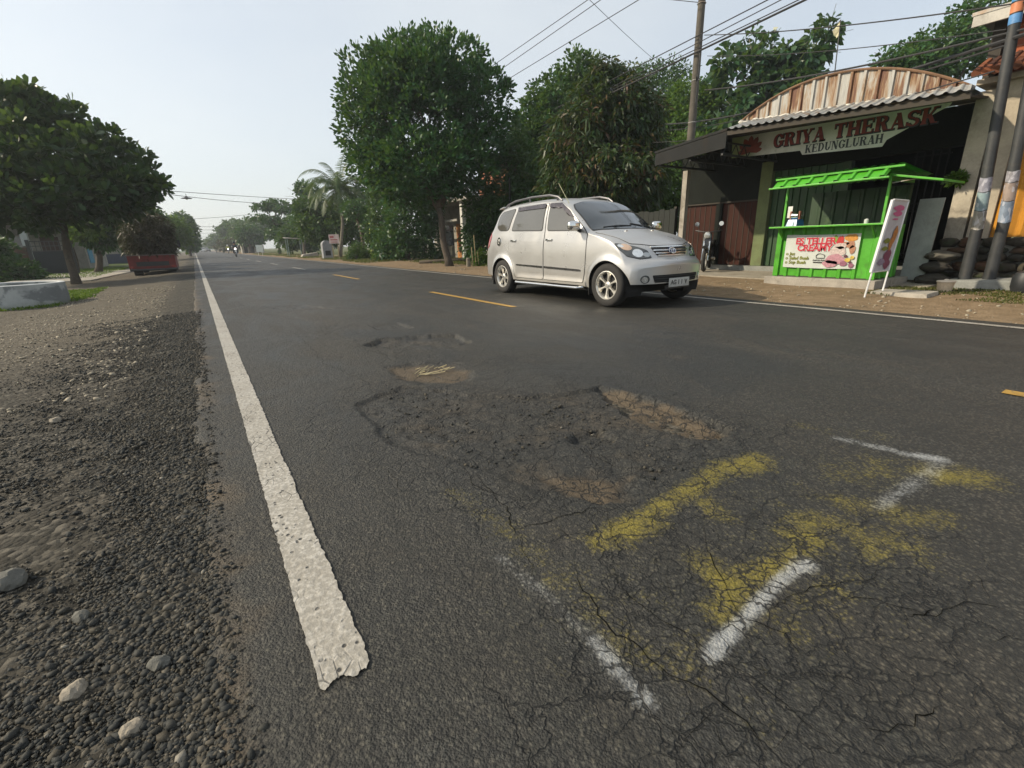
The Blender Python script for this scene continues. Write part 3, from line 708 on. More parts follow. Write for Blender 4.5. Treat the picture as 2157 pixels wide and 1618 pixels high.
car = thing('car', (5.56, 4.13, 0), 'silver people carrier with chrome mirror driving past the potholes', 'car', world=False)
# body shell
m = SEC.shape[1]; nu = len(US)
V = []; F = []
for sgn in (-1, 1):
    for i, u in enumerate(US):
        for y, z in SEC[i]: V.append((sgn * y, u + float(warp(u, y)), z))
for sidx in (0, 1):
    o_ = sidx * nu * m
    for i in range(nu - 1):
        for j in range(m - 1): F.append((o_ + i * m + j, o_ + (i + 1) * m + j, o_ + (i + 1) * m + j + 1, o_ + i * m + j + 1))
for (i, u) in ((0, US[0]), (nu - 1, US[-1])):     # closed nose and tail
    nc = 17; o_ = len(V)
    for j in range(m):
        y, z = SEC[i][j]
        for k in range(nc): yy_ = y * (-1 + 2 * k / (nc - 1)); V.append((yy_, u + float(warp(u, yy_)) , z))
    for j in range(m - 1):
        for k in range(nc - 1): a = o_ + j * nc + k; F.append((a, a + 1, a + nc + 1, a + nc))
bm = bmesh.new(); vs = [bm.verts.new(v) for v in V]
for f in F:
    try: bm.faces.new([vs[i] for i in f])
    except ValueError: pass
bmesh.ops.remove_doubles(bm, verts=bm.verts, dist=.0008); bmesh.ops.recalc_face_normals(bm, faces=bm.faces)
me = bpy.data.meshes.new('body'); bm.to_mesh(me); bm.free(); me.materials.append(PAINT)
me.polygons.foreach_set('use_smooth', [True] * len(me.polygons)); me.set_sharp_from_angle(angle=R(42))
body = bpy.data.objects.new('body', me); COL.objects.link(body); body.parent = car

# underbody and wheel houses
b = MB(); b.box(-.70, .70, .40, 4.0, .20, .34); b.box(-.6, .6, 1.1, 3.0, .34, .9); b.build('underbody', UNDER, car)
for a in AX:
    for s in (-1, 1):
        b = MB(); prof = []
        vs = []; n = 20
        for k in range(n + 1):
            t_ = math.pi * (-.12 + 1.24 * k / n)
            for y in (.775, .46): vs.append((s * y, a - math.cos(t_) * .362, ARZ + math.sin(t_) * .362))
        fs = [(2 * k, 2 * k + 1, 2 * k + 3, 2 * k + 2) for k in range(n)]
        fs.append(tuple(2 * k + 1 for k in range(n + 1)))
        b.add(vs, fs); b.build('wheel_house', UNDER, car)
# doors, hood and glass
fdoor = [(1.20, .315), (2.16, .315), (2.165, 1.06), (2.20, 1.50), (1.88, 1.485), (1.66, 1.375), (1.30, 1.115), (1.155, 1.01), (1.15, .75), (1.165, .5)]
rdoor = [(2.18, .315), (3.02, .315), (3.06, .50), (3.19, .70), (3.23, 1.09), (3.10, 1.505), (2.22, 1.502), (2.185, 1.06)]
fwin = [(1.33, 1.066), (2.105, 1.085), (2.155, 1.475), (1.90, 1.462), (1.68, 1.35), (1.46, 1.19)]
rwin = [(2.255, 1.09), (3.165, 1.115), (3.06, 1.48), (2.275, 1.48)]
qwin = [(3.285, 1.12), (3.56, 1.125), (3.69, 1.20), (3.665, 1.36), (3.58, 1.44), (3.16, 1.478)]
def inset(poly, k):
    cx_ = sum(p[0] for p in poly) / len(poly); cz_ = sum(p[1] for p in poly) / len(poly)
    return [(cx_ + (p[0] - cx_) * k, cz_ + (p[1] - cz_) * k) for p in poly]
def grow(poly, d):
    cx_ = sum(p[0] for p in poly) / len(poly); cz_ = sum(p[1] for p in poly) / len(poly); out = []
    for p in poly:
        v = Vector((p[0] - cx_, p[1] - cz_)); out.append((p[0] + math.copysign(min(d, abs(v.x)), v.x), p[1] + math.copysign(min(d, abs(v.y)), v.y)))
    return out
for sg in (0, 1):
    fn = sideL if sg == 0 else (lambda u, z: side(u, z)); ow = (-1, 0, 0) if sg == 0 else (1, 0, 0); sx = -1 if sg == 0 else 1
    for dn, win in ((fdoor, fwin), (rdoor, rwin)):
        d = patch_on('door', dn, fn, .0065, PAINT, car, ow, nr=18, r=.03)
        patch_on('door_gap', grow(dn, .007), fn, .003, SEAM, d, ow, nr=12, r=.03, thick=False, band=.03)
        patch_on('window_rubber', grow(win, .014), fn, .0095, BLACKP, d, ow, nr=7, r=.05)
        patch_on('window', win, fn, .0125, GLASS_S, d, ow, nr=7, r=.05)
        uh = 2.03 if dn is fdoor else 3.06
        yb = side(uh, .935)[0]
        h = MB(); h.box(sx * (yb + .003), sx * (yb + .034), uh - .075, uh + .075, .925, .955); h.build('handle', CHROME, d, smooth=True, bevel=.008)
        patch_on('handle_cup', [(uh - .08, .90), (uh + .08, .90), (uh + .08, .972), (uh - .08, .972)], fn, .006, CHROME, d, ow, nr=2, r=.03)
        # rain visor over the window
        vz = [(p[0], p[1]) for p in win]
        if dn is fdoor: vis = [(1.60, 1.27), (1.68, 1.335), (1.90, 1.435), (2.16, 1.435), (2.165, 1.485), (1.89, 1.478), (1.66, 1.36), (1.52, 1.25)]
        else: vis = [(2.26, 1.43), (3.05, 1.425), (3.07, 1.487), (2.27, 1.492)]
        patch_on('rain_visor', vis, fn, .026, plain('visor_smoke', (.05, .045, .055), .25, .2), d, ow, nr=4, r=.02)
        ml = [(1.25, .475), (2.145, .497), (2.145, .53), (1.25, .505)] if dn is fdoor else [(2.20, .497), (2.97, .52), (2.97, .545), (2.20, .53)]
        patch_on('side_moulding', ml, fn, .018, plain('moulding_black', (.025, .025, .025), .25, .1, Coat_Weight=.6), d, ow, nr=3, r=.014)
    patch_on('window_rubber', grow(qwin, .012), fn, .0035, BLACKP, car, ow, nr=7, r=.07)
    patch_on('quarter_window', qwin, fn, .0065, GLASS_S, car, ow, nr=7, r=.07)
    cap = patch_on('fuel_cap' if sg == 0 else 'fuel_cap_blank', [(3.54 + .062 * math.cos(q), .93 + .075 * math.sin(q)) for q in np.linspace(0, 2 * math.pi, 20)[:-1]], fn, .014, CHROME, car, ow, nr=4, r=0) if sg == 0 else None
    if cap:
        patch_on('cap_centre', [(3.535 + .036 * math.cos(q), .93 + .042 * math.sin(q)) for q in np.linspace(0, 2 * math.pi, 16)[:-1]], fn, .017, RIM, cap, ow, nr=3, r=0)
        patch_on('cap_notch', [(3.50, .90), (3.545, .91), (3.55, .945), (3.52, .95)], fn, .019, BLACKP, cap, ow, nr=2, r=.008)
    # sill step bar
    yb = .825
    b = MB(); b.tube([(sx * (yb - .08), 1.22, .245), (sx * yb, 1.28, .235), (sx * yb, 2.95, .232), (sx * (yb - .08), 3.02, .245)], .022, 8)
    for uu in (1.5, 2.1, 2.7): b.box(sx * (yb - .2), sx * yb, uu - .02, uu + .02, .228, .24)
    b.build('step_bar', CHROME, car, smooth=True)
    # mirror
    mi = MB(); mi.tube([(sx * .73, 1.33, 1.055), (sx * .82, 1.30, 1.075)], [.035, .028], 10)
    o = mi.build('mirror', BLACKP, car, smooth=True)
    bm = bmesh.new(); bmesh.ops.create_uvsphere(bm, u_segments=20, v_segments=12, radius=1)
    for v in bm.verts:
        c_ = v.co; e = .6
        v.co = Vector((math.copysign(abs(c_.x)**e, c_.x) * .105 + sx * .895, math.copysign(abs(c_.y)**.8, c_.y) * .055 + 1.30, math.copysign(abs(c_.z)**e, c_.z) * .068 + 1.125))
    me = bpy.data.meshes.new('mirror_shell'); bm.to_mesh(me); bm.free(); me.materials.append(CHROME); me.polygons.foreach_set('use_smooth', [True] * len(me.polygons))
    q = bpy.data.objects.new('mirror_shell', me); COL.objects.link(q); q.parent = o
    # roof rails
    b = MB(); yy_ = .555; rp_ = [(sx * yy_, u, top(yy_, u)[2] + h) for u, h in ((1.98, .005), (2.08, .05), (2.3, .075), (2.8, .078), (3.3, .07), (3.55, .045), (3.68, .005))]
    b.tube(rp_, [.012, .017, .018, .018, .018, .017, .012], 8)
    for uu in (2.1, 2.85, 3.5): b.tube([(sx * yy_, uu, top(yy_, uu)[2] - .01), (sx * yy_, uu, top(yy_, uu)[2] + .06)], .016, 8)
    b.build('roof_rail', plain('rail_grey', (.10, .10, .11), .4, .3), car, smooth=True)
    # headlamp
    hp = [(.40, .675), (.58, .662), (.72, .70), (.768, .775), (.772, .852), (.755, .868), (.68, .852), (.55, .812), (.44, .765)]
    hp = [(sx * p[0], p[1]) for p in hp]
    hl = patch_on('headlight', hp, front, .006, LAMPD, car, (0, -1, .3), nr=8, r=.02, step=.03)
    for (cy_, cz_, ry, rz, mt, nm_) in ((.585, .735, .07, .052, REFL, 'lamp_bulb'), (.69, .815, .058, .042, AMBER, 'indicator'), (.735, .832, .026, .02, REFL, 'side_lamp'), (.47, .712, .055, .03, LAMPG, 'lamp_bulb')):
        patch_on(nm_, [(sx * (cy_ + ry * math.cos(q)), cz_ + rz * math.sin(q)) for q in np.linspace(0, 2 * math.pi, 18)[:-1]], front, .0085, mt, hl, (0, -1, .3), nr=3, r=0)
    patch_on('headlight_rim', [(p[0] * (1 if abs(p[0]) < .5 else 1.004), p[1] + (.004 if p[1] > .76 else -.007)) for p in hp], front, .003, SEAM, hl, (0, -1, .3), nr=8, r=.02, step=.03, thick=False)
    # rear lamp
    patch_on('tail_light', [(3.86, 1.02), (3.93, .85), (4.02, .80), (4.03, .95), (3.97, 1.06), (3.90, 1.12)], fn, .008, REDL, car, ow, nr=4, r=.02)
    # fog lamp
    def cap_(y, z): return (y, .12 + float(warp(.12, y)), z)
    fg = patch_on('fog_lamp', [(sx * .57 + .062 * math.cos(q), .395 + .055 * math.sin(q)) for q in np.linspace(0, 2 * math.pi, 18)[:-1]], cap_, .006, LAMPD, car, (0, -1, 0), nr=3, r=0)
    patch_on('fog_lens', [(sx * .575 + .042 * math.cos(q), .39 + .04 * math.sin(q)) for q in np.linspace(0, 2 * math.pi, 16)[:-1]], cap_, .010, REFL, fg, (0, -1, 0), nr=3, r=0)
    # mud flap
    for a in AX: b = MB(); b.box(sx * .58, sx * .78, a + .375, a + .385, .14, .36); b.build('mud_flap', UNDER, car)
wsp = [(-.665, 1.145), (-.45, 1.035), (-.2, .995), (0, .99), (.2, .995), (.45, 1.035), (.665, 1.145), (.60, 1.60), (.545, 1.70), (.3, 1.765), (0, 1.775), (-.3, 1.765), (-.545, 1.70), (-.60, 1.60)]
patch_on('windscreen_seal', [(p[0] * 1.025, p[1] + (-.018 if p[1] < 1.3 else .012)) for p in wsp], top, .003, BLACKP, car, (0, -.5, 1), nr=10, r=.03)
ws = patch_on('windscreen', wsp, top, .0065, GLASS_W, car, (0, -.5, 1), nr=10, r=.03)
hd = [(-.60, .47), (-.35, .345), (-.2, .322), (0, .315), (.2, .322), (.35, .345), (.60, .47), (.665, .75), (.69, 1.06), (.45, 1.0), (.2, .962), (0, .955), (-.2, .962), (-.45, 1.0), (-.69, 1.06), (-.665, .75)]
hood = patch_on('hood', hd, top, .006, PAINT, car, (0, -.3, 1), nr=12, r=.03)
patch_on('hood_gap', [(p[0] * 1.012, p[1] + (-.006 if p[1] < .6 else .006)) for p in hd], top, .002, SEAM, hood, (0, -.3, 1), nr=12, r=.03, thick=False, band=.03)
rg_ = [(-.50, 3.80), (.50, 3.80)]
patch_on('rear_window', [(-.52, 1.17), (.52, 1.17), (.47, 1.44), (-.47, 1.44)], rear, .006, GLASS_W, car, (0, 1, 0), nr=5, r=.05)
b = MB(); b.hexa([(-.52, 3.76, 1.535), (.52, 3.76, 1.535), (.48, 3.97, 1.515), (-.48, 3.97, 1.515)], [(-.52, 3.76, 1.56), (.52, 3.76, 1.56), (.48, 3.97, 1.535), (-.48, 3.97, 1.535)]); b.build('roof_spoiler', PAINT, car, smooth=True, bevel=.006)
# grille with three chrome bars and an oval emblem
gp = [(-.29, .69), (.29, .69), (.345, .755), (.37, .805), (.2, .813), (0, .816), (-.2, .813), (-.37, .805), (-.345, .755)]
gr = patch_on('grille', gp, front, .004, BLACKP, car, (0, -1, .2), nr=6, r=.02)
for z0, hw in ((.805, .372), (.763, .350), (.725, .322), (.694, .29)):
    patch_on('grille_bar', [(-hw, z0 - .009), (hw, z0 - .009), (hw, z0 + .008), (-hw, z0 + .008)], front, .016, CHROME, gr, (0, -1, .2), nr=3, r=.006)
em = patch_on('emblem', [(.07 * math.cos(q), .757 + .042 * math.sin(q)) for q in np.linspace(0, 2 * math.pi, 24)[:-1]], front, .021, plain('emblem_blue', (.03, .04, .12), .3, .2), gr, (0, -1, .2), nr=3, r=0)
def ring_pts(cx_, cz_, rx, rz): return [front(cx_ + rx * math.cos(q), cz_ + rz * math.sin(q)) for q in np.linspace(0, 2 * math.pi, 25)]
b = MB()
for cx_, cz_, rx, rz in ((0, .757, .068, .040), (0, .760, .026, .036), (0, .776, .046, .016)):
    b.tube([(p[0], p[1] - .023, p[2]) for p in ring_pts(cx_, cz_, rx, rz)], .0055, 6, cap=False)
b.build('emblem_ring', CHROME, em, smooth=True)
def cap_(y, z): return (y, .12 + float(warp(.12, y)), z)
patch_on('air_intake', [(-.43, .345), (.43, .345), (.47, .445), (-.47, .445)], cap_, .004, UNDER, car, (0, -1, 0), nr=4, r=.02)
b = MB()
for zz in (.365, .395, .425): b.tube([(y, .12 + float(warp(.12, y)) - .007, zz) for y in np.linspace(-.44, .44, 15)], .004, 5)
b.build('intake_slat', BLACKP, car, smooth=True)
b = MB(); b.box(-.215, .215, .088, .096, .275, .395); pl = b.build('number_plate', PLATE, car, smooth=True, bevel=.004)
b = MB()
for txt, px_ in (('AG', -.12), ('1 1', .02), ('V', .14)):
    v, f = text_mesh(txt, .085, .003); b.add([(p[0] + px_, .0865 - p[2] * .5, p[1] + .335) for p in v], f)
b.build('plate_characters', PLCH, pl)
b = MB(); b.box(-.25, .25, .10, .13, .255, .30); b.build('plate_bracket', BLACKP, car)
# wipers, washer jets, aerial
b = MB()
for x0, x1 in ((-.50, .02), (.05, .55)):
    q0 = top(x0 * .6, 1.01); b.tube([(x1, top(x1, 1.05)[1], top(x1, 1.05)[2] + .012), ((x0 + x1) / 2, top((x0 + x1) / 2, 1.055)[1], top((x0 + x1) / 2, 1.055)[2] + .02), (x0, 1.10, top(x0, 1.10)[2] + .014)], .008, 6)
b.build('wiper', BLACKP, car, smooth=True)
for x0 in (-.28, .28):
    z = top(x0, .86)[2]; b = MB(); b.box(x0 - .022, x0 + .022, .845, .88, z, z + .016); b.build('washer_jet', CHROME, car, smooth=True, bevel=.005)
b = MB(); z = top(-.56, 1.80)[2]; b.tube([(-.575, 1.79, z - .01), (-.60, 2.02, z + .30)], [.006, .003], 6); b.build('aerial', plain('aerial_steel', (.5, .48, .3), .3, .8), car, smooth=True)
# wheels
def make_wheel(parent, x, y, sx, steer=0):
    w = bpy.data.objects.new('wheel', None); COL.objects.link(w); w.parent = parent; w.location = (x, y, .304); w.rotation_euler = (R(random.uniform(0, 60)), 0, steer)
    prof = [(.195, -.085), (.225, -.094), (.27, -.092), (.294, -.075), (.304, -.045), (.304, .045), (.294, .075), (.27, .092), (.225, .094), (.195, .085)]
    b = MB(); b.lathe(prof, axis='x', n=48, closed=True)
    b.build('tyre', RUBBER, w, smooth=True)
    f = sx
    b = MB(); b.lathe([(.196, f * .083), (.200, f * .088), (.190, f * .090), (.178, f * .074), (.170, f * .03), (.170, -f * .06), (.196, -f * .08)], axis='x', n=40)
    b.lathe([(.002, f * .066), (.03, f * .068), (.036, f * .062), (.05, f * .060), (.058, f * .050), (.058, f * .02)], axis='x', n=24)
    for k in range(6):     # six broad spokes with rounded openings between
        a0 = k * math.pi / 3
        vs = []
        prof_ = [(.045, .62), (.075, .40), (.105, .30), (.135, .30), (.160, .40), (.182, .56)]
        for rr, hw in prof_:
            for s_, dx in ((-1, .030), (-.55, .058), (.55, .058), (1, .030)):
                a = a0 + s_ * hw * .5 * (1.0 if rr > .07 else 1.0)
                vs.append((f * (dx + .012 * (rr / .18)), rr * math.sin(a), rr * math.cos(a)))
        fs = []
        for i in range(len(prof_) - 1):
            for j in range(3): q = i * 4 + j; fs.append((q, q + 1, q + 5, q + 4))
        b.add(vs, fs)
    b.build('rim', RIM, w, smooth=50)
    b = MB(); b.lathe([(.001, f * .015), (.172, f * .015)], axis='x', n=30); b.lathe([(.05, f * .024), (.12, f * .024), (.12, f * .016)], axis='x', n=30)
    b.build('brake_disc', UNDER, w)
    b = MB(); b.lathe([(.001, f * .072), (.022, f * .072), (.027, f * .066)], axis='x', n=20)
    for k in range(5):
        a = k * 2 * math.pi / 5; b.lathe([(.001, f * .066), (.007, f * .066), (.007, f * .055)], (0, .043 * math.sin(a), .043 * math.cos(a)), 'x', 8)
    b.build('hub_cap', CHROME, w, smooth=True)
    return w
make_wheel(car, -.715, AX[0], -1, R(3)); make_wheel(car, .715, AX[0], 1, R(3)); make_wheel(car, -.72, AX[1], -1); make_wheel(car, .72, AX[1], 1)
# ================================================================== right-hand roadside: stall, therapy house, neighbour, poles
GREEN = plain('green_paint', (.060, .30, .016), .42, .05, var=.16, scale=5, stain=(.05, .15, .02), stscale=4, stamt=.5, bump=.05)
GREEND = plain('green_paint_in_shade', (.008, .034, .006), .55, var=.25, scale=4, stain=(.05, .09, .03), stamt=.7)  # stall green darkened to carry the interior shade, with stains over it
CONC = plain('concrete', (.30, .275, .235), .9, var=.2, scale=5, bump=.35, bscale=50, stain=(.13, .115, .09), stamt=.7)
CONCG = plain('concrete_grey', (.20, .205, .19), .9, var=.22, scale=6, bump=.35, bscale=50, stain=(.09, .095, .075), stscale=3, stamt=.8)
WHITEP = plain('white_board', (.62, .62, .60), .6, var=.08, scale=3, stain=(.40, .39, .34), stscale=3, stamt=.4)
BANW = plain('banner_vinyl', (.46, .49, .46), .45, var=.06, scale=3, bump=.12, bscale=6)
REDT = plain('red_print', (.42, .016, .035), .5, var=.1); REDO = plain('red_print_outline', (.55, .47, .46), .5, var=.05)
OLIVE = plain('olive_print', (.16, .17, .01), .5, var=.1); BLK = plain('black_print', (.03, .03, .03), .5)
TIMB = plain('dark_timber', (.035, .028, .020), .8, var=.3, scale=9)
STEELD = plain('dark_steel', (.03, .032, .033), .6, .2, var=.3, scale=9)
# rusty ribbed zinc
t = NT('rusty_zinc'); o = t.obj(); x = t.vscale(o, (1, 3.2, .35))
n = t.noise(x, 1.6, 6, .65, .4); f = t.noise(t.vscale(o, (1, 9, .6)), 6, 4, .6)
c = t.mix(t.step(f, .3, .7), (.24, .24, .23), (.36, .355, .33))
c = t.mix(t.step(n, .43, .56), c, (.22, .13, .055)); c = t.mix(t.step(t.math('ADD', n, t.math('MULTIPLY', f, .25)), .62, .72), c, (.095, .035, .016))
RUSTZ = t.done(t.bsdf(c, .62, .15, None))
ZINC = plain('old_zinc', (.34, .335, .31), .6, .2, var=.25, scale=5, stain=(.28, .15, .06), stamt=.7)
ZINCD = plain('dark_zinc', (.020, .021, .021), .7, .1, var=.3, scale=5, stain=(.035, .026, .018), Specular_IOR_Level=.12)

# ---- juice stall
st = thing('juice_stall', (9.3, 4.08, .17), 'bright green corrugated juice stall with white menu banner on a concrete plinth', 'stall')
X0, X1, Y0, Y1 = 9.3, 10.25, 3.28, 4.86
b = MB(); b.box(9.12, 10.5, 3.16, 4.98, -.06, .17); pli = tag(b.build('concrete_plinth', CONC, None, bevel=.012), 'low brown concrete plinth under the green juice stall', 'plinth')
b = MB(); b.corr((X0, Y1, .18), (0, Y0 - Y1, 0), (0, 0, .87), 7, (-.028, 0, 0)); b.build('front_panel', GREEN, st)
b = MB(); b.corr((X1, Y0, .18), (X0 - X1, 0, 0), (0, 0, .87), 4, (0, -.022, 0)); b.build('side_panel', GREEN, st)
b = MB(); b.corr((X0, Y1, .18), (X1 - X0, 0, 0), (0, 0, .87), 4, (0, .022, 0)); b.build('side_panel', GREEN, st)
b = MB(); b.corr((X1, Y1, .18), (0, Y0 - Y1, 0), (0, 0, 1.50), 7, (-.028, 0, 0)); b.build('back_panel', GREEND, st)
b = MB(); b.box(X0 - .02, X1, Y0, Y1, .172, .19); b.build('floor_board', TIMB, st)
for (px, py) in ((X0 + .01, Y1 - .01), (X0 + .01, Y0 + .01)):
    b = MB(); b.box(px - .018, px + .018, py - .018, py + .018, 1.068, 1.80); b.build('post', GREEN, st)
for (px, py) in ((X0 - .028, Y1 - .0), (X0 - .028, Y0 + .0)):
    b = MB(); b.box(px - .012, px + .035, py - .045, py + .045, .178, 1.036); b.build('corner_trim', GREEN, st, bevel=.004)
b = MB(); b.box(9.02, 9.44, 3.08, 4.96, 1.04, 1.068); b.build('counter', GREEN, st, bevel=.005)
for py in (4.80, 3.34):
    b = MB(); b.prism([(9.26, .84), (9.05, 1.036), (9.08, 1.038), (9.262, .88)], 'xz', py - .012, py + .012); b.build('counter_bracket', GREEN, st)
# roof: steep ribbed front fascia, sheet sloping to the back, lifted side flap
b = MB(); b.corr((9.0, 4.98, 1.74), (0, -1.72, 0), (.20, 0, .145), 8, (-.022, 0, .022)); b.build('fascia', GREEN, st)
b = MB(); b.box(8.965, 9.0, 3.20, 5.03, 1.715, 1.74); b.build('fascia_rail', GREEN, st, bevel=.004)
b = MB(); b.corr((9.12, 5.02, 1.905), (0, -1.96, 0), (1.28, 0, -.10), 16, (0, 0, .022), prof=[(0, 0), (.25, .75), (.5, 1), (.75, .75)]); b.build('roof_sheet', GREEN, st)
b = MB(); b.box(9.12, 9.15, 3.08, 5.0, 1.87, 1.898)
b.build('roof_beam', GREEN, st)
b = MB(); b.slab([(9.24, 3.25, 1.755), (10.2, 3.25, 1.755), (10.2, 2.62, 1.62), (9.24, 2.62, 1.62)], (0, 0, .03)); b.build('side_flap', GREEN, st, bevel=.004)
b = MB(); b.tube([(9.30, 3.26, 1.66), (9.30, 2.95, 1.69)], .008, 6); b.build('flap_stay', ZINC, st)
b = MB(); b.box(9.3, X1, Y0 + .0, Y0 + .03, 1.70, 1.752); b.build('side_rail', GREEN, st)
# banner on the front
bn = thing('menu_banner', (9.25, 4.12, .34), 'white menu banner with red dessert title on the front of the green stall', 'banner')
by0, by1, bz0, bz1 = 4.73, 3.53, .345, .92
def on_front(v, x, yc, zc): return [(x - p[2] * .3, yc - p[0], zc + p[1]) for p in v]
vs = []; n = 24
for i in range(n + 1):
    yy_ = by0 + (by1 - by0) * i / n
    for k in range(9): zz = bz0 + (bz1 - bz0) * k / 8 - .01 * math.sin(i / n * math.pi); vs.append((9.262 - .004 * math.sin(i * 1.3) * math.sin(k * .8) - .002, yy_, zz))
b = MB(); b.add(vs, [(i * 9 + k, i * 9 + k + 1, (i + 1) * 9 + k + 1, (i + 1) * 9 + k) for i in range(n) for k in range(8)]); b.build('sheet', BANW, bn, smooth=True)
for mat_, bo, dx in ((REDO, .013, 0), (REDT, .0055, .002)):
    b = MB()
    for tx, sz_, yc, zc in (('ES TELLER', .15, 4.22, .80), ('CREAMY', .15, 4.22, .685)):
        v, f = text_mesh(tx, sz_, bo); b.add(on_front(v, 9.252 - dx, yc, zc), f)
    b.build('title', mat_, bn)
b = MB()
for tx, zc in (('o Jus', .585), ('o Salad Buah', .51), ('o Sop Buah', .435)):
    v, f = text_mesh(tx, .080, .002, 'LEFT', .12); b.add(on_front(v, 9.252, 4.70, zc), f)
b.build('menu_lines', OLIVE, bn)
b = MB(); b.tube([(9.251, 4.10 - .07 * math.cos(q), .545 + .045 * math.sin(q) * (1 + .15 * math.cos(3 * q))) for q in np.linspace(0, math.pi, 16)], .006, 5)
b.tube([(9.251, 4.17, .545), (9.251, 4.165, .515), (9.251, 4.035, .515), (9.251, 4.03, .545)], .005, 5)
v, f = text_mesh('DAPUR PUNEL', .036, .001, 'CENTER', .2); b.add(on_front(v, 9.252, 4.10, .475), f)
b.box(9.249, 9.253, 3.995, 4.205, .432, .450); b.build('small_logo', BLK, bn)
# printed picture at the right: glass of dessert, fruit, hand
def disc(b, yc, zc, ry, rz, x, n=18, wob=0, s=0):
    pts = [(yc + ry * math.cos(q) * (1 + wob * math.sin(q * 3 + s)), zc + rz * math.sin(q) * (1 + wob * math.cos(q * 5 + s))) for q in np.linspace(0, 2 * math.pi, n, endpoint=False)]
    b.prism(pts, 'yz', x, x + .0008)
PR = lambda nme, c: plain('print_' + nme, c, .5, var=.3, scale=40)
for nm_, col, items in (('orange', (.75, .33, .05), [(3.66, .85, .10, .06)]), ('red', (.62, .03, .03), [(3.82, .80, .055, .085)]), ('green', (.25, .40, .06), [(3.90, .84, .03, .06)]), ('skin', (.50, .24, .14), [(3.66, .74, .07, .06), (3.62, .66, .045, .07), (3.73, .76, .05, .025)]),
                       ('cream', (.72, .60, .56), [(3.83, .63, .125, .085), (3.80, .72, .09, .05)]), ('pink', (.60, .30, .36), [(3.86, .50, .15, .085), (3.93, .42, .12, .06)]), ('mauve', (.35, .13, .20), [(3.72, .43, .055, .045), (3.60, .40, .04, .04)]), ('yellow', (.75, .55, .10), [(3.66, .49, .045, .035), (3.60, .53, .03, .03)]), ('dark', (.12, .03, .05), [(3.70, .55, .03, .025), (3.62, .45, .025, .02)])):
    b = MB()
    for q in items: disc(b, *q, 9.2535 - .0012 * (['orange', 'red', 'green', 'skin', 'cream', 'pink', 'mauve', 'yellow', 'dark'].index(nm_) * 1.05 + 1), 20, .10, q[0] * 40)
    b.build('printed_picture', PR(nm_, cmul(col, .62)), bn)
# blue ice crusher on the counter
ice = thing('ice_crusher', (9.30, 4.62, 1.07), 'blue ice crusher with silver hopper on the stall counter', 'machine')
BLUE = plain('blue_enamel', (.03, .13, .30), .35, var=.2)
b = MB(); b.hexa([(9.16, 4.54, 1.069), (9.44, 4.54, 1.069), (9.44, 4.74, 1.069), (9.16, 4.74, 1.069)], [(9.2, 4.56, 1.19), (9.42, 4.56, 1.19), (9.42, 4.72, 1.19), (9.2, 4.72, 1.19)]); b.build('base', BLUE, ice, bevel=.008)
b = MB(); b.hexa([(9.14, 4.60, 1.075), (9.16, 4.60, 1.075), (9.16, 4.69, 1.075), (9.14, 4.69, 1.075)], [(9.18, 4.60, 1.16), (9.2, 4.60, 1.16), (9.2, 4.69, 1.16), (9.18, 4.69, 1.16)]); b.build('chute', plain('pale_blue', (.35, .5, .62), .4), ice)
b = MB(); b.lathe([(.001, -.06), (.055, -.06), (.06, 0), (.055, .06), (.001, .06)], (9.28, 4.64, 1.25), 'y', 20); b.build('drum', CHROME, ice, smooth=True)
for yy_ in (4.565, 4.715): b = MB(); b.box(9.25, 9.31, yy_ - .012, yy_ + .012, 1.19, 1.33); b.build('side_frame', plain('rust_red', (.22, .07, .04), .6), ice)
b = MB(); b.tube([(9.28, 4.56, 1.25), (9.28, 4.50, 1.25), (9.28, 4.50, 1.31)], .008, 6); b.build('crank', STEELD, ice, smooth=True)
# white notice hanging on the post
b = MB(); b.box(9.30, 9.306, 4.72, 4.80, 1.22, 1.42); tag(b.build('notice_sheet', WHITEP, None), 'narrow white notice hanging inside the stall beside its far post', 'notice')
# small jar and lamp inside
b = MB(); b.lathe([(.001, 0), (.03, 0), (.033, .06), (.02, .075), (.001, .08)], (9.32, 3.52, 1.069), 'z', 16); tag(b.build('glass_jar', plain('jar', (.5, .52, .5), .1, 0, var=.1), None, smooth=True), 'small pale jar near the right end of the stall counter', 'jar')

# ---- feather-flag style upright banner on two legs
ub = thing('upright_banner', (8.45, 2.86, 0), 'tall narrow white advertising banner with pink title standing on two thin legs', 'banner')
tl, tr_, bl, br = Vector((8.30, 2.85, 1.36)), Vector((8.86, 2.86, 1.36)), Vector((8.22, 2.91, .37)), Vector((8.78, 2.90, .37))
def uvp(u, v, lift=0): 
    p = bl * (1 - u) * (1 - v) + br * u * (1 - v) + tl * (1 - u) * v + tr_ * u * v; return p + Vector((0, -1, .06)) * lift
FR = plain('banner_frame', (.66, .66, .66), .4, .2)
b = MB()
for u in (0, 1): b.tube([uvp(u, 1), uvp(u, 0), uvp(u, 0) + (uvp(u, 0) - uvp(u, 1)) * .40], .013, 8)
b.tube([uvp(0, 1), uvp(1, 1)], .012, 8); b.tube([uvp(0, 0), uvp(1, 0)], .01, 8); b.build('frame', FR, ub, smooth=True)
b = MB(); b.slab([uvp(0, 0), uvp(1, 0), uvp(1, 1), uvp(0, 1)], (0, .006, 0)); b.build('sheet', plain('banner_sheet', (.42, .42, .46), .5, var=.1, scale=4), ub)
b = MB(); b.slab([uvp(0, 0, .004) - Vector((.03, 0, 0)), uvp(.03, 0, .004), uvp(.03, 1, .004), uvp(0, 1, .004) - Vector((.03, 0, 0))], (0, .03, 0)); b.build('white_edge', plain('banner_edge', (.60, .60, .62), .5, var=.04), ub)
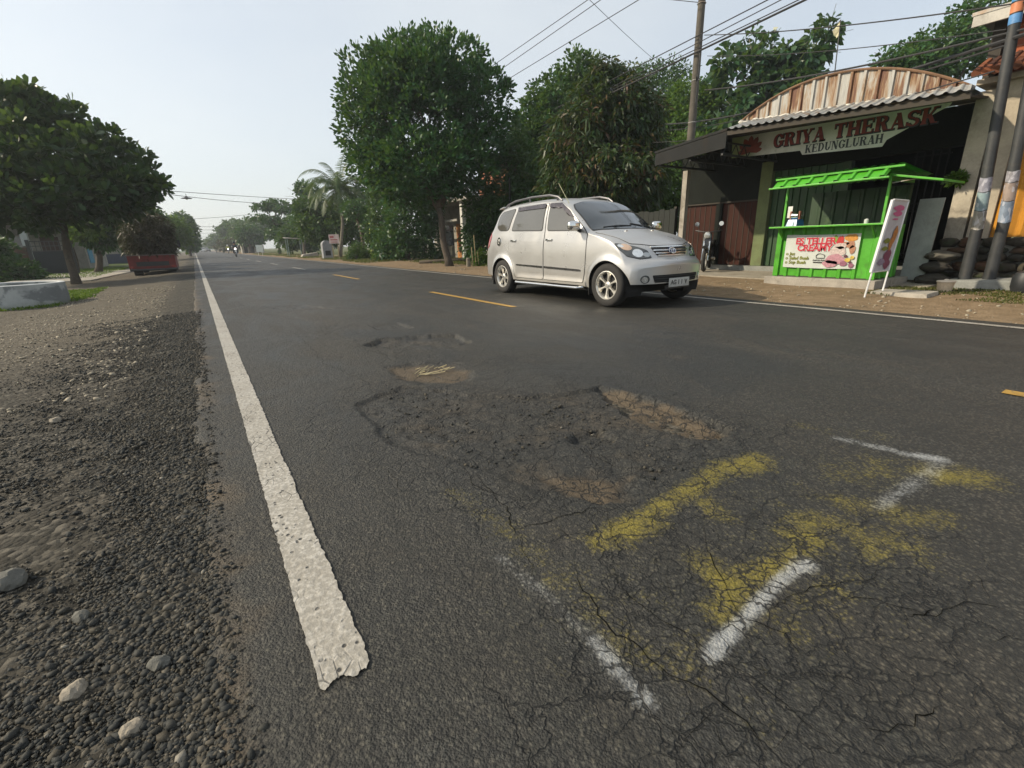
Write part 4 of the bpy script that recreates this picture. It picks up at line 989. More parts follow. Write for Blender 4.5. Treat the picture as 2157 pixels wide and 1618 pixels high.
def blob(b, u, v, ru, rv, n=16, wob=.12, lift=.006): b.add([uvp(u + ru * math.cos(q) * (1 + wob * math.sin(3 * q + u * 9)), v + rv * math.sin(q) * (1 + wob * math.cos(4 * q)), lift) for q in np.linspace(0, 2 * math.pi, n, endpoint=False)], [tuple(range(n))])
for nm_, col, it in (('pink', (.60, .10, .30), [(.52, .89, .36, .04), (.52, .815, .30, .035), (.45, .74, .2, .012)]), ('orange', (.55, .22, .06), [(.72, .52, .14, .12), (.62, .40, .12, .10)]), ('olive', (.25, .28, .05), [(.33, .44, .2, .035), (.33, .33, .2, .03)]), ('wine', (.25, .07, .13), [(.62, .22, .22, .10), (.70, .10, .2, .07)]), ('lilac', (.35, .28, .40), [(.35, .14, .22, .05)])):
    for q in it: b = MB(); blob(b, *q); b.build('printed_picture', PR('up_' + nm_, cmul(col, .7)), ub, recalc=False)
# ---- pale board leaning beside the stall
b = MB(); b.slab([(10.62, 3.32, .10), (10.62, 2.98, .10), (10.72, 2.96, 1.46), (10.72, 3.30, 1.46)], (.03, 0, 0)); tag(b.build('leaning_board', plain('pale_grey_board', (.33, .36, .33), .7, var=.15, scale=4, stain=(.2, .22, .19)), None), 'tall pale grey board leaning upright between the stall and the poles', 'board')

# ---- the therapy house with the rusty barrel gable
th = thing('therapy_house', (12, 6, 0), 'open-fronted house with rusty rounded gable and torn name banner behind the stall', 'building')
b = MB(); b.box(9.9, 15.6, 2.7, 9.7, -.08, .06); tag(b.build('paved_apron', plain('apron_concrete', (.27, .24, .19), .9, var=.22, scale=4, bump=.3, bscale=30, stain=(.17, .14, .10), stamt=.7), None), kind='structure')
b = MB(); b.box(11.9, 15.6, 2.95, 9.3, .06, .18); b.build('floor', CONCG, th)
WALLG = plain('plaster_in_shade', (.012, .014, .012), .9, var=.3, scale=3, stain=(.018, .021, .016), Specular_IOR_Level=.12)  # plaster near black: the shade under the roof is in its colour
PLG = plain('green_plaster', (.12, .15, .065), .85, var=.2, scale=4, stain=(.10, .11, .05), stamt=.6)
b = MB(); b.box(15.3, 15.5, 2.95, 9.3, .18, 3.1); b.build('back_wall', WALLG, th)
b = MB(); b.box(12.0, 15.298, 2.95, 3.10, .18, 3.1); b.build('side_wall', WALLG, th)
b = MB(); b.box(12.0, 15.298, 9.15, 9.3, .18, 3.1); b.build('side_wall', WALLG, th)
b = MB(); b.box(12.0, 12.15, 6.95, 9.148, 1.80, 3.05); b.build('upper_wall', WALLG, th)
b = MB(); b.box(11.95, 12.2, 6.66, 6.945, .18, 2.62); b.build('pillar', PLG, th, bevel=.01)
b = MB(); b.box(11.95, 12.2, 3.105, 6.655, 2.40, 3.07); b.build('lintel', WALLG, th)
# green roller door behind the stall, dark opening, window grille
b = MB(); b.corr((12.06, 6.65, .19), (0, -1.5, 0), (0, 0, 2.2), 9, (-.03, 0, 0)); b.build('roller_door', plain('green_shutter', (.010, .045, .009), .6, var=.2, scale=4), th)  # shutter green darkened, the shade behind the stall is in the colour
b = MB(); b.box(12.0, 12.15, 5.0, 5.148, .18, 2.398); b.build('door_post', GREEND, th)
gr_ = MB()
for k in range(5): gr_.tube([(11.98, 3.40 + k * .12, .4), (11.98, 3.40 + k * .12, 2.395)], .012, 6)
for z in (.5, 1.3, 1.45, 2.3): gr_.tube([(11.98, 3.36, z), (11.98, 3.92, z)], .012, 6)
gr_.build('window_grille', ZINCD, th)
# brown double doors on the left
DOORB = plain('brown_door', (.036, .011, .0065), .6, var=.25, scale=5, stain=(.04, .012, .008), Specular_IOR_Level=.15)  # door brown lowered so its colour holds the canopy's shade
for y0, y1 in ((9.12, 8.12), (7.92, 6.98)):
    d_ = None; b = MB(); b.box(12.04, 12.10, y1, y0, .19, 1.76); d_ = b.build('door', DOORB, th)
    b = MB()
    for k in range(1, 6): yy_ = y0 + (y1 - y0) * k / 6; b.box(12.028, 12.037, yy_ - .008, yy_ + .008, .2, 1.75)
    b.build('door_batten', TIMB, d_)
b = MB(); b.box(12.0, 12.14, 7.925, 8.115, .18, 1.798); b.build('door_post', WALLG, th)
b = MB(); b.box(11.98, 12.14, 6.95, 9.148, 1.765, 1.797); b.build('door_head', TIMB, th)
# left canopy: dark sheet on trusses with posts
cano = [(9.70, 8.36, 2.87), (9.70, 6.48, 3.03), (12.3, 6.98, 3.42), (12.3, 9.35, 3.30)]
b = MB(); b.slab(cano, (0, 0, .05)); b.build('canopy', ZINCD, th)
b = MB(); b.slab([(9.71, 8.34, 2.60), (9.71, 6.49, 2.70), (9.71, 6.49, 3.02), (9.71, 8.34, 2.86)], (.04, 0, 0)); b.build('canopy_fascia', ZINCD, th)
b = MB()
for yy_ in (8.25, 7.4, 6.6):
    b.box(9.78, 12.0, yy_ - .025, yy_ + .025, 2.58, 2.62); b.box(9.78, 12.0, yy_ - .02, yy_ + .02, 2.82, 2.85)
    for k in range(7): b.tube([(9.80 + k * .31, yy_, 2.61), (9.95 + k * .31, yy_, 2.83), (10.10 + k * .31, yy_, 2.61)], .012, 5)
b.build('canopy_truss', STEELD, th)
b = MB(); b.box(11.0, 11.14, 8.36, 8.50, .06, 2.57); b.build('post', CONC, th, bevel=.008)
# eave strip over the banner
b = MB(); b.corr((9.62, 6.44, 3.035), (.0, -3.78, -.20), (1.30, .35, .34), 24, (0, 0, .026), prof=[(0, 0), (.12, .7), (.25, 1), (.38, .7), (.5, 0), (.75, -.3)]); b.build('eave_sheet', ZINC, th)
b = MB(); b.slab([(9.68, 6.46, 2.93), (9.68, 2.66, 2.73), (9.68, 2.66, 2.81), (9.68, 6.46, 3.01)], (.05, 0, 0)); b.build('eave_beam', TIMB, th)
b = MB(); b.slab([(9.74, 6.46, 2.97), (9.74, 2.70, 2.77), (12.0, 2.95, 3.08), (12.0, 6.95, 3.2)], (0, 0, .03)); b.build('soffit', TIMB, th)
# rounded gable
A_, B_ = (7.02, 3.40), (2.98, 3.12)
ng = 60; vs = []; top_ = []
prof_ = [(0, 0), (.60, 0), (.68, 1), (.88, 1), (.96, 0)]
us = [(i + a) / 18 for i in range(18) for a, h in prof_] + [1]; hs = [h for i in range(18) for a, h in prof_] + [0]
def arch(u): return A_[0] + (B_[0] - A_[0]) * u, A_[1] + (B_[1] - A_[1]) * u, .61 * (1 - abs(2 * u - 1)**2.1) * (1 + .14 * (.5 - u))
for u, h in zip(us, hs):
    y, z, a = arch(u); vs += [(10.98 - .035 * h, y, z - .02), (10.98 - .035 * h, y, z + a)]
b = MB(); b.add(vs, [(2 * i, 2 * i + 2, 2 * i + 3, 2 * i + 1) for i in range(len(us) - 1)]); vs2 = [(x + .006, y, z) for x, y, z in vs]; b.add(vs2, [(2 * i, 2 * i + 1, 2 * i + 3, 2 * i + 2) for i in range(len(us) - 1)])
b.build('gable', RUSTZ, th, recalc=False)
b = MB(); b.tube([(10.95, *[arch(u)[0]], arch(u)[1] + arch(u)[2]) for u in np.linspace(0, 1, 40)], .022, 6); b.build('gable_edge', plain('rust_trim', (.16, .09, .05), .8, var=.3), th, smooth=True)
# lumpy mortar ridge along the foot of the gable
pts = [(10.93 + .01 * math.sin(k * 2.1), arch(k / 90)[0], arch(k / 90)[1] - .01 + .012 * math.sin(k * 1.7) + .01 * math.sin(k * .9)) for k in range(91)]
b = MB(); b.tube(pts, [.035 + .014 * abs(math.sin(k * 1.23)) for k in range(91)], 7); b.build('mortar_ridge', plain('white_mortar', (.50, .48, .43), .9, var=.2, scale=12, bump=.3), th, smooth=True)
# barrel roof behind the gable
vs = []; nn = 28
for k in range(nn + 1):
    y, z, a = arch(k / nn)
    for x in (11.0, 15.5): vs.append((x, y, z + a - .02 - (.05 if x > 12 else 0)))
b = MB(); b.add(vs, [(2 * k, 2 * k + 1, 2 * k + 3, 2 * k + 2) for k in range(nn)]); b.build('barrel_roof', ZINC, th, smooth=True)
# roof over the left bay behind the canopy
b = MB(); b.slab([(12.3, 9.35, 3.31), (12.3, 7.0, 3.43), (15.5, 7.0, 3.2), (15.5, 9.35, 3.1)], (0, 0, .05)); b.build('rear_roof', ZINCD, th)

# ---- the torn name banner, hung under the eave (flat sheet with its torn lower corner)
nb = thing('name_banner', (10.8, 5.2, 2.6), 'torn grey name banner with red and black lettering hanging under the eave', 'banner')
NBX = 10.8
outl = [(y * NBX / 10.6, .927 + (z - .927) * NBX / 10.6) for y, z in [(6.93, 3.04), (6.90, 2.62), (5.40, 2.545), (5.345, 2.46), (3.98, 2.39), (3.93, 2.49), (3.14, 2.86), (3.12, 2.90)]]
t = NT('old_banner'); o = t.obj(); yv = t.xyz(o)[1]
n = t.noise(o, 1.8, 5, .6); c = t.mix(t.step(n, .35, .65), (.50, .50, .47), (.64, .64, .61))
c = t.mix(t.math('MULTIPLY', t.step(t.math('ADD', yv, t.math('MULTIPLY', n, .9)), 1.55, 2.1), .9), c, (.20, .27, .08)); c = t.mix(t.step(t.noise(o, 6, 5, .7), .55, .75, 0, .6), c, (.24, .25, .20))
OLDB = t.done(t.bsdf(c, .6, 0, t.bump(t.noise(o, 3, 4), .5, .03)))
b = MB(); b.prism(outl[:4] + outl[4:], 'yz', NBX, NBX + .006); b.build('sheet', OLDB, nb)
# heavy slab-serif letters drawn stroke by stroke on a unit square
def glyph(ch):
    k, th_, sf = .26, .13, .07
    Q = []
    def R_(x0, y0, x1, y1): Q.append([(x0, y0), (x1, y0), (x1, y1), (x0, y1)])
    def D_(x0, y0, x1, y1, w): Q.append([(x0 - w / 2, y0), (x0 + w / 2, y0), (x1 + w / 2, y1), (x1 - w / 2, y1)])
    def stem(x, w=k): R_(x, sf, x + w, 1 - sf)
    def ser(x, w, y): R_(x - .06, y, x + w + .06, y + sf)
    def arc(cx_, cy_, rx, ry, a0, a1, wx, wy, n=10):
        for i in range(n):
            p = []; a, c_ = a0 + (a1 - a0) * i / n, a0 + (a1 - a0) * (i + 1) / n
            for q, o_ in ((a, 1), (c_, 1), (c_, 0), (a, 0)):
                rx_, ry_ = (rx, ry) if o_ else (rx - wx, ry - wy); p.append((cx_ + rx_ * math.cos(q), cy_ + ry_ * math.sin(q)))
            Q.append(p)
    pi = math.pi
    if ch in 'IHTKRPEDLBN' and ch not in 'TN': stem(.06); ser(.06, k, 0); ser(.06, k, 1 - sf)
    if ch == 'I': w = .40
    elif ch == 'H': stem(.62); ser(.62, k, 0); ser(.62, k, 1 - sf); R_(.3, .44, .64, .56); w = .98
    elif ch == 'T': stem(.33); ser(.33, k, 0); R_(.02, 1 - .1, .90, 1); R_(.02, .70, .09, .92); R_(.83, .70, .90, .92); w = .94
    elif ch == 'E': R_(.3, 0, .80, .09); R_(.3, .46, .64, .55); R_(.3, .91, .78, 1); R_(.72, 0, .80, .26); R_(.70, .74, .78, 1); R_(.58, .38, .64, .63); w = .86
    elif ch == 'L': R_(.3, 0, .80, .09); R_(.72, 0, .80, .30); w = .84
    elif ch == 'R': arc(.40, .76, .40, .24, -pi / 2, pi / 2, .22, .08); R_(.3, .92, .42, 1); R_(.3, .52, .42, .6); D_(.74, 0, .50, .54, .26); R_(.64, 0, .96, sf); w = .96
    elif ch == 'D': arc(.36, .5, .50, .5, -pi / 2, pi / 2, .24, .09, 14); R_(.3, 0, .38, .09); R_(.3, .91, .38, 1); w = .92
    elif ch == 'B': w = .9
    elif ch == 'K': D_(.74, 0, .44, .60, .26); D_(.36, .36, .78, 1, .12); R_(.62, 0, .98, sf); R_(.62, 1 - sf, .94, 1); w = .98
    elif ch == 'A': D_(.14, 0, .46, 1, .10); D_(.74, 0, .46, 1, .28); R_(.22, .30, .68, .38); R_(.0, 0, .28, sf); R_(.54, 0, .94, sf); w = .94
    elif ch == 'Y': R_(.34, sf, .60, .46); R_(.26, 0, .68, sf); D_(.46, .42, .20, 1, .26); D_(.48, .42, .80, 1, .11); R_(.02, 1 - sf, .38, 1); R_(.64, 1 - sf, .94, 1); w = .94
    elif ch == 'G': arc(.48, .5, .45, .5, .42, 2 * pi - .55, .25, .09, 18); R_(.62, .12, .88, .42); R_(.52, .40, .94, .47); R_(.84, .66, .90, .98); w = .96
    elif ch == 'S': arc(.42, .74, .38, .26, .25, pi * 1.5, .2, .09, 12); arc(.42, .27, .40, .27, -pi * .95, pi * .5, .22, .09, 12); R_(.76, .68, .82, .98); R_(.02, .02, .08, .32); w = .86
    elif ch == 'U': R_(.08, .36, .33, 1 - sf); R_(.70, .36, .80, 1 - sf); ser(.08, .25, 1 - sf); ser(.68, .14, 1 - sf); arc(.44, .38, .36, .38, pi, 2 * pi, .25, .10, 12); w = .92
    elif ch == 'N': R_(.10, sf, .20, 1 - sf); ser(.06, .18, 0); R_(.02, 1 - sf, .34, 1); D_(.74, 0, .24, 1, .26); R_(.72, 0, .82, 1 - sf); ser(.68, .18, 1 - sf); w = .94
    else: w = .5
    return Q, w
def word(b, txt, y_left, z_left, hgt, slope, wscale=1.0, x=NBX, track=.05, th=.004, grow_=0, drop=0):
    u = 0
    for ch in txt:
        if ch == ' ': u += .62 * hgt * wscale; continue
        Q, w = glyph(ch)
        for q in Q:
            pts = [(y_left - (u + p[0] * hgt * wscale), z_left + slope * (u + p[0] * hgt * wscale) + p[1] * hgt) for p in q]
            if grow_:
                cy_ = sum(p[0] for p in pts) / 4; cz_ = sum(p[1] for p in pts) / 4
                pts = [(p[0] + math.copysign(grow_, p[0] - cy_), p[1] + math.copysign(grow_, p[1] - cz_)) for p in pts]
            pts = [(p[0] - drop, p[1] - drop) for p in pts]
            b.prism(pts, 'yz', x - th, x - th + .0012)
        u += (w + track) * hgt * wscale
    return u
LR = plain('faded_red', (.24, .035, .035), .6, var=.2, scale=8); LB = plain('faded_black', (.035, .04, .05), .6, var=.2, scale=8)
b = MB(); word(b, 'GRIYA THERASK', 6.09, 2.723, .25, -.02, .93, th=.003, grow_=.012, drop=.012); b.build('letter_shadow', LB, nb)
b = MB(); word(b, 'GRIYA THERASK', 6.09, 2.723, .25, -.02, .93, th=.0055); b.build('red_lettering', LR, nb)
b = MB(); word(b, 'KEDUNGLURAH', 5.40, 2.51, .153, -.022, .82, th=.0055); b.build('black_lettering', LB, nb)
b = MB(); cy_, cz_ = 6.60, 2.71
for k in range(7):
    a = R(8 + 27.5 * k); ll = .26 + .08 * math.sin(a)
    pts = [(cy_ + math.cos(a + s) * ll * r_ * 1.05, cz_ + math.sin(a + s) * ll * r_) for r_, s in ((.05, -.5), (.6, -.33), (.85, -.17), (1, 0), (.85, .17), (.6, .33), (.05, .5))]
    b.prism(pts, 'yz', NBX - .004 - .0006 * k, NBX - .003 - .0006 * k)
b.build('lotus_print', plain('faded_red_lotus', (.22, .05, .035), .6, var=.3, scale=5), nb)

# ---- motorbike parked in the dark by the brown doors is built with the other motorbikes below

# ---- utility pole behind the canopy, two poles with posters by the road
POLEC = plain('pole_concrete', (.085, .075, .060), .85, var=.3, scale=3, bump=.2, stain=(.05, .045, .04), stscale=5)
pm = thing('utility_pole', (12.55, 9.22, 0), 'tall tapering concrete utility pole rising behind the dark canopy', 'pole')
b = MB(); b.tube([(12.55, 9.52, -.1), (12.55, 9.52, 4.0), (12.55, 9.52, 9.2)], [.13, .11, .085], 14); b.build('shaft', POLEC, pm, smooth=True)
b = MB()
for z in (5.1, 4.05, 6.9): b.tube([(12.55 +   .108 * math.cos(q), 9.52 + .108 * math.sin(q), z) for q in np.linspace(0, 2 * math.pi, 14)], .012, 5)
b.build('band', ZINC, pm)
b = MB(); b.tube([(12.44, 9.40, 5.05), (12.30, 9.30, 5.12)], .02, 6); b.tube([(12.44, 9.40, 6.1), (12.40, 9.33, 5.6), (12.42, 9.36, 4.5)], .012, 6); b.build('cable_bracket', STEELD, pm)
POLEB = plain('pole_dark', (.032, .034, .036), .6, .1, var=.3, scale=5, stain=(.07, .06, .05), stscale=6)
pa = thing('utility_pole', (10.3, 2.36, 0), 'nearer dark steel pole with blue and orange bands, stickers at eye height', 'pole')
b = MB(); b.tube([(10.3, 2.36, -.05), (10.3, 2.37, 1.0), (10.3, 2.60, 4.9)], [.088, .076, .064], 14); b.build('shaft', POLEB, pa, smooth=True)
for z0, z1, cm in ((3.98, 4.35, (.06, .20, .42)), (3.84, 3.96, (.50, .18, .08)), (3.70, 3.82, (.08, .22, .45))):
    q = [(10.3, 2.37 + .23 * (z - 1) / 3.9, z) for z in (z0, z1)]; b = MB(); b.tube(q, .0715, 14); b.build('paint_band', plain('band_paint', cm, .5, var=.2), pa, smooth=True)
pb = thing('utility_pole', (10.32, 2.08, 0), 'right-hand dark pole with torn stickers beside the banded one', 'pole')
b = MB(); b.tube([(10.32, 2.08, -.05), (10.32, 2.09, 1.0), (10.32, 2.34, 4.9)], [.082, .073, .064], 14); b.build('shaft', POLEB, pb, smooth=True)
def sticker(parent, cx_, cy_, z0, z1, a0, a1, r_, col, seed):
    tt = NT('sticker_print'); o_ = tt.obj(); k1 = tt.vor(tt.vscale(o_, (30, 30, 16)), 1, 'F1', 'Color')
    cc = tt.mix(tt.step(tt.xyz(k1)[0], .35, .8, 0, .55), col, cmul(col, .4)); cc = tt.mix(tt.step(tt.xyz(k1)[1], .7, .9, 0, .5), cc, (.5, .5, .55))
    b_ = MB(); n_ = 9; vs_ = []
    for k in range(n_ + 1):
        a = R(a0 + (a1 - a0) * k / n_)
        for z in (z0, z1): sh = .0023 * 25 * (z - 1) if z > 1 else 0; vs_.append((cx_ + r_ * math.cos(a), cy_ + .06 * (z - 1) + r_ * math.sin(a), z + .01 * math.sin(k + seed)))
    b_.add(vs_, [(2 * k, 2 * k + 2, 2 * k + 3, 2 * k + 1) for k in range(n_)]); b_.add([(p[0] * 1 + .0 , p[1], p[2]) for p in vs_], [])
    return b_.build('sticker', tt.done(tt.bsdf(cc, .6)), parent, smooth=True)
for z0, z1, col in ((.93, 1.20, (.27, .25, .21)), (1.21, 1.47, (.22, .30, .32)), (1.48, 1.68, (.25, .25, .30))): sticker(pa, 10.3, 2.372, z0, z1, 130, 290, .080, col, z0)
for z0, z1, col in ((1.02, 1.32, (.20, .25, .33)), (1.33, 1.58, (.27, .21, .18)), (1.59, 1.74, (.26, .25, .28))): sticker(pb, 10.32, 2.092, z0, z1, 130, 300, .078, col, z0)
b = MB(); b.hexa([(10.06, 1.72, -.05), (10.6, 1.72, -.05), (10.6, 2.62, -.05), (10.06, 2.62, -.05)], [(10.10, 1.78, .19), (10.56, 1.78, .21), (10.56, 2.56, .17), (10.10, 2.56, .16)]); tag(b.build('footing_block', CONCG, None, bevel=.03), 'rough grey concrete block at the feet of the two poles', 'block')
# ---- small things at the poles' feet
CREAM = plain('cream_plastic', (.50, .40, .28), .6, var=.2, scale=6, stain=(.3, .2, .12))
bk = thing('lidded_bucket', (9.42, 2.36, 0), 'small cream bucket with lid standing in the grass below the poles', 'bucket')
b = MB(); b.lathe([(.001, 0), (.085, 0), (.105, .15), (.001, .15)], (9.42, 2.36, .03), 'z', 22); b.build('tub', CREAM, bk, smooth=True)
b = MB(); b.lathe([(.112, .0), (.116, .012), (.10, .024), (.03, .03), (.022, .045), (.001, .048)], (9.42, 2.36, .182), 'z', 22); b.build('lid', plain('lid_cream', (.58, .50, .40), .5, var=.12), bk, smooth=True)
b = MB(); b.hexa([(8.55, 2.30, -.04), (9.05, 2.30, -.04), (9.05, 3.02, -.04), (8.55, 3.02, -.04)], [(8.57, 2.32, .07), (9.03, 2.32, .08), (9.03, 3.0, .07), (8.57, 3.0, .065)]); tag(b.build('concrete_slab', CONC, None, bevel=.01), 'flat concrete slab lying on the ground behind the upright banner', 'slab')
def rock(name, loc, size, mat, label, cat='stone', flat=(1, 1, .6), seed=1, amp=.85):
    bm = bmesh.new(); bmesh.ops.create_icosphere(bm, subdivisions=4, radius=1)
    for v in bm.verts:
        c_ = v.co; n_ = fbm(np.array([c_.x * 1.3 + seed * 7.1 + c_.z]), np.array([c_.y * 1.3 + c_.z * .7]), seed, 4)[0]; v.co = c_ * (1 - amp / 2 + amp * n_) 
        v.co.x *= flat[0] * size; v.co.y *= flat[1] * size; v.co.z *= flat[2] * size
    me = bpy.data.meshes.new(name); bm.to_mesh(me); bm.free(); me.materials.append(mat); me.polygons.foreach_set('use_smooth', [True] * len(me.polygons)); me.set_sharp_from_angle(angle=R(30))
    o = bpy.data.objects.new(name, me); COL.objects.link(o); o.location = loc; return tag(o, label, cat)
ROCKM = plain('field_stone', (.045, .040, .032), .9, var=.35, scale=7, bump=.6, bscale=30, stain=(.05, .06, .03))
rock('boulder', (10.55, 2.86, .12), .2, ROCKM, 'broad dark boulder at the bottom of the rock pile left of the poles', flat=(1, 1.25, .62), seed=3)
rock('boulder', (10.62, 2.84, .33), .17, ROCKM, 'middle rock of the pile left of the poles, reddish underneath', flat=(1, 1.3, .5), seed=4)
rock('boulder', (10.66, 2.82, .52), .19, plain('pale_stone', (.105, .098, .082), .9, var=.3, scale=7, bump=.6), 'pale pointed flat rock topping the pile left of the poles', flat=(.9, 1.15, .42), seed=6)
# dark plastic drum right of the block
dr = thing('plastic_drum', (9.95, 1.62, 0), 'dark upright plastic drum with round pale lid knob beside the block', 'drum')
b = MB(); b.lathe([(.001, 0), (.12, 0), (.15, .1), (.15, .22), (.12, .30), (.05, .33), (.001, .33)], (9.95, 1.62, .02), 'z', 20); b.build('shell', plain('drum_plastic', (.02, .022, .025), .5), dr, smooth=True)
b = MB(); b.lathe([(.001, 0), (.05, 0), (.045, .03), (.001, .035)], (9.95, 1.62, .352), 'z', 16); b.build('cap', CONCG, dr, smooth=True)
# ---- dry-stone retaining wall under the neighbour's house: one wall of many stones
vs = []; fs = []; 
def wallstones(x, y0, y1, z0, z1, mat, parent):
    V_, F_ = [], []; bmS = bmesh.new(); bmesh.ops.create_icosphere(bmS, subdivisions=2, radius=1); base = np.array([v.co[:] for v in bmS.verts]); tri = np.array([[v.index for v in f.verts] for f in bmS.faces]); bmS.free()
    z = z0; r_ = np.random.default_rng(5); n_ = 0
    while z < z1:
        h_ = r_.uniform(.10, .19); y = y0 - r_.uniform(0, .2)
        while y < y1:
            w_ = r_.uniform(.16, .36)
            p_ = base * (1 + r_.uniform(-.24, .2, (len(base), 1))); p_ = np.sign(p_) * np.abs(p_)**.8 * np.array([.12, w_ / 2 * 1.02, h_ / 2 * 1.05])
            V_.append(p_ + np.array([x + r_.uniform(-.03, .03), y + w_ / 2, z + h_ / 2])); F_.append(tri + n_ * len(base)); n_ += 1; y += w_
        z += h_
    return npmesh('stone_face', np.concatenate(V_), np.concatenate(F_), mat, parent, smooth=False, off=tuple(parent.location))
t = NT('wall_stones'); rp = t.n('ShaderNodeNewGeometry').outputs['Random Per Island']; o = t.obj()
c = t.ramp(rp, [(0, (.018, .016, .012)), (.4, (.035, .03, .022)), (.75, (.06, .048, .033)), (1, (.085, .04, .022))]); c = t.mix(t.step(t.noise(o, 5, 5, .65), .5, .7, 0, .7), c, (.035, .055, .018))
WST = t.done(t.bsdf(c, .92, 0, t.bump(t.noise(o, 28, 5, .6), .7, .03)))
rw = thing('retaining_wall', (11.0, .3, 0), 'mossy dry stone retaining wall under the house with the orange curtain', 'wall')
wallstones(10.98, -3.2, 2.74, -.05, .78, WST, rw)
b = MB(); b.box(11.0, 14.5, -3.3, 2.76, -.1, .74); b.build('core', CONCG, rw)
# ---- neighbour's house
nh = thing('neighbour_house', (11.9, .5, .78), 'two storey house with stained plaster, brick upper wall and orange curtain', 'building')
PLAST = plain('stained_plaster', (.36, .31, .24), .9, var=.18, scale=3, bump=.15, stain=(.20, .175, .14), stscale=2.2, stamt=.75)
t = NT('brick'); o = t.obj(); br_ = t.n('ShaderNodeTexBrick', {'offset': .5}, {'Vector': t.n('ShaderNodeMapping', None, {'Vector': o, 'Rotation': (R(90), 0, R(90))}).outputs[0], 'Color1': (.34, .095, .04, 1), 'Color2': (.22, .06, .03, 1), 'Mortar': (.20, .17, .14, 1), 'Scale': 5.5, 'Mortar Size': .022})
c = t.mix(t.step(t.noise(o, 3, 5, .6), .45, .7, 0, .75), br_.outputs[0], (.07, .04, .03)); BRICK = t.done(t.bsdf(c, .9, 0, t.bump(br_.outputs[1], -.5, .02)))
b = MB(); b.box(11.3, 11.5, 2.44, 2.72, .785, 3.18); b.build('front_pier', PLAST, nh)
b = MB(); b.box(11.3, 11.5, 2.76, 3.02, .3, 3.1); b.build('side_pier', plain('pier_plaster', (.38, .34, .27), .9, var=.2, scale=3, stain=(.17, .15, .12), stamt=.8), nh)  # slightly paler plaster than the walls, strongly stained
b = MB(); b.box(11.505, 14.2, 2.55, 2.93, .785, 3.18); b.build('side_wall', PLAST, nh)
b = MB(); b.box(11.3, 11.5, -3.2, .9, .785, 3.18); b.build('front_wall', PLAST, nh)
b = MB(); b.box(11.32, 11.48, .905, 2.435, 2.25, 3.18); b.build('lintel', PLAST, nh)
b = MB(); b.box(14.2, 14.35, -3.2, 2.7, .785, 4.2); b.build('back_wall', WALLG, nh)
b = MB(); b.corr((11.36, 2.43, .80), (0, -1.52, 0), (0, 0, 1.44), 10, (-.045, 0, 0), prof=[(0, 0), (.2, .6), (.42, 1), (.66, .5), (.85, .1)]); b.build('orange_curtain', plain('orange_cloth', (.42, .19, .018), .85, var=.15, scale=3), nh)
b = MB(); b.box(11.2, 14.3, -3.2, 3.04, 3.185, 3.27); b.build('floor_slab', PLAST, nh, bevel=.01)
b = MB(); b.box(11.42, 11.56, -3.2, 2.86, 3.275, 4.12); b.build('brick_wall', BRICK, nh)
b = MB(); b.box(11.34, 11.60, 2.87, 3.02, 3.275, 4.12); b.build('dark_post', TIMB, nh)
for k, (y0, y1) in enumerate(((2.30, 2.55), (1.2, 1.6))):
    b = MB(); b.box(11.39, 11.417, y0, y1, 3.70, 4.05); w_ = b.build('window', WALLG, nh); b = MB(); b.box(11.375, 11.388, y0 - .03, y1 + .03, 3.66, 3.695); b.build('sill', PLAST, w_)
b = MB(); b.slab([(10.95, 3.22, 4.15), (10.95, -3.3, 4.15), (14.6, -3.3, 4.5), (14.6, 3.22, 4.5)], (0, 0, .05)); b.build('roof', ZINC, nh)
b = MB(); b.box(10.96, 11.0, -3.2, 3.2, 4.0, 4.148); b.build('eave_board', plain('eave_white', (.42, .40, .36), .8, var=.2, scale=4, stain=(.22, .2, .17)), nh)
b = MB(); b.box(11.0, 14.3, 2.9, 3.18, 4.12, 4.148); b.build('soffit', TIMB, nh)
# broken roof tiles heaped over the eave of the therapy house
t = NT('clay_tile'); rp = t.n('ShaderNodeNewGeometry').outputs['Random Per Island']; c = t.ramp(rp, [(0, (.06, .022, .014)), (.5, (.13, .045, .022)), (1, (.26, .085, .035))]); TILE = t.done(t.bsdf(c, .85, 0, t.bump(t.noise(t.obj(), 25), .3, .01)))
b = MB()
for r_ in range(3):
    for k in range(6):
        y = 2.98 - k * .115; x = 10.95 + r_ * .13; z = 3.34 + r_ * .07 + random.uniform(-.01, .01)
        b.tube([(x - .1, y, z - .05), (x + .12, y + random.uniform(-.01, .01), z + .06)], [.062, .052], 7)
b.build('tile_course', TILE, nh, smooth=True)

# ---- dark fence to the left of the house
fe = thing('board_fence', (12.1, 10.8, 0), 'dark board fence running back from the corner of the therapy house', 'fence')
b = MB(); y = 9.5
while y < 13.4: b.box(12.08, 12.11, y, y + .19, .02, 1.72 + random.uniform(-.03, .03)); y += .2
b.build('boards', plain('fence_dark', (.014, .017, .014), .85, var=.35, scale=5), fe)
for yy_ in (9.5, 11.4, 13.3): b = MB(); b.box(12.12, 12.2, yy_, yy_ + .08, 0, 1.8); b.build('post', TIMB, fe)
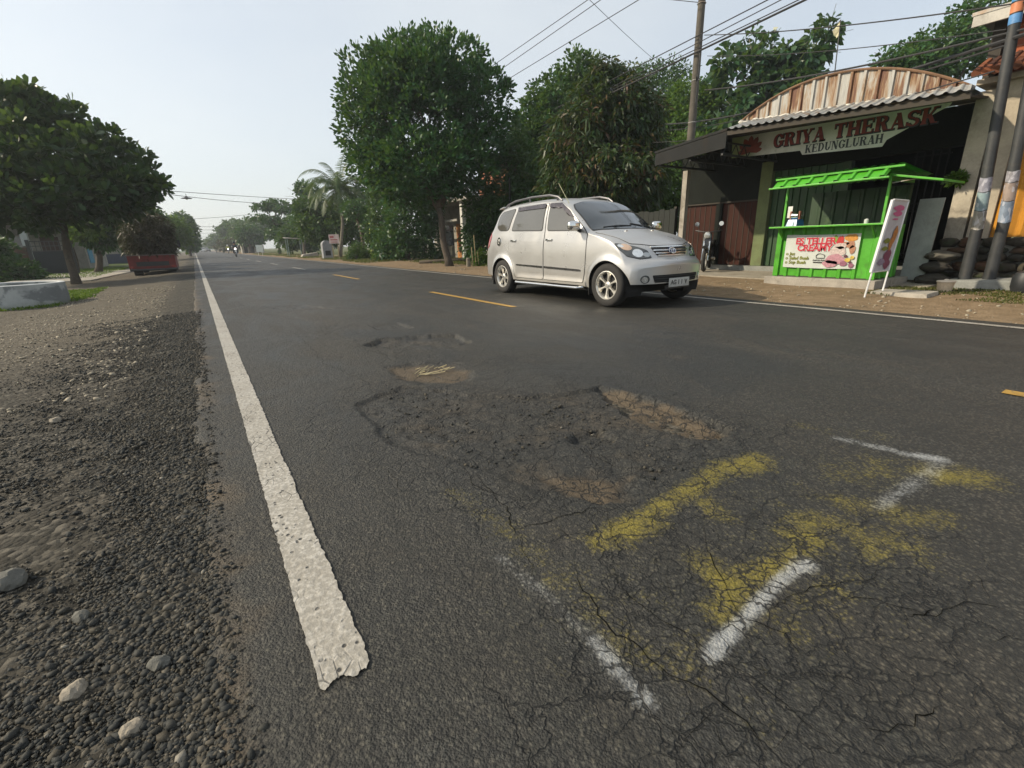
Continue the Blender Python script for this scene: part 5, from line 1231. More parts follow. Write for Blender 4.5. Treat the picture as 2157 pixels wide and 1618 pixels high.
# ================================================================== trees
def unit(v): return v / (np.linalg.norm(v, axis=-1, keepdims=True) + 1e-9)
def leaf_quads(base, d, L, Wd, droop=.0, six=False):
    """leaves as small kites (or six-sided blades) starting at base, pointing along d"""
    n = len(base); d = unit(d); ref = unit(rng.normal(0, 1, (n, 3))); sdir = unit(np.cross(d, ref)); nrm = np.cross(sdir, d)
    L = L[:, None]; Wd = Wd[:, None]
    tip = base + d * L - np.array([0, 0, 1]) * droop * L
    if not six:
        mid = base + d * L * .55 - np.array([0, 0, 1]) * droop * L * .25 + nrm * L * .05
        V = np.stack([base, mid + sdir * Wd, tip, mid - sdir * Wd], 1); k = 4
    else:
        m1 = base + d * L * .30 + nrm * L * .03; m2 = base + d * L * .72 - np.array([0, 0, 1]) * droop * L * .4 + nrm * L * .04
        V = np.stack([base, m1 + sdir * Wd * .62, m2 + sdir * Wd, tip, m2 - sdir * Wd, m1 - sdir * Wd * .62], 1); k = 6
    F = np.arange(n * k).reshape(n, k); return V.reshape(-1, 3), F
def crown_pts(blobs, n, shell=.62, wob=.22, flat=1.0):
    """cluster centres spread through lumpy ellipsoids; returns points and outward directions"""
    w = np.array([b[3] * b[4] + b[4] * b[5] + b[3] * b[5] for b in blobs]); w = w / w.sum(); Pn = []; Dn = []
    for b, ww in zip(blobs, w):
        k = max(4, int(n * ww)); d = unit(rng.normal(0, 1, (k, 3)))
        s = rng.uniform(0, 1, k)**.45 * (1 - shell) + shell; s = np.where(rng.uniform(0, 1, k) < .25, rng.uniform(.2, 1, k), s)
        seed = b[0] * 3.1 + b[1]; lump = 1 + wob * 2 * (fbm(d[:, 0] * 2.3 + seed + 5 * d[:, 2], d[:, 1] * 2.3 - 2 * d[:, 2] + seed, 3, 3) - .5)
        Pn.append(np.array(b[:3]) + d * np.array(b[3:6]) * (s * lump)[:, None]); Dn.append(d)
    return np.concatenate(Pn), np.concatenate(Dn)
def crown(blobs, n_cl, per, L, Wd, spread=.25, out=.6, upb=.25, droop=.25, shell=.6, wob=.22, six=False, keep=None, sd=1.0):
    c, d = crown_pts(blobs, n_cl, shell, wob)
    if keep is not None: m = keep(c); c, d = c[m], d[m]
    n = len(c) * per; base = np.repeat(c, per, 0); dd = np.repeat(d, per, 0)
    sp = unit(rng.normal(0, 1, (n, 3)))
    base = base + sp * rng.uniform(0, 1, (n, 1)) * spread
    dr = dd * out + sp * sd + np.array([0, 0, 1]) * upb
    return leaf_quads(base, dr, L * rng.uniform(.65, 1.25, n), Wd * rng.uniform(.7, 1.2, n), droop, six)
def limbs(mb, base, fork, targets, r0, r1=.03, n=10):
    base, fork = Vector(base), Vector(fork)
    k = 6; pts = []; rr = []
    for i in range(k + 1):
        t_ = i / k; p = base.lerp(fork, t_) + Vector((math.sin(t_ * 5 + base.x) * .06, math.cos(t_ * 4 + base.y) * .06, 0)) * (t_ * (1 - t_) * 4)
        pts.append(p); rr.append(r0 * (1.5 if i == 0 else 1.12 - .35 * t_))
    mb.tube(pts, rr, n)
    for tg in targets:
        tg = Vector(tg); m1 = fork.lerp(tg, .35) + Vector((random.uniform(-.2, .2), random.uniform(-.2, .2), random.uniform(0, .35))); m2 = fork.lerp(tg, .7) + Vector((random.uniform(-.2, .2), random.uniform(-.2, .2), random.uniform(0, .2)))
        mb.tube([fork - Vector((0, 0, r0 * .6)), m1, m2, tg], [r0 * .62, r0 * .42, r0 * .24, r1 * .5], 7)
        for _ in range(3):
            q = m2 + Vector((random.uniform(-1, 1), random.uniform(-1, 1), random.uniform(-.3, .8))) * (tg - fork).length * .35
            mb.tube([m1.lerp(m2, random.uniform(.3, 1)), q.lerp(m2, .5) + Vector((0, 0, .1)), q], [r0 * .2, r0 * .12, r1 * .3], 5)
BARK = plain('bark', (.065, .05, .036), .95, var=.35, scale=6, bump=.7, bscale=25, stain=(.11, .10, .075), stscale=5)
BARKL = plain('pale_bark', (.16, .14, .105), .9, var=.3, scale=6, bump=.5, bscale=25, stain=(.08, .075, .05))
LF_DARK = leafmat('leaf_dark', [(0, (.010, .045, .016)), (.45, (.018, .075, .022)), (.8, (.032, .11, .024)), (1, (.07, .15, .03))], .25)
LF_KET = leafmat('leaf_ketapang', [(0, (.007, .026, .010)), (.5, (.013, .045, .014)), (.85, (.030, .078, .014)), (1, (.075, .12, .015))], .28, .4)
LF_MANGO = leafmat('leaf_mango', [(0, (.010, .026, .008)), (.35, (.018, .048, .012)), (.62, (.034, .062, .014)), (.78, (.062, .050, .017)), (1, (.105, .042, .022))], .2)
LF_LIGHT = leafmat('leaf_light', [(0, (.035, .085, .012)), (.5, (.065, .14, .018)), (1, (.12, .19, .03))], .4)
LF_MID = leafmat('leaf_mid', [(0, (.016, .056, .016)), (.5, (.030, .090, .022)), (1, (.075, .14, .028))], .25)
LF_TEAK = leafmat('leaf_teak', [(0, (.018, .055, .026)), (.5, (.032, .085, .034)), (1, (.08, .13, .05))], .35, .35)
LF_PALM = leafmat('leaf_palm', [(0, (.022, .055, .012)), (.5, (.042, .085, .016)), (.85, (.085, .10, .022)), (1, (.15, .13, .04))], .25)
LF_DRY = leafmat('leaf_dry', [(0, (.035, .030, .016)), (.4, (.06, .045, .022)), (.75, (.045, .06, .02)), (1, (.11, .075, .035))], .15)
def pb_(px, py, D, rpx, rpy=None, rd=None):
    """ellipsoid: centre seen at a pixel D metres off, half sizes in photo pixels"""
    c = P(px, py, D); k = D / FPX; rx = rpx * k; rz = (rpy or rpx) * k; return (c.x, c.y, c.z, rx, rd or rx, rz)
def tree(label, base, fork, blobs, mat, n_cl, per, L, Wd, trunk_r=.15, bark=None, name='tree', cat='tree', group=None, tg=None, **kw):
    t_ = thing(name, base, label, cat, group)
    mb = MB(); limbs(mb, (base[0], base[1], base[2] - .1), fork, tg or [(b[0], b[1], b[2] + b[5] * .3) for b in blobs], trunk_r); mb.build('trunk', bark or BARK, t_, smooth='all')
    V, F = crown(blobs, n_cl, per, L, Wd, **kw); npmesh('crown', V, F, mat, t_, off=base)
    return t_
# --- the big round tree in the middle
D1 = 18.8
tree('big dense round-headed tree standing alone at the verge left of the silver car', (8.66, 17.79, 0), tuple(P(925, 440, D1)),
     [pb_(880, 240, D1, 130, 130), pb_(800, 200, D1, 82, 78), pb_(930, 160, D1, 92, 72), pb_(860, 150, D1, 88, 60), pb_(1010, 215, D1, 70, 78), pb_(770, 280, D1, 58, 70), pb_(1020, 290, D1, 52, 55), pb_(880, 350, D1, 115, 62), pb_(800, 345, D1, 60, 38), pb_(960, 350, D1, 85, 55), pb_(880, 400, D1, 70, 36)],
     LF_DARK, 3300, 13, .20, .055, .14, spread=.24, out=.9, upb=.5, droop=.05, wob=.34, shell=.72,
     tg=[tuple(P(*q)) for q in ((820, 280, D1), (780, 200, 18.3), (880, 150, D1), (950, 160, 19.4), (1020, 240, D1), (960, 330, 18), (850, 340, 19.5), (900, 250, 18))])
# --- reddish mango tree and the taller green ones behind it
D2 = 16.5
tree('broad drooping tree flushed with reddish brown new leaves behind the silver car', (11.3, 13.8, 0), tuple(P(1285, 430, D2)),
     [pb_(1285, 240, D2, 82, 90), pb_(1215, 330, D2, 68, 95), pb_(1340, 290, D2, 62, 85), pb_(1275, 180, D2, 48, 42), pb_(1290, 380, D2, 105, 70), pb_(1190, 400, D2, 45, 55), pb_(1350, 300, D2, 34, 50)],
     LF_MANGO, 1900, 13, .26, .04, .17, spread=.22, out=.4, upb=-.35, droop=.45, wob=.3, shell=.7)
D3 = 24
tree('tall bushy green tree with a pointed top behind the reddish one', tuple(P(1180, 500, D3))[:2] + (0,), tuple(P(1190, 330, D3)),
     [pb_(1215, 160, D3, 40, 48), pb_(1170, 215, D3, 60, 50), pb_(1130, 270, D3, 52, 50), pb_(1110, 310, D3, 45, 40), pb_(1180, 290, D3, 70, 70), pb_(1240, 210, D3, 40, 60)],
     LF_MID, 1100, 13, .26, .075, .16, spread=.32, out=.8, upb=.3, wob=.4)
D4 = 20
tree('slender palm-like shrub squeezed between the big round tree and the reddish tree', tuple(P(1078, 520, D4))[:2] + (0,), tuple(P(1078, 380, D4)),
     [pb_(1075, 300, D4, 34, 40), pb_(1090, 360, D4, 42, 50), pb_(1060, 420, D4, 40, 50), pb_(1120, 420, D4, 55, 60)], LF_MID, 480, 14, .34, .035, .07, spread=.25, out=.6, upb=.35, droop=.4, wob=.4)
# --- behind the house
tree('feathery pale tree rising beside the utility pole, seen against the sky', tuple(P(1400, 480, 30))[:2] + (0,), tuple(P(1400, 260, 30)),
     [pb_(1370, 155, 30, 34, 17), pb_(1410, 150, 30, 30, 18), pb_(1390, 195, 30, 45, 24), pb_(1350, 190, 30, 25, 30), pb_(1440, 165, 30, 20, 28), pb_(1400, 240, 30, 60, 40)], LF_MID, 520, 12, .26, .05, .11, bark=BARKL, spread=.4, out=.5, upb=.2, droop=.2, wob=.5, shell=.5)
tree('bright yellow-green tree directly behind the utility pole', tuple(P(1440, 480, 25))[:2] + (0,), tuple(P(1440, 300, 25)),
     [pb_(1445, 215, 25, 42, 40), pb_(1420, 270, 25, 48, 42), pb_(1480, 250, 25, 45, 50), pb_(1500, 200, 25, 30, 30)], LF_LIGHT, 750, 12, .22, .07, .13, spread=.3, wob=.35)
tree('bright sunlit bush of bamboo-like shoots seen under the dark canopy', tuple(P(1400, 500, 21))[:2] + (0,), tuple(P(1400, 440, 21)),
     [pb_(1400, 400, 21, 50, 50), pb_(1440, 440, 21, 45, 40), pb_(1360, 430, 21, 42, 40), pb_(1410, 330, 21, 45, 40), pb_(1470, 350, 21, 45, 60)], LF_LIGHT, 800, 12, .26, .05, .06, name='bush', cat='bush', spread=.3, wob=.4, upb=.1, droop=.3)
DT = 23
tree('tall teak-like tree with big hanging leaves left of the rusty gable', tuple(P(1610, 480, DT))[:2] + (0,), tuple(P(1608, 230, DT)),
     [pb_(1577, 92, DT, 20, 26), pb_(1620, 112, DT, 30, 36), pb_(1560, 155, DT, 48, 36), pb_(1640, 160, DT, 38, 34), pb_(1530, 130, DT, 24, 24), pb_(1600, 200, DT, 60, 32), pb_(1560, 240, DT, 50, 24), pb_(1520, 270, DT, 50, 30), pb_(1625, 250, DT, 55, 22)], LF_TEAK, 260, 9, .46, .13, .10, bark=BARKL, spread=.28, out=.9, upb=.05, droop=.4, six=True, wob=.35, shell=.5)
tree('thin leaning tree of large hanging leaves over the left end of the rusty gable', tuple(P(1650, 480, 22))[:2] + (0,), tuple(P(1690, 200, 22)),
     [pb_(1745, 62, 22, 17, 24), pb_(1720, 95, 22, 30, 22), pb_(1690, 125, 22, 36, 24), pb_(1660, 110, 22, 18, 22), pb_(1680, 175, 22, 40, 24), pb_(1700, 210, 22, 60, 24)], LF_TEAK, 170, 9, .44, .125, .07, bark=BARKL, spread=.25, out=.9, upb=.0, droop=.4, six=True, wob=.35, shell=.5)
tree('dark leafy tree leaning over the right end of the rusty gable', tuple(P(1960, 480, 20))[:2] + (0,), tuple(P(1975, 230, 20)),
     [pb_(2040, 55, 20, 42, 48), pb_(1985, 95, 20, 55, 36), pb_(1925, 115, 20, 46, 24), pb_(1870, 128, 20, 36, 14), pb_(2010, 130, 20, 60, 26), pb_(1950, 150, 20, 50, 20), pb_(2090, 60, 20, 40, 60), pb_(1905, 145, 20, 60, 22)], LF_MID, 620, 11, .24, .07, .12, spread=.28, wob=.45, shell=.55)
tree('bushy tree filling the gap behind the roof ridge of the house', tuple(P(1560, 470, 28))[:2] + (0,), tuple(P(1560, 330, 28)),
     [pb_(1520, 300, 28, 60, 40), pb_(1450, 300, 28, 55, 50), pb_(1600, 290, 28, 60, 36), pb_(1380, 290, 28, 50, 60), pb_(1330, 240, 28, 40, 50)], LF_MID, 650, 12, .28, .085, .12, spread=.35, wob=.35)
# --- dark growth under and beside the big tree
def shrub(label, px, py, D, items, mat, n, per, L, Wd, **kw):
    return tree(label, tuple(P(px, py, D))[:2] + (0,), tuple(P(px, py - 25, D)), [pb_(*((q[0], q[1], D) + tuple(q[2:]))) for q in items], mat, n, per, L, Wd, .05, name='shrub', cat='shrub', **kw)
shrub('tall dark shrub hiding the garden left of the two storey house', 860, 548, 27, [(860, 470, 55, 60), (830, 520, 45, 35), (890, 430, 38, 50), (900, 515, 30, 40), (850, 400, 45, 40)], LF_DARK, 700, 13, .24, .06, spread=.3, wob=.4)
shrub('leafy green shrub with vines climbing beside the lime green pillar', 830, 545, 30, [(805, 440, 30, 50), (790, 485, 24, 40), (825, 500, 34, 50), (800, 395, 28, 30)], LF_MID, 420, 13, .22, .06, spread=.3, wob=.4)
shrub('dark hedge-like shrub between the garden house and the silver car', 1010, 550, 21, [(1050, 470, 50, 70), (1010, 440, 30, 55), (1000, 505, 25, 36), (1090, 500, 50, 60)], LF_DARK, 620, 13, .20, .05, spread=.25, wob=.4)
shrub('dark shrub in the shade under the reddish tree', 1180, 520, 18.5, [(1150, 480, 60, 70), (1240, 480, 70, 70), (1320, 490, 45, 50)], LF_DARK, 800, 13, .20, .05, spread=.25, wob=.4)
shrub('clipped feathery bush spilling over the verge before the dark leaning trunk', 752, 552, 31, [(752, 530, 16, 16), (770, 540, 16, 12), (740, 542, 10, 9)], LF_MID, 240, 12, .16, .03, spread=.2, wob=.3)
shrub('yellowish low bush beside the bamboo stakes left of the silver car', 1015, 558, 18.4, [(1014, 545, 9, 16)], LF_LIGHT, 50, 12, .18, .04, spread=.15, wob=.3)
# --- coconut palms, areca stems
def palm(label, base, topp, nfr, L, mat, crown_r=1., name='palm_tree', droop=1.0, tilt=None, r=.13, leaflet=.5):
    t_ = thing(name, base, label, 'palm'); base, topp = Vector(base), Vector(topp)
    mb = MB(); mid = base.lerp(topp, .5) + Vector((.2, -.1, 0)); mb.tube([base - Vector((0, 0, .1)), base.lerp(mid, .5), mid, topp], [r * 1.4, r, r * .9, r * .75], 9); mb.build('trunk', BARKL, t_, smooth='all')
    Vs, Fs = [], []; n = 0
    for k in range(nfr):
        az = k * 2.399 + random.uniform(-.3, .3); el = R(random.uniform(0, 72)) if k > 2 else R(80)
        d0 = Vector((math.cos(az) * math.cos(el), math.sin(az) * math.cos(el), math.sin(el))); LL = L * random.uniform(.8, 1.1)
        pts = []; p = topp.copy(); dd = d0.copy(); m = 34
        for i in range(m + 1):
            pts.append(p.copy()); dd = (dd + Vector((0, 0, -droop * .085 * (1 + i / m)))).normalized(); p = p + dd * LL / m
        for i in range(2, m):
            tg_ = (pts[i + 1] - pts[i - 1]).normalized(); sd_ = tg_.cross(Vector((0, 0, 1))).normalized()
            ll = leaflet * math.sin(math.pi * (.12 + .86 * i / m))**.7
            for s in (-1, 1):
                e = (sd_ * s + tg_ * .55 + Vector((0, 0, -.45 - random.uniform(0, .4)))).normalized(); a_ = pts[i]; wv = tg_ * .034
                Vs += [tuple(a_ - wv), tuple(a_ + wv), tuple(a_ + e * ll * .6 + wv * .8), tuple(a_ + e * ll), ]; Fs.append((n, n + 1, n + 2, n + 3)); n += 4
        for i in range(m):
            sd_ = (pts[i + 1] - pts[i]).cross(Vector((0, 0, 1))).normalized() * .02
            Vs += [tuple(pts[i] - sd_), tuple(pts[i] + sd_), tuple(pts[i + 1] + sd_), tuple(pts[i + 1] - sd_)]; Fs.append((n, n + 1, n + 2, n + 3)); n += 4
    npmesh('crown', np.array(Vs), np.array(Fs), mat, t_, off=tuple(base)); return t_
palm('tall coconut palm with feathery yellowing fronds left of the big round tree', tuple(P(716, 546, 37))[:2] + (0,), tuple(P(716, 400, 37)), 40, 3.7, LF_PALM, leaflet=.7, droop=.62)
palm('short coconut palm with drooping fronds at the front of the palm group', tuple(P(682, 545, 41))[:2] + (0,), tuple(P(678, 445, 41)), 34, 3.4, LF_PALM, r=.12, leaflet=.7, droop=.62)
for k, (px, py) in enumerate(((787, 392), (797, 385), (806, 388), (815, 392), (823, 396))):
    q = palm('slim bare areca palm stem in the row behind the big round tree', tuple(P(px + 2, 540, 46))[:2] + (0,), tuple(P(px, py, 46)), 7, 1.2, LF_MID, r=.07, leaflet=.3); q['group'] = 'areca palms in a row behind the round tree'
# --- trees further along the right-hand side
tree('broad bushy tree covering the verge under the coconut palms', tuple(P(740, 543, 39))[:2] + (0,), tuple(P(740, 500, 39)), [pb_(700, 480, 39, 42, 32), pb_(740, 470, 39, 45, 50), pb_(660, 478, 39, 36, 30), pb_(770, 440, 39, 30, 45), pb_(650, 440, 39, 28, 22)], LF_MID, 900, 12, .30, .09, .15, spread=.4, wob=.4)
tree('thin dark leaning trunk with sparse leaves by the lime green pillar', tuple(P(775, 548, 32))[:2] + (0,), tuple(P(752, 460, 32)), [pb_(745, 440, 32, 24, 18), pb_(770, 455, 32, 20, 16)], LF_DARK, 130, 11, .22, .05, .12, spread=.25)
tree('dark tree with round leaf tufts behind the tall coconut palm', tuple(P(642, 540, 50))[:2] + (0,), tuple(P(640, 480, 50)), [pb_(636, 398, 50, 15, 13), pb_(655, 402, 50, 18, 16), pb_(642, 425, 50, 18, 14), pb_(640, 470, 50, 25, 22)], LF_DARK, 260, 11, .34, .10, .14, spread=.35, wob=.45, shell=.5)
tree('tiered umbrella-like tree standing above the trees along the right verge', tuple(P(590, 535, 62))[:2] + (0,), tuple(P(583, 480, 62)), [pb_(580, 430, 62, 24, 7), pb_(555, 437, 62, 26, 5), pb_(605, 442, 62, 28, 6), pb_(560, 462, 62, 28, 7), pb_(610, 468, 62, 22, 8), pb_(588, 490, 62, 26, 14)], LF_DARK, 420, 11, .32, .12, .16, spread=.3, wob=.3)
tree('dense grey-green tree right of the tiered umbrella-like tree', tuple(P(640, 538, 56))[:2] + (0,), tuple(P(640, 500, 56)), [pb_(632, 490, 56, 34, 32), pb_(610, 505, 56, 24, 22), pb_(655, 510, 56, 22, 20)], LF_MID, 420, 11, .38, .12, .16, spread=.45, wob=.4)
tree('dense round dark tree behind the white roadside sign', tuple(P(527, 533, 88))[:2] + (0,), tuple(P(527, 510, 88)), [pb_(525, 493, 88, 22, 17), pb_(540, 500, 88, 16, 14), pb_(512, 502, 88, 12, 12)], LF_DARK, 300, 11, .45, .16, .2, spread=.5, wob=.3)
tree('tall spreading tree rising behind the round dark one', tuple(P(545, 531, 110))[:2] + (0,), tuple(P(545, 500, 110)), [pb_(540, 472, 110, 36, 12), pb_(570, 485, 110, 30, 16), pb_(510, 478, 110, 26, 10), pb_(520, 490, 110, 32, 12)], LF_MID, 420, 11, .6, .2, .25, spread=.7, wob=.35)
tree('wide flat-topped tree beside the road in the far distance', tuple(P(495, 530, 130))[:2] + (0,), tuple(P(495, 505, 130)), [pb_(497, 478, 130, 24, 12), pb_(478, 486, 130, 18, 10), pb_(505, 495, 130, 26, 14)], LF_MID, 380, 11, .7, .25, .3, spread=.8, wob=.35)
tree('low rounded tree where the right verge meets the horizon', tuple(P(462, 527, 170))[:2] + (0,), tuple(P(462, 515, 170)), [pb_(465, 503, 170, 20, 9), pb_(450, 511, 170, 14, 7), pb_(480, 507, 170, 16, 11)], LF_MID, 320, 11, .8, .28, .3, spread=.9, wob=.35)
tree('farthest hazy tree on the right side of the road', tuple(P(440, 526, 230))[:2] + (0,), tuple(P(440, 518, 230)), [pb_(443, 514, 230, 9, 6), pb_(434, 518, 230, 6, 4)], LF_MID, 160, 11, 1., .35, .3, spread=1., wob=.35)
tree('brownish tree with thin foliage behind the roadside stalls', tuple(P(500, 530, 100))[:2] + (0,), tuple(P(500, 515, 100)), [pb_(490, 515, 100, 16, 9), pb_(510, 514, 100, 14, 10), pb_(470, 518, 120, 16, 8)], LF_DRY, 240, 10, .5, .16, .2, spread=.6, wob=.4)
# --- left side
LG = -.2
DK = 16.9
def keepL(c): return np.ones(len(c), bool)
tree('spreading big-leaved tree leaning over the left verge above the concrete ring', (-3.82, 23.22, LG), tuple(P(128, 455, 16.9)),
     [pb_(40, 255, 16.4, 85, 52), pb_(95, 265, 17, 70, 40), pb_(120, 320, 16.5, 120, 46), pb_(215, 325, 17, 62, 32), pb_(250, 385, 16.8, 70, 32), pb_(300, 392, 17, 44, 20), pb_(150, 410, 16.5, 130, 46), pb_(30, 400, 16, 120, 66), pb_(-90, 330, 16, 130, 100), pb_(30, 200, 16.5, 60, 20), pb_(230, 430, 17, 62, 24), pb_(60, 450, 16.2, 100, 34), pb_(300, 335, 17, 16, 9), pb_(338, 384, 17, 13, 8), pb_(150, 232, 17, 28, 11), pb_(85, 212, 16.6, 18, 13), pb_(35, 205, 16.4, 26, 15), pb_(222, 282, 17, 26, 12), pb_(262, 318, 17, 18, 10), pb_(325, 362, 17.2, 14, 7), pb_(285, 428, 16.8, 16, 8)],
     LF_KET, 1150, 11, .34, .085, .125, spread=.2, out=.75, upb=.5, droop=.12, six=True, wob=.42, shell=.6,
     tg=[tuple(P(*q)) for q in ((40, 270, 16.4), (110, 290, 17), (215, 330, 17), (300, 392, 17), (160, 400, 16.5), (20, 400, 16), (-90, 330, 16), (60, 340, 17.2))])
tree('dark roadside tree behind the loaded truck', tuple(P(205, 572, 26))[:2] + (LG,), tuple(P(215, 490, 26)), [pb_(250, 440, 26, 40, 40), pb_(215, 470, 26, 36, 26), pb_(265, 480, 27, 32, 36), pb_(300, 458, 30, 32, 22), pb_(215, 500, 26, 34, 18)], LF_DARK, 620, 12, .32, .09, .16, spread=.35, wob=.35)
tree('light green tree beyond the truck on the left verge', tuple(P(362, 540, 52))[:2] + (LG,), tuple(P(362, 510, 52)), [pb_(362, 478, 52, 20, 20), pb_(350, 500, 52, 18, 22), pb_(378, 492, 52, 18, 20)], LF_LIGHT, 420, 12, .36, .11, .16, spread=.45, wob=.3)
tree('tall darker tree at the left road edge in the distance', tuple(P(400, 533, 70))[:2] + (LG,), tuple(P(395, 500, 70)), [pb_(385, 470, 70, 16, 20), pb_(398, 480, 70, 14, 18), pb_(402, 505, 70, 14, 16), pb_(388, 505, 70, 18, 20), pb_(408, 515, 70, 9, 8)], LF_MID, 480, 11, .42, .14, .18, spread=.5, wob=.4)
tree('small far tree closing the left side of the road at the horizon', tuple(P(412, 528, 120))[:2] + (0,), tuple(P(412, 518, 120)), [pb_(409, 516, 120, 9, 8), pb_(400, 521, 120, 10, 6)], LF_MID, 180, 11, .6, .2, .2, spread=.6, wob=.3)
shrub('dark overgrown hedge of mixed leaves behind the concrete ring', 30, 585, 20, [(10, 568, 42, 26), (52, 578, 26, 18), (-50, 550, 50, 60), (-30, 530, 40, 30)], LF_DARK, 700, 12, .22, .06, spread=.25, wob=.4)
shrub('yellow-green sunlit shrub by the gate behind the leaning tree', 150, 520, 25, [(150, 478, 14, 12), (165, 492, 14, 12), (190, 485, 22, 12), (95, 470, 10, 8)], LF_LIGHT, 150, 12, .22, .07, spread=.25, wob=.4)
# --- ivy-like grass strips and patches (uncountable)
def grass(name, label, pts, h, mat, lean=.35):
    n = len(pts); z = ground_h(pts[:, 0], pts[:, 1]); base = np.column_stack([pts, z - .01]); d = rng.normal(0, lean, (n, 3)); d[:, 2] = 1
    V, F = leaf_quads(base, d, h * rng.uniform(.5, 1.3, n), .006 + h * .05 * rng.uniform(.6, 1.4, n), .25)
    return tag(npmesh(name, V, F, mat), label, 'grass', kind='stuff')
LF_GRASS = leafmat('grass_blade', [(0, (.045, .09, .012)), (.5, (.08, .15, .015)), (1, (.14, .20, .03))], .35)
LF_GRASSD = leafmat('grass_blade_dull', [(0, (.045, .06, .014)), (.5, (.075, .085, .02)), (1, (.13, .12, .04))], .3)
n = 9000; q = np.column_stack([rng.uniform(-4.3, -2.15, n), rng.uniform(13.2, 19.5, n)]); d = polydist(q[:, 0], q[:, 1], [(-4.2, 13.4), (-2.7, 13.8), (-2.35, 15.5), (-2.6, 19.2), (-4.3, 19)]); q = q[d + (fbm(q[:, 0] * 2, q[:, 1] * 2, 81) - .5) * .5 < 0]
grass('grass', 'bright green grass patch beside the concrete ring', q, .10, LF_GRASS)
n = 14000; q = np.column_stack([rng.uniform(-12, -3.9, n), rng.uniform(28, 44, n)]); grass('grass', 'sunlit lawn behind the leaning tree and the truck', q, .14, LF_GRASS)
n = 9000; q = np.column_stack([rng.uniform(8.5, 10.1, n), rng.uniform(-1.5, 3.1, n)]); q = q[fbm(q[:, 0] * 2.5, q[:, 1] * 2.5, 83) + .25 * (q[:, 0] - 9.2) > .42]
grass('grass', 'dull green grass strip at the feet of the dark poles', q, .05, LF_GRASSD)
n = 16000; yy_ = rng.uniform(26, 90, n); q = np.column_stack([7.6 + rng.uniform(0, 1, n) * (1.2 + .03 * yy_), yy_]); q = q[fbm(q[:, 0] * .8, q[:, 1] * .25, 84) > .45]
grass('grass', 'grass along the far right verge below the trees', q, .16, LF_GRASSD)
n = 9000; q = np.column_stack([rng.uniform(9.2, 12.5, n), rng.uniform(9.5, 26, n)]); q = q[fbm(q[:, 0] * 1.2, q[:, 1] * .7, 85) > .5]
grass('grass', 'patchy weeds in the shade behind the brown verge', q, .16, LF_GRASSD)
for k, (x_, y_, z_, s_, lb) in enumerate(((11.0 - .16, 1.15, .42, .16, 'small green weed sprouting from the upper stones of the retaining wall'), (10.8, 1.05, .12, .14, 'low weed at the foot of the retaining wall'), (11.22, 3.0, 1.75, .09, 'leafy creeper on the dark wall beside the stained plaster pier'))):
    V, F = crown([(x_, y_, z_ + s_ * .4, s_, s_ * 1.3, s_ * .8)], 50, 9, .075, .022, spread=.05, upb=.5); o = npmesh('weed', V, F, LF_LIGHT, off=(x_, y_, z_)); o.location = (x_, y_, z_); tag(o, lb, 'weed')
# ================================================================== left verge: concrete ring, truck, gate, houses
rg = thing('concrete_ring', (-3.58, 14.8, -.22), 'large weathered concrete well ring standing on the left verge', 'concrete ring')
b = MB(); b.lathe([(.95, -.02), (.955, .25), (.945, .515), (.93, .525), (.86, .525), (.845, .51), (.845, 0)], (-3.58, 14.8, -.22), 'z', 56)
t = NT('ring_concrete'); o = t.obj(); n_ = t.noise(o, 2.6, 5, .6); zz = t.xyz(o)[2]
c = t.mix(t.step(n_, .35, .65), (.27, .285, .28), (.38, .395, .385)); c = t.mix(t.step(t.noise(o, 1.7, 5, .6, .4), .54, .62, 0, .75), c, (.11, .12, .125)); c = t.mix(t.step(t.math('ADD', zz, t.math('MULTIPLY', n_, .35)), .38, .14, 0, .8), c, (.13, .15, .08)); c = t.mix(t.step(zz, .50, .52), c, (.52, .53, .52))
b.build('wall', t.done(t.bsdf(c, .9, 0, t.bump(t.noise(o, 40, 4), .3, .01))), rg, smooth=True)
# driveway slab
b = MB(); b.hexa([(-6.6, 25.6, -.3), (-3.7, 25.2, -.3), (-2.9, 37, -.3), (-6.6, 36, -.3)], [(-6.6, 25.6, -.14), (-3.7, 25.2, -.14), (-2.9, 37, -.14), (-6.6, 36, -.14)]); tag(b.build('driveway', CONC, None, bevel=.02), kind='structure')
# gate and garden wall
ga = thing('gate', (-6.35, 34.9, -.2), 'dark steel gate with open lattice top in front of the left house', 'gate')
b = MB(); b.box(-7.08, -5.62, 34.86, 34.90, -.12, 1.02); b.build('sheet', plain('gate_paint', (.012, .018, .024), .5, .2, var=.3), ga)
b = MB()
for z in (1.03, 1.28, 1.52): b.box(-7.1, -5.6, 34.86, 34.90, z, z + .04)
for k in range(9): b.box(-7.1 + k * .183, -7.07 + k * .183, 34.865, 34.895, 1.05, 1.53)
b.build('lattice', plain('gate_lattice', (.05, .055, .055), .5, .2), ga)
for x in (-7.25, -5.58): b = MB(); b.box(x, x + .13, 34.8, 34.93, -.2, 1.62); b.build('post', STEELD, ga)
gw = thing('garden_wall', (-12, 35, -.2), 'low dark brick garden wall left of the steel gate', 'wall')
b = MB(); b.box(-18, -7.3, 34.9, 35.1, -.3, 1.25); b.build('wall', plain('old_brick_wall', (.075, .04, .028), .9, var=.4, scale=6, stain=(.03, .035, .02)), gw); b = MB(); b.box(-18, -7.3, 34.85, 35.15, 1.253, 1.33); b.build('coping', CONCG, gw)
lh = thing('village_house', (-9, 45, -.2), 'grey house with pale columns behind the steel gate', 'house')
LW = plain('grey_plaster', (.22, .21, .18), .9, var=.2, scale=2, stain=(.12, .11, .09)); LWW = plain('pale_column', (.42, .45, .44), .8, var=.15, scale=3)
b = MB(); b.box(-14, -6.2, 43.5, 52, -.25, 3.0); b.build('wall', LW, lh)
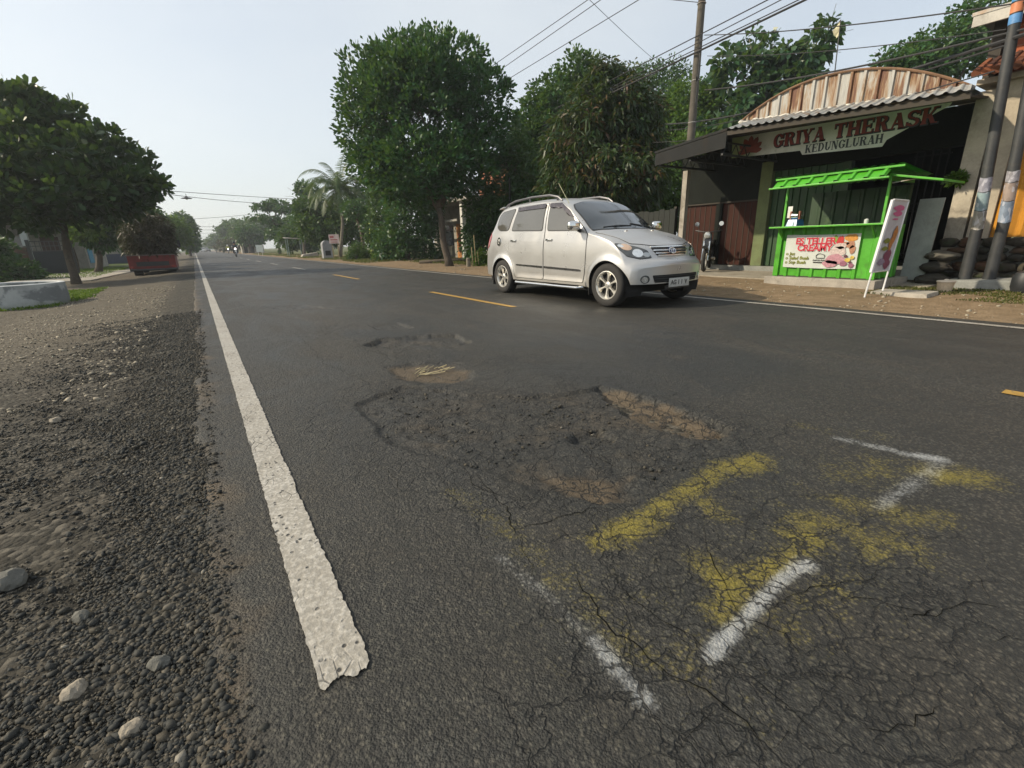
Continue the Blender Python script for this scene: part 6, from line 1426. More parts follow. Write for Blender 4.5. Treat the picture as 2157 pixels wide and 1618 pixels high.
for x in (-13.4, -11.0, -8.8, -6.9): b = MB(); b.box(x, x + .32, 41.6, 41.92, -.25, 2.8); b.build('column', LWW, lh)
b = MB(); b.hexa([(-14.6, 41.0, 2.82), (-5.8, 41.0, 2.82), (-5.8, 52.5, 2.82), (-14.6, 52.5, 2.82)], [(-13.0, 44.5, 4.6), (-7.4, 44.5, 4.6), (-7.4, 49, 4.6), (-13.0, 49, 4.6)]); b.build('roof', plain('roof_tile_brown', (.14, .06, .04), .9, var=.3, scale=8), lh)
for x in (-12.6, -10.1): b = MB(); b.box(x, x + 1.1, 43.44, 43.49, .7, 2.0); w_ = b.build('window', GLASS_W, lh); b = MB(); b.box(x - .05, x + 1.15, 43.40, 43.435, .62, .69); b.build('sill', LWW, w_)
b = MB(); b.box(-8.3, -7.4, 43.44, 43.49, -.2, 1.95); b.build('door', DOORB, lh)
b = MB(); b.box(-6.19, -6.15, 44.0, 45.6, .2, 1.5); b.build('blue_cloth', plain('blue_cloth', (.04, .20, .30), .8, var=.2), lh)
l2 = thing('village_house', (-6.5, 62, -.2), 'low house with dark base band behind the lawn, seen left of the truck', 'house')
b = MB(); b.box(-11, -3.6, 60, 66, -.25, 2.7); b.build('wall', plain('wall_greyish', (.26, .25, .22), .9, var=.2, scale=2), l2)
b = MB(); b.box(-11.05, -3.55, 59.95, 59.99, -.25, .7); b.build('base_band', plain('band_dark', (.03, .04, .07), .8), l2)
b = MB(); b.hexa([(-11.6, 59, 2.55), (-3.0, 59, 2.55), (-3.0, 66.5, 2.55), (-11.6, 66.5, 2.55)], [(-10, 61.5, 4.0), (-4.6, 61.5, 4.0), (-4.6, 64.5, 4.0), (-10, 64.5, 4.0)]); b.build('roof', plain('roof_brown2', (.13, .07, .05), .9, var=.3, scale=8), l2)
for x in (-9.5, -5.6): b = MB(); b.box(x, x + 1.2, 59.93, 59.98, .9, 2.1); b.build('window', GLASS_W, l2)
# ---- loaded truck seen from behind
TZ = -.2; tk = thing('loaded_truck', (-1.66, 26.8, TZ), 'small red truck parked on the left verge piled high with cut foliage', 'truck')
REDP = plain('truck_red', (.17, .015, .013), .5, .1, var=.25, scale=4, stain=(.06, .02, .015), stamt=.6)
def tb(name, mat, *a, bevel=0, **k): b_ = MB(); b_.box(*a); return b_.build(name, mat, k.get('parent', tk), bevel=bevel)
x0, x1, yb = -2.52, -.80, 26.8
tb('bed_floor', STEELD, x0, x1, yb, yb + 3.4, .27 + TZ, .36 + TZ)
tg_ = tb('tailgate', REDP, x0, x1, yb - .03, yb + .03, .36 + TZ, .92 + TZ, bevel=.01)
tb('stripe', BLACKP, x0 + .28, x1 - .25, yb - .042, yb - .033, .47 + TZ, .66 + TZ, parent=tg_)
tb('ledge', plain('ledge_grey', (.16, .13, .12), .7, var=.2), x0 - .02, x1 + .02, yb - .05, yb + .05, .925 + TZ, .965 + TZ, parent=tg_)
for x in (x0, x1 - .05): tb('side_board', REDP, x, x + .05, yb + .04, yb + 3.4, .36 + TZ, .95 + TZ)
tb('rear_bumper', plain('bumper_grey', (.07, .08, .085), .5, .3), x0 + .02, x1 - .02, yb - .12, yb - .045, .31 + TZ, .36 + TZ)
tb('tail_light', REDL, x0 + .04, x0 + .18, yb - .06, yb - .035, .40 + TZ, .48 + TZ); tb('tail_light', REDL, x1 - .18, x1 - .04, yb - .06, yb - .035, .40 + TZ, .48 + TZ)
for x in (x0 + .06, x1 - .40):
    for yy_ in (yb + .75, yb + 4.0):
        b = MB(); b.lathe([(.16, 0), (.27, -.0), (.31, .03), (.31, .29), (.27, .32), (.16, .32), (.15, .28), (.001, .26)], (x + .01, yy_, .31 + TZ), 'x', 24); b.build('wheel', RUBBER, tk, smooth=True)
b = MB(); b.hexa([(x0 + .05, yb + 3.5, .3 + TZ), (x1 - .05, yb + 3.5, .3 + TZ), (x1 - .05, yb + 5.0, .3 + TZ), (x0 + .05, yb + 5.0, .3 + TZ)], [(x0 + .12, yb + 3.5, 1.92 + TZ), (x1 - .12, yb + 3.5, 1.92 + TZ), (x1 - .12, yb + 4.7, 1.92 + TZ), (x0 + .12, yb + 4.7, 1.92 + TZ)]); b.build('cab', plain('cab_white', (.42, .42, .40), .5, var=.15), tk, bevel=.05)
b = MB(); b.tube([(x1 - .04, yb + 4.5, 1.45 + TZ), (x1 + .16, yb + 4.3, 1.5 + TZ)], .012, 6); b.box(x1 + .10, x1 + .24, yb + 4.27, yb + 4.31, 1.28 + TZ, 1.62 + TZ); b.build('wing_mirror', BLACKP, tk)
tb('head_board', plain('ladder_grey', (.30, .30, .28), .6), x1 - .06, x1 + .0, yb + 3.38, yb + 3.44, .95 + TZ, 1.85 + TZ)
ld = thing('foliage_load', (-1.66, 28.3, .75 + TZ), 'brown and green heap of cut branches filling the red truck', 'load')
hb = [(-1.66, 28.0, 1.35 + TZ, .93, 1.35, .62), (-1.66, 28.3, 1.85 + TZ, .84, 1.25, .52), (-1.70, 28.2, 2.5 + TZ, .66, .95, .42), (-1.3, 28.0, 2.2 + TZ, .55, .9, .4), (-1.25, 27.9, 1.75 + TZ, .50, 1.1, .55), (-2.10, 27.8, 1.55 + TZ, .48, 1.1, .5), (-1.66, 27.2, 1.15 + TZ, .88, .5, .36), (-2.25, 27.7, 2.0 + TZ, .34, .7, .5), (-1.08, 27.7, 2.05 + TZ, .32, .7, .48)]
V, F = crown(hb, 900, 12, .22, .022, spread=.16, out=.4, upb=-.1, droop=.5, shell=.8, wob=.12); npmesh('cut_leaves', V, F, leafmat('leaf_cut', [(0, (.022, .015, .009)), (.5, (.055, .036, .020)), (.8, (.038, .045, .016)), (1, (.10, .055, .028))], .1), ld, off=(-1.66, 28.3, .75 + TZ))
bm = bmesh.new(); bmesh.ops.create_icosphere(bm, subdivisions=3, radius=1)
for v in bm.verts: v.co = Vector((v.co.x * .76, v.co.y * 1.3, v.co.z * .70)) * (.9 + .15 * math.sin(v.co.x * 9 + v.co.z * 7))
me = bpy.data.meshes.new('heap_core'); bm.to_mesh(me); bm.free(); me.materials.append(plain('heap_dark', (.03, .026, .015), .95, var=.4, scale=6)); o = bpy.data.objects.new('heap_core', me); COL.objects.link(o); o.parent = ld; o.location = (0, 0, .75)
# ================================================================== far right side
hs = thing('village_house', (14, 27, 0), 'two storey house with open balcony and brick upper wall behind the big round tree', 'house')
PLS = plain('house_plaster', (.26, .25, .22), .9, var=.2, scale=2, stain=(.13, .12, .1)); PLW = plain('house_white', (.50, .50, .46), .8, var=.12)
b = MB(); b.box(14, 19, 23, 31, -.05, 3.1); b.build('wall', PLS, hs)
b = MB(); b.box(12.4, 19.2, 22.8, 31.2, 3.11, 3.30); b.build('balcony_slab', PLS, hs)
b = MB(); b.box(12.5, 12.6, 24.5, 30.9, 2.1, 2.22); b.build('beam', PLS, hs)
for y in (29.6, 28.7, 24.0): b = MB(); b.box(12.6, 12.85, y, y + .25, -.05, 3.10); b.build('column', PLW, hs)
b = MB(); b.box(13.93, 13.99, 26.4, 27.4, 0, 2.05); d_ = b.build('door', plain('orange_door', (.40, .17, .05), .6, var=.2), hs); b = MB(); b.box(13.90, 13.925, 26.6, 27.2, .4, 1.5); b.build('panel', plain('door_red', (.26, .07, .04), .6), d_)
b = MB(); b.box(13.93, 13.99, 28.0, 29.4, .8, 2.0); b.build('window', GLASS_W, hs)
b = MB(); b.box(15, 19, 22.9, 26.2, 3.305, 5.1); b.build('brick_wall', plain('raw_brick', (.32, .13, .07), .9, var=.25, scale=9), hs)
b = MB()
for k in range(14): b.tube([(12.5, 24.6 + k * .48, 3.3), (12.5, 24.6 + k * .48, 4.1)], .025, 6)
for z in (3.7, 4.1): b.tube([(12.5, 23.2, z), (12.5, 31, z)], .028, 6)
for y in (24.6, 27.5, 30.8): b.tube([(12.55, y, 3.3), (12.55, y, 5.2)], .035, 6)
b.tube([(12.55, 24, 5.2), (12.55, 31, 5.2)], .035, 6); b.build('railing', plain('rail_white', (.5, .5, .47), .6), hs)
b = MB(); b.slab([(14.5, 22.6, 5.12), (19.3, 22.6, 5.12), (19.3, 26.5, 5.5), (14.5, 26.5, 5.5)], (0, 0, .08)); b.build('roof', ZINCD, hs)
lp = P(793, 546, 32); lw_ = thing('lime_pillar', (lp.x, lp.y, 0), 'lime green garden wall end beside the dark leaning trunk', 'wall')
b = MB(); b.box(lp.x - .32, lp.x + .32, lp.y - .15, lp.y + .15, -.05, 1.3); b.box(lp.x - .26, lp.x + .24, lp.y - .12, lp.y + .12, 1.303, 2.35); b.build('pillar', plain('lime_paint', (.34, .42, .09), .8, var=.15, stain=(.3, .33, .2)), lw_); b = MB(); b.box(lp.x + .02, lp.x + .40, lp.y - .20, lp.y - .155, -.05, .85); b.build('pale_sheet', PLW, lw_)
tp = P(812, 547, 31.5); b = MB(); b.hexa([(tp.x - .25, tp.y - .1, -.05), (tp.x + .35, tp.y - .2, -.05), (tp.x + .35, tp.y + .2, -.05), (tp.x - .2, tp.y + .2, -.05)], [(tp.x - .3, tp.y, 1.35), (tp.x + .05, tp.y - .1, 1.3), (tp.x + .1, tp.y + .1, 1.3), (tp.x - .25, tp.y + .15, 1.35)]); tag(b.build('tarpaulin', plain('teal_tarp', (.012, .06, .085), .6, var=.25), None), 'dark teal tarpaulin leaning beside the lime green pillar', 'tarpaulin')
BAMB = plain('bamboo', (.22, .18, .09), .7, var=.25, scale=9)
def signboard(label, px, pyb, D, pyt0, pyt1, wpx, mat, posts=2, rot=0, txt=None, postm=BAMB):
    c = P(px, pyb, D); k = D / FPX; zt, zb = P(px, pyt0, D).z, P(px, pyt1, D).z; w = wpx * k
    t_ = thing('roadside_sign', (c.x, c.y, 0), label, 'sign', rz=rot, world=False)
    b = MB(); b.box(-w / 2, w / 2, -.02, .02, zb, zt); bd = b.build('board', mat, t_)
    for s in ((-.28, .28) if posts == 2 else (0,)): b = MB(); b.tube([(s * w, .04, -.1), (s * w * 1.05, .04, zt - .05)], .035, 8); b.build('post', postm, t_, smooth=True)
    if txt:
        b = MB()
        for (u, v, ww, hh) in txt: b.box(-w / 2 + u * w, -w / 2 + (u + ww) * w, -.026, -.021, zb + v * (zt - zb), zb + (v + hh) * (zt - zb))
        b.build('faded_print', plain('faded_print', (.35, .10, .10), .7), bd)
    return t_
signboard('pinkish white board on bamboo posts before the coconut palms', 709, 546, 33.5, 494, 513, 21, plain('sign_pinkish', (.52, .42, .40), .6, var=.2, scale=4), 2, R(-35), [(.15, .35, .7, .12), (.2, .12, .6, .08), (.1, .6, .4, .25)])
signboard('white roadside sign with green print at the far bend of the right verge', 549, 537, 62, 516, 531, 15, plain('sign_white', (.45, .50, .48), .6, var=.15, scale=3), 2, R(-35), None, PLW)
c_ = P(691, 545, 36); sk = thing('grey_shelter', (c_.x, c_.y, 0), 'small grey arched shelter beside the pinkish board', 'shelter')
b = MB(); pf = [(-.35, 0), (.35, 0), (.35, 1.05)] + [(.35 * math.cos(q), 1.05 + .3 * math.sin(q)) for q in np.linspace(.2, math.pi - .2, 8)] + [(-.35, 1.05)]; b.prism([(p[0] + c_.x, p[1]) for p in pf], 'xz', c_.y - .3, c_.y + .3); w0 = b.build('shell', plain('shelter_grey', (.22, .23, .24), .8, var=.2), sk); b = MB(); b.box(c_.x - .2, c_.x + .2, c_.y - .312, c_.y - .304, .25, .6); b.build('opening', UNDER, sk)
c_ = P(622, 535, 52); sh = thing('open_shelter', (c_.x, c_.y, 0), 'thin-roofed open bamboo shelter on the far right verge', 'shelter')
b = MB(); b.slab([(c_.x - .9, c_.y - .8, 1.85), (c_.x + .9, c_.y - .8, 1.75), (c_.x + .9, c_.y + .8, 1.8), (c_.x - .9, c_.y + .8, 1.95)], (0, 0, .05)); b.build('roof', ZINC, sh)
for dx, dy in ((-.7, -.6), (.75, -.6), (.75, .6), (-.7, .6)): b = MB(); b.tube([(c_.x + dx, c_.y + dy, -.1), (c_.x + dx, c_.y + dy, 1.8)], .04, 7); b.build('post', plain('blue_post', (.16, .22, .22), .7), sh)
c_ = P(520, 534, 90); s2 = thing('roadside_stall', (c_.x, c_.y, 0), 'row of small wooden stalls with pale fronts on the far right verge', 'stall')
b = MB(); b.box(c_.x - .8, c_.x + 3.0, c_.y - 1, c_.y + 1.2, -.1, 1.5); b.build('wall', plain('stall_pale', (.30, .28, .24), .8, var=.35, scale=1.5), s2); b = MB(); b.slab([(c_.x - 1.3, c_.y - 1.5, 1.45), (c_.x + 3.4, c_.y - 1.5, 1.6), (c_.x + 3.4, c_.y + 1.5, 2.1), (c_.x - 1.3, c_.y + 1.5, 2.0)], (0, 0, .08)); b.build('roof', plain('stall_roof', (.12, .10, .085), .8), s2)
for k in range(3): b = MB(); b.box(c_.x - .4 + k * 1.1, c_.x + .2 + k * 1.1, c_.y - 1.03, c_.y - 1.005, 0, 1.3); b.build('opening', UNDER, s2)
b = MB(); c_ = P(652, 540, 44); b.hexa([(c_.x - .8, c_.y - .5, -.1), (c_.x + .8, c_.y - .5, -.1), (c_.x + .8, c_.y + .5, -.1), (c_.x - .8, c_.y + .5, -.1)], [(c_.x - .6, c_.y - .4, .25), (c_.x + .7, c_.y - .4, .4), (c_.x + .7, c_.y + .4, .4), (c_.x - .6, c_.y + .4, .25)]); tag(b.build('culvert_block', CONC, None, bevel=.04), 'sloping concrete culvert block in the grass of the far right verge', 'block')
# things between the big tree and the car
c_ = P(953, 552, 22); b = MB(); b.tube([(c_.x - 1.3, c_.y + .9, .10), (c_.x - .2, c_.y + .15, .14), (c_.x + 1.4, c_.y - .95, .12)], [.07, .09, .08], 10); tag(b.build('felled_log', BARK, None, smooth='all'), 'dark felled log lying on the verge behind the big trunk', 'log')
c_ = P(987, 562, 18.2); b = MB(); b.lathe([(.001, -.05), (.09, -.05), (.085, .33), (.06, .36), (.001, .36)], (c_.x, c_.y, 0), 'z', 14); tag(b.build('tree_stump', BARKL, None, smooth=True), 'short mossy stump beside the bamboo stakes', 'stump')
for k, (px, pt) in enumerate(((997, 520), (1003, 495), (1009, 530))):
    c_ = P(px, 562, 18.3); tpz = P(px - 1, pt, 18.3).z; b = MB(); b.tube([(c_.x, c_.y, -.05), (c_.x - .03, c_.y + .02, tpz)], .022, 7); tag(b.build('bamboo_stake', BAMB, None, smooth=True), 'thin bamboo stake stuck in the verge left of the silver car, ' + ('beside the stump', 'tallest of the three', 'shortest of the three')[k], 'stake', 'bamboo stakes left of the silver car')
c_ = P(1077, 545, 19.5); b = MB(); b.tube([(c_.x, c_.y, 0), (c_.x, c_.y, P(1077, 380, 19.5).z)], .045, 9); tag(b.build('steel_post', ZINCD, None, smooth=True), 'thin grey steel post rising behind the tail of the silver car', 'post')

# ================================================================== motorbikes and riders
LIT = NT('lit_headlight'); em_ = LIT.n('ShaderNodeEmission', None, {'Color': (1, .96, .88), 'Strength': 9.0}).outputs[0]; LIT = LIT.done(em_)
def skin_body(name, verts, edges, radii, mat, parent, root=0):
    me = bpy.data.meshes.new(name); me.from_pydata(verts, edges, []); o = bpy.data.objects.new(name, me); COL.objects.link(o)
    o.modifiers.new('s', 'SKIN'); sv = me.skin_vertices[0].data
    for i, r_ in enumerate(radii): sv[i].radius = (r_, r_); sv[i].use_root = (i == root)
    sb = o.modifiers.new('u', 'SUBSURF'); sb.levels = 2; sb.render_levels = 2
    dg = bpy.context.evaluated_depsgraph_get(); m2 = bpy.data.meshes.new_from_object(o.evaluated_get(dg)); bpy.data.objects.remove(o); bpy.data.meshes.remove(me)
    m2.name = name; m2.materials.clear(); m2.materials.append(mat); m2.polygons.foreach_set('use_smooth', [True] * len(m2.polygons)); q = bpy.data.objects.new(name, m2); COL.objects.link(q); q.parent = parent; return q
def motorbike(label, loc, rz, lit=True, col=(.04, .04, .045)):
    m_ = thing('motorbike', loc, label, 'motorbike', rz=rz, world=False); BP = plain('bike_paint', col, .3, .1, Coat_Weight=.5)
    for y in (-.62, .62):
        w = MB(); w.lathe([(.21, -.045), (.26, -.045), (.285, 0), (.26, .045), (.21, .045)], (0, y, .285), 'x', 28, closed=True); tw = w.build('wheel', RUBBER, m_, smooth=True)
        w = MB(); w.lathe([(.20, -.03), (.215, 0), (.20, .03)], (0, y, .285), 'x', 24, closed=True)
        for k in range(5): a = k * 2 * math.pi / 5; w.tube([(0, y, .285), (0, y + .2 * math.sin(a), .285 + .2 * math.cos(a))], .014, 5)
        w.build('rim', RIM, tw, smooth=True)
    b = MB(); b.prism([(-.46, .62), (-.38, .95), (-.30, .96), (-.24, .60), (-.05, .42), (.20, .44), (.30, .66), (.75, .80), (.80, .70), (.42, .40), (.2, .28), (-.2, .28)], 'yz', -.10, .10); b.build('body', BP, m_, bevel=.03)
    b = MB(); b.prism([(-.02, .70), (.10, .76), (.70, .80), (.72, .73), (.30, .66), (.02, .64)], 'yz', -.11, .11); b.build('seat', BLACKP, m_, bevel=.025)
    b = MB(); b.tube([(-.07, -.62, .285), (-.07, -.44, .75)], .025, 7); b.tube([(.07, -.62, .285), (.07, -.44, .75)], .025, 7); b.build('fork', CHROME, m_, smooth=True)
    b = MB(); b.prism([(-.80, .58), (-.62, .62), (-.44, .55), (-.44, .58), (-.62, .65), (-.80, .61)], 'yz', -.06, .06); b.build('mudguard', BP, m_)
    b = MB(); b.tube([(-.32, -.28, 1.02), (-.15, -.36, .99), (0, -.38, .97), (.15, -.36, .99), (.32, -.28, 1.02)], .018, 7); b.build('handlebar', BLACKP, m_, smooth=True)
    for s in (-1, 1): b = MB(); b.tube([(s * .22, -.32, 1.0), (s * .28, -.34, 1.16)], .008, 5); b.lathe([(.001, -.01), (.055, -.01), (.055, .01), (.001, .01)], (s * .29, -.34, 1.18), 'y', 14); b.build('mirror', CHROME, m_, smooth=True)
    b = MB(); b.lathe([(.001, -.04), (.06, -.03), (.085, 0), (.085, .06), (.001, .08)], (0, -.44, .90), 'y', 18); b.build('headlight', LIT if lit else LAMPG, m_, smooth=True)
    b = MB(); b.lathe([(.001, -.25), (.045, -.25), (.05, .25), (.001, .25)], (.13, .50, .30), 'y', 12); b.build('exhaust', CHROME, m_, smooth=True)
    b = MB(); b.box(-.08, .08, .79, .81, .52, .66); b.build('number_plate', BLACKP, m_)
    return m_
SKIN = plain('skin', (.30, .16, .10), .6)
def rider(label, loc, rz, jacket, helmet):
    p_ = thing('person', loc, label, 'person', rz=rz, world=False)
    # joints: pelvis, spine, chest, neck, head, then arms and legs; riding posture, hands on the grips
    v = [(0, .22, .86), (0, .20, 1.05), (0, .14, 1.28), (0, .10, 1.42), (0, .07, 1.56)]
    e = [(0, 1), (1, 2), (2, 3), (3, 4)]; r_ = [.13, .13, .145, .055, .10]
    for s in (-1, 1):
        i = len(v); v += [(s * .19, .13, 1.33), (s * .30, -.02, 1.12), (s * .30, -.24, 1.03), (s * .31, -.31, 1.03)]; e += [(2, i), (i, i + 1), (i + 1, i + 2), (i + 2, i + 3)]; r_ += [.06, .048, .036, .038]
        i = len(v); v += [(s * .12, .16, .82), (s * .20, -.22, .72), (s * .17, -.06, .38), (s * .17, -.18, .30)]; e += [(0, i), (i, i + 1), (i + 1, i + 2), (i + 2, i + 3)]; r_ += [.09, .07, .05, .045]
    skin_body('body', v, e, r_, SKIN, p_)
    jv = v[:4] + v[5:8] + v[13:16]; je = [(0, 1), (1, 2), (2, 3), (2, 4), (4, 5), (5, 6), (2, 7), (7, 8), (8, 9)]; skin_body('jacket', jv, je, [.145, .15, .165, .07, .075, .063, .05, .075, .063, .05], jacket, p_)
    tv = [v[0]] + v[9:12] + v[17:20]; te = [(0, 1), (1, 2), (2, 3), (0, 4), (4, 5), (5, 6)]; skin_body('trousers', tv, te, [.15, .105, .085, .062, .105, .085, .062], plain('dark_trousers', (.03, .035, .05), .9), p_)
    b = MB(); b.lathe([(.001, -.02), (.10, -.02), (.135, .04), (.14, .10), (.115, .18), (.06, .225), (.001, .235)], (0, .08, 1.52), 'z', 20); b.build('helmet', helmet, p_, smooth=True)
    return p_
HW = plain('helmet_white', (.6, .6, .6), .3); HB = plain('helmet_black', (.02, .02, .02), .3)
gp_ = 'motorbikes coming along the road'
for lab, rl, (x, y, z), jk, hm in (('motorbike with lit headlight riding towards the camera, nearest of those on the road', 'rider in dark jacket and black helmet on the nearest motorbike', (4.02, 65.2, 0), (.05, .06, .07), HB),
      ('distant motorbike ridden beside the far pair of cars', 'far rider in grey on the motorbike beside the far cars', (4.9, 150, 0), (.12, .12, .13), HB),
      ('distant motorbike on the right edge of the road with a yellow-clad rider', 'far rider in a yellow-green jacket at the right edge of the road', (6.0, 118, 0), (.38, .42, .05), HW),
      ('motorbike with lit headlight riding on the left verge far off', 'far rider in black on the left verge motorbike', (-.55, 118, -.2), (.03, .03, .035), HB)):
    motorbike(lab, (x, y, z), 0)['group'] = gp_
    rider(rl, (x, y, z), 0, plain('jacket', jk, .85, var=.2), hm)['group'] = 'riders on the distant motorbikes'
motorbike('black motorbike parked in the shade before the brown doors', (11.45, 7.85, .06), R(-62), False, (.012, .012, .013))
# two cars far down the road, copies of the near one
for loc, lab, mt in (((2.6, 205, 0), 'tiny silver car far down the road, left of the dark one', PAINT), ((4.4, 212, 0), 'tiny dark car far down the road facing the camera', DPAINT)):
    c2 = copy_tree(car); c2.location = loc; c2['label'] = lab; c2['category'] = 'car'; c2['group'] = 'cars far down the road'; c2.name = 'car'
    for ob in [q for q in COL.objects if q.parent == c2 or (q.parent and q.parent.parent == c2)]:
        if ob.data and mt is not PAINT and ob.data.materials and ob.data.materials[0] == PAINT: ob.material_slots[0].link = 'OBJECT'; ob.material_slots[0].material = mt

# ================================================================== overhead cables
CAB = plain('cable_black', (.02, .02, .022), .7)
def PX(px, py, X):
    v = P(px, py, 1) - Vector((0, 0, CAMH)); return Vector((0, 0, CAMH)) + v * (X / v.x)
def PY(px, py, Y):
    v = P(px, py, 1) - Vector((0, 0, CAMH)); return Vector((0, 0, CAMH)) + v * (Y / v.y)
def cable(label, a, b_, sag, r_=.011, group='cables over the roadside', ext=(0, 0), n=24):
    a, b_ = Vector(a), Vector(b_); d = b_ - a; pts = [a + d * (t_ := -ext[0] + (1 + ext[0] + ext[1]) * k / n) - Vector((0, 0, sag * 4 * t_ * (1 - t_))) for k in range(n + 1)]
    m_ = MB(); m_.tube(pts, r_, 6); return tag(m_.build('overhead_cable', CAB, None, smooth=True), label, 'cable', group)
for k, (p0, p1, lb) in enumerate((((1238, 0), (1040, 137), 'leftmost thin cable passing behind the big round tree'), ((1265, 0), (1050, 150), 'second thin cable passing behind the big round tree'), ((1345, 0), (1080, 161), 'rightmost thin cable running down to the big round tree'))):
    cable(lb, PX(*p0, 11.2), PX(*p1, 11.2), 0, .010, ext=(.5, 1.2))
cable('thin service cable falling from the sky to the pale feathery tree', PX(1232, -10, 11.2), P(1395, 140, 24), .05, .008)
M0 = [PX(1478, y, 12.42) for y in (60, 78, 92, 99)]
for k, (p0, p1, r_, lb) in enumerate((((1617, 0), (1330, 147), .013, 'highest cable crossing the concrete pole above the others'), ((1645, 0), (1330, 163), .011, 'second highest cable crossing the concrete pole'), ((1682, 0), (1325, 172), .012, 'third cable crossing the concrete pole'), ((1696, 0), (1328, 177), .024, 'thick lowest cable bundle crossing the concrete pole'))):
    cable(lb, PX(*p0, 12.38), PX(*p1, 12.38), 0, r_, ext=(.5, .9))
cable('cable from the concrete pole to the top of the banded pole', PX(1484, 74, 12.4), PX(2136, 8, 10.3), .08, .011, ext=(0, .35))
cable('thin cable below it running to the banded pole from the concrete pole', PX(1490, 118, 12.5), PX(2120, 62, 10.3), .10, .008)
A1 = PX(2122, 84, 10.3)
cable('thick sagging cable bundle from the banded pole across the gable', A1, P(1395, 262, 20), .25, .026, ext=(.3, 0))
cable('second thick cable from the banded pole above the sagging bundle', PX(2124, 70, 10.3), PX(1485, 190, 12.6), .10, .017, ext=(.3, 0))
cable('cable just under the thick bundle, slack across the gable', PX(2118, 96, 10.3), P(1370, 275, 22), .30, .014)
cable('lowest slack cable hanging across the canopy and gable', PX(2095, 150, 10.3), P(1375, 300, 15), .22, .010)
cable('thin wire along the foot of the rusty gable', PX(2080, 195, 10.5), PX(1560, 255, 10.85), .02, .006)
cable('cable leaving the top of the concrete pole to the left', PX(1480, 6, 12.5), PX(1400, -2, 12.5), 0, .009, ext=(0, 1.5))
gX = 'cables crossing over the road'
cable('upper cable of the pair with a lamp crossing the road', PY(300, 398, 33), PY(660, 421, 46), .05, .016, gX)
cable('lower cable of the pair crossing the road near the lamp', PY(300, 402, 33), PY(640, 430, 46), .2, .016, gX)
cable('far cable crossing the road above the distant trees', PY(395, 462, 75), PY(560, 448, 95), .1, .025, gX)
for k, y in enumerate((475, 482, 489, 497)): cable('faint distant cable crossing the road, ' + ('highest', 'second', 'third', 'lowest')[k] + ' of four', PY(405, y + 2, 105 + 15 * k), PY(500, y - 2, 115 + 15 * k), .2, .03, gX)
lc_ = PY(391, 408, 36.6); hl_ = thing('hanging_lamp', tuple(lc_), 'small dark street lamp hanging from the cables over the road', 'lamp', world=False)
b = MB(); b.tube([(0, 0, .0), (0, 0, -.16)], .015, 6); b.build('stem', STEELD, hl_); b = MB(); b.lathe([(.03, -.14), (.08, -.2), (.30, -.27), (.29, -.285), (.001, -.26)], axis='z', n=20); b.build('shade', STEELD, hl_, smooth=True); b = MB(); b.lathe([(.001, -.36), (.05, -.34), (.06, -.29), (.001, -.265)], axis='z', n=12); b.build('bulb', LAMPG, hl_, smooth=True)
# thin pole with a pale cloth above the gable
f0, f1 = PX(1753, 200, 12.3), PX(1771, 42, 12.3); fl = thing('cloth_pole', (f0.x, f0.y, 2.2), 'thin rod with a pale yellowish cloth tip rising behind the rusty gable', 'rod')
b = MB(); b.tube([(f0.x, f0.y, 2.2), tuple(f0), tuple(f1)], .012, 6); b.build('rod', STEELD, fl)
V = []; F = []
for k in range(9):
    t_ = k / 8; c_ = f1.lerp(f0, t_ * .20); w = .11 * math.sin(math.pi * (.15 + .8 * t_)); V += [(c_.x, c_.y + .01, c_.z), (c_.x + .05 * math.sin(k * 1.3), c_.y + .01 + w, c_.z - .05 + .02 * math.sin(k * 2))]
m_ = MB(); m_.add(V, [(2 * k, 2 * k + 1, 2 * k + 3, 2 * k + 2) for k in range(8)]); m_.build('cloth', plain('pale_cloth', (.48, .45, .30), .8, var=.25, scale=9), fl, smooth=True)
# straw lying in the second hole
cx_, cy_ = G(900, 780); m_ = MB()
for k in range(26):
    a = random.uniform(-.5, .9); x, y = cx_ + random.uniform(-.17, .17), cy_ + random.uniform(-.10, .14); l_ = random.uniform(.03, .12); z = float(road_h(np.array([x]), np.array([y]))[0]) + .012
    m_.tube([(x, y, z), (x + l_ * math.cos(a), y + l_ * math.sin(a), z + random.uniform(0, .02))], .0032, 4)
tag(m_.build('straw', plain('straw_pale', (.45, .38, .22), .8, var=.2), None), 'dry pale straw scattered in the small pothole', 'straw', kind='stuff')
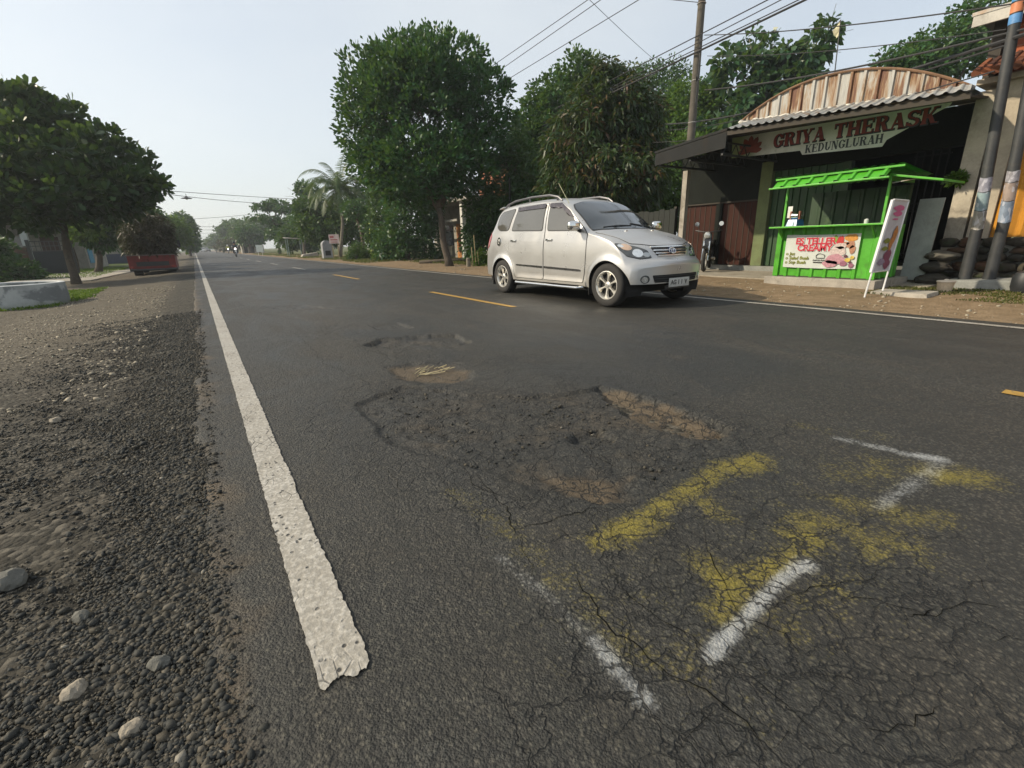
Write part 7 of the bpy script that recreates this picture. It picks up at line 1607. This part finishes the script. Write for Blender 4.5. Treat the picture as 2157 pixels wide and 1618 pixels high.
# ================================================================== hill beyond the houses, air
pk = P(1990, 138, 110); hx = np.linspace(-1, 1, 40); HX, HY = np.meshgrid(hx, hx, indexing='ij'); rr = np.hypot(HX, HY)
HZ = np.clip(1 - rr, 0, 1)**1.15 * pk.z * (1 + .5 * (fbm(HX * 4 + 9, HY * 4, 91) - .5)) - 1
tag(npmesh('hill', np.stack([pk.x + HX * 26, pk.y + HY * 34, HZ], -1).reshape(-1, 3), grid_faces(40, 40), plain('forest_hill', (.03, .06, .03), .9, var=.4, scale=.08), smooth=True), kind='structure')
t = NT('air'); pv = t.n('ShaderNodeVolumePrincipled', None, {'Color': (.86, .92, .98, 1), 'Density': .0010, 'Anisotropy': .35}).outputs[0]; t.t.links.new(pv, t.out.inputs['Volume'])
zt_h = pk.z + 6
b = MB(); b.box(-430, 430, -40, 650, -2.2, zt_h); tag(b.build('haze', t.m, None), kind='stuff')
# sky: Nishita with thin high haze
wv = wt.nodes.new('ShaderNodeTexCoord'); nz = wt.nodes.new('ShaderNodeTexNoise'); nz.inputs['Scale'].default_value = 1.6; nz.inputs['Detail'].default_value = 5; nz.inputs['Roughness'].default_value = .55
mp = wt.nodes.new('ShaderNodeMapping'); mp.inputs['Scale'].default_value = (1, 1, 2.5); wt.links.new(wv.outputs['Generated'], mp.inputs[0]); wt.links.new(mp.outputs[0], nz.inputs['Vector'])
mr = wt.nodes.new('ShaderNodeMapRange'); wt.links.new(nz.outputs[0], mr.inputs[0]); mr.inputs[1].default_value = .3; mr.inputs[2].default_value = .75; mr.inputs[3].default_value = .50; mr.inputs[4].default_value = .72
mx = wt.nodes.new('ShaderNodeMix'); mx.data_type = 'RGBA'; wt.links.new(mr.outputs[0], mx.inputs[0]); wt.links.new(sky.outputs[0], mx.inputs[6]); mx.inputs[7].default_value = (6.0, 6.25, 6.25, 1)
wt.links.new(mx.outputs[2], bg.inputs[0])
sky.dust_density = 2.0; bg.inputs[1].default_value = .122; sl.energy = 4.2; sl.color = (1, .87, .66); S.view_settings.exposure = .4; S.cycles.use_adaptive_sampling = False; S.cycles.sample_clamp_indirect = 3; S.cycles.blur_glossy = .6
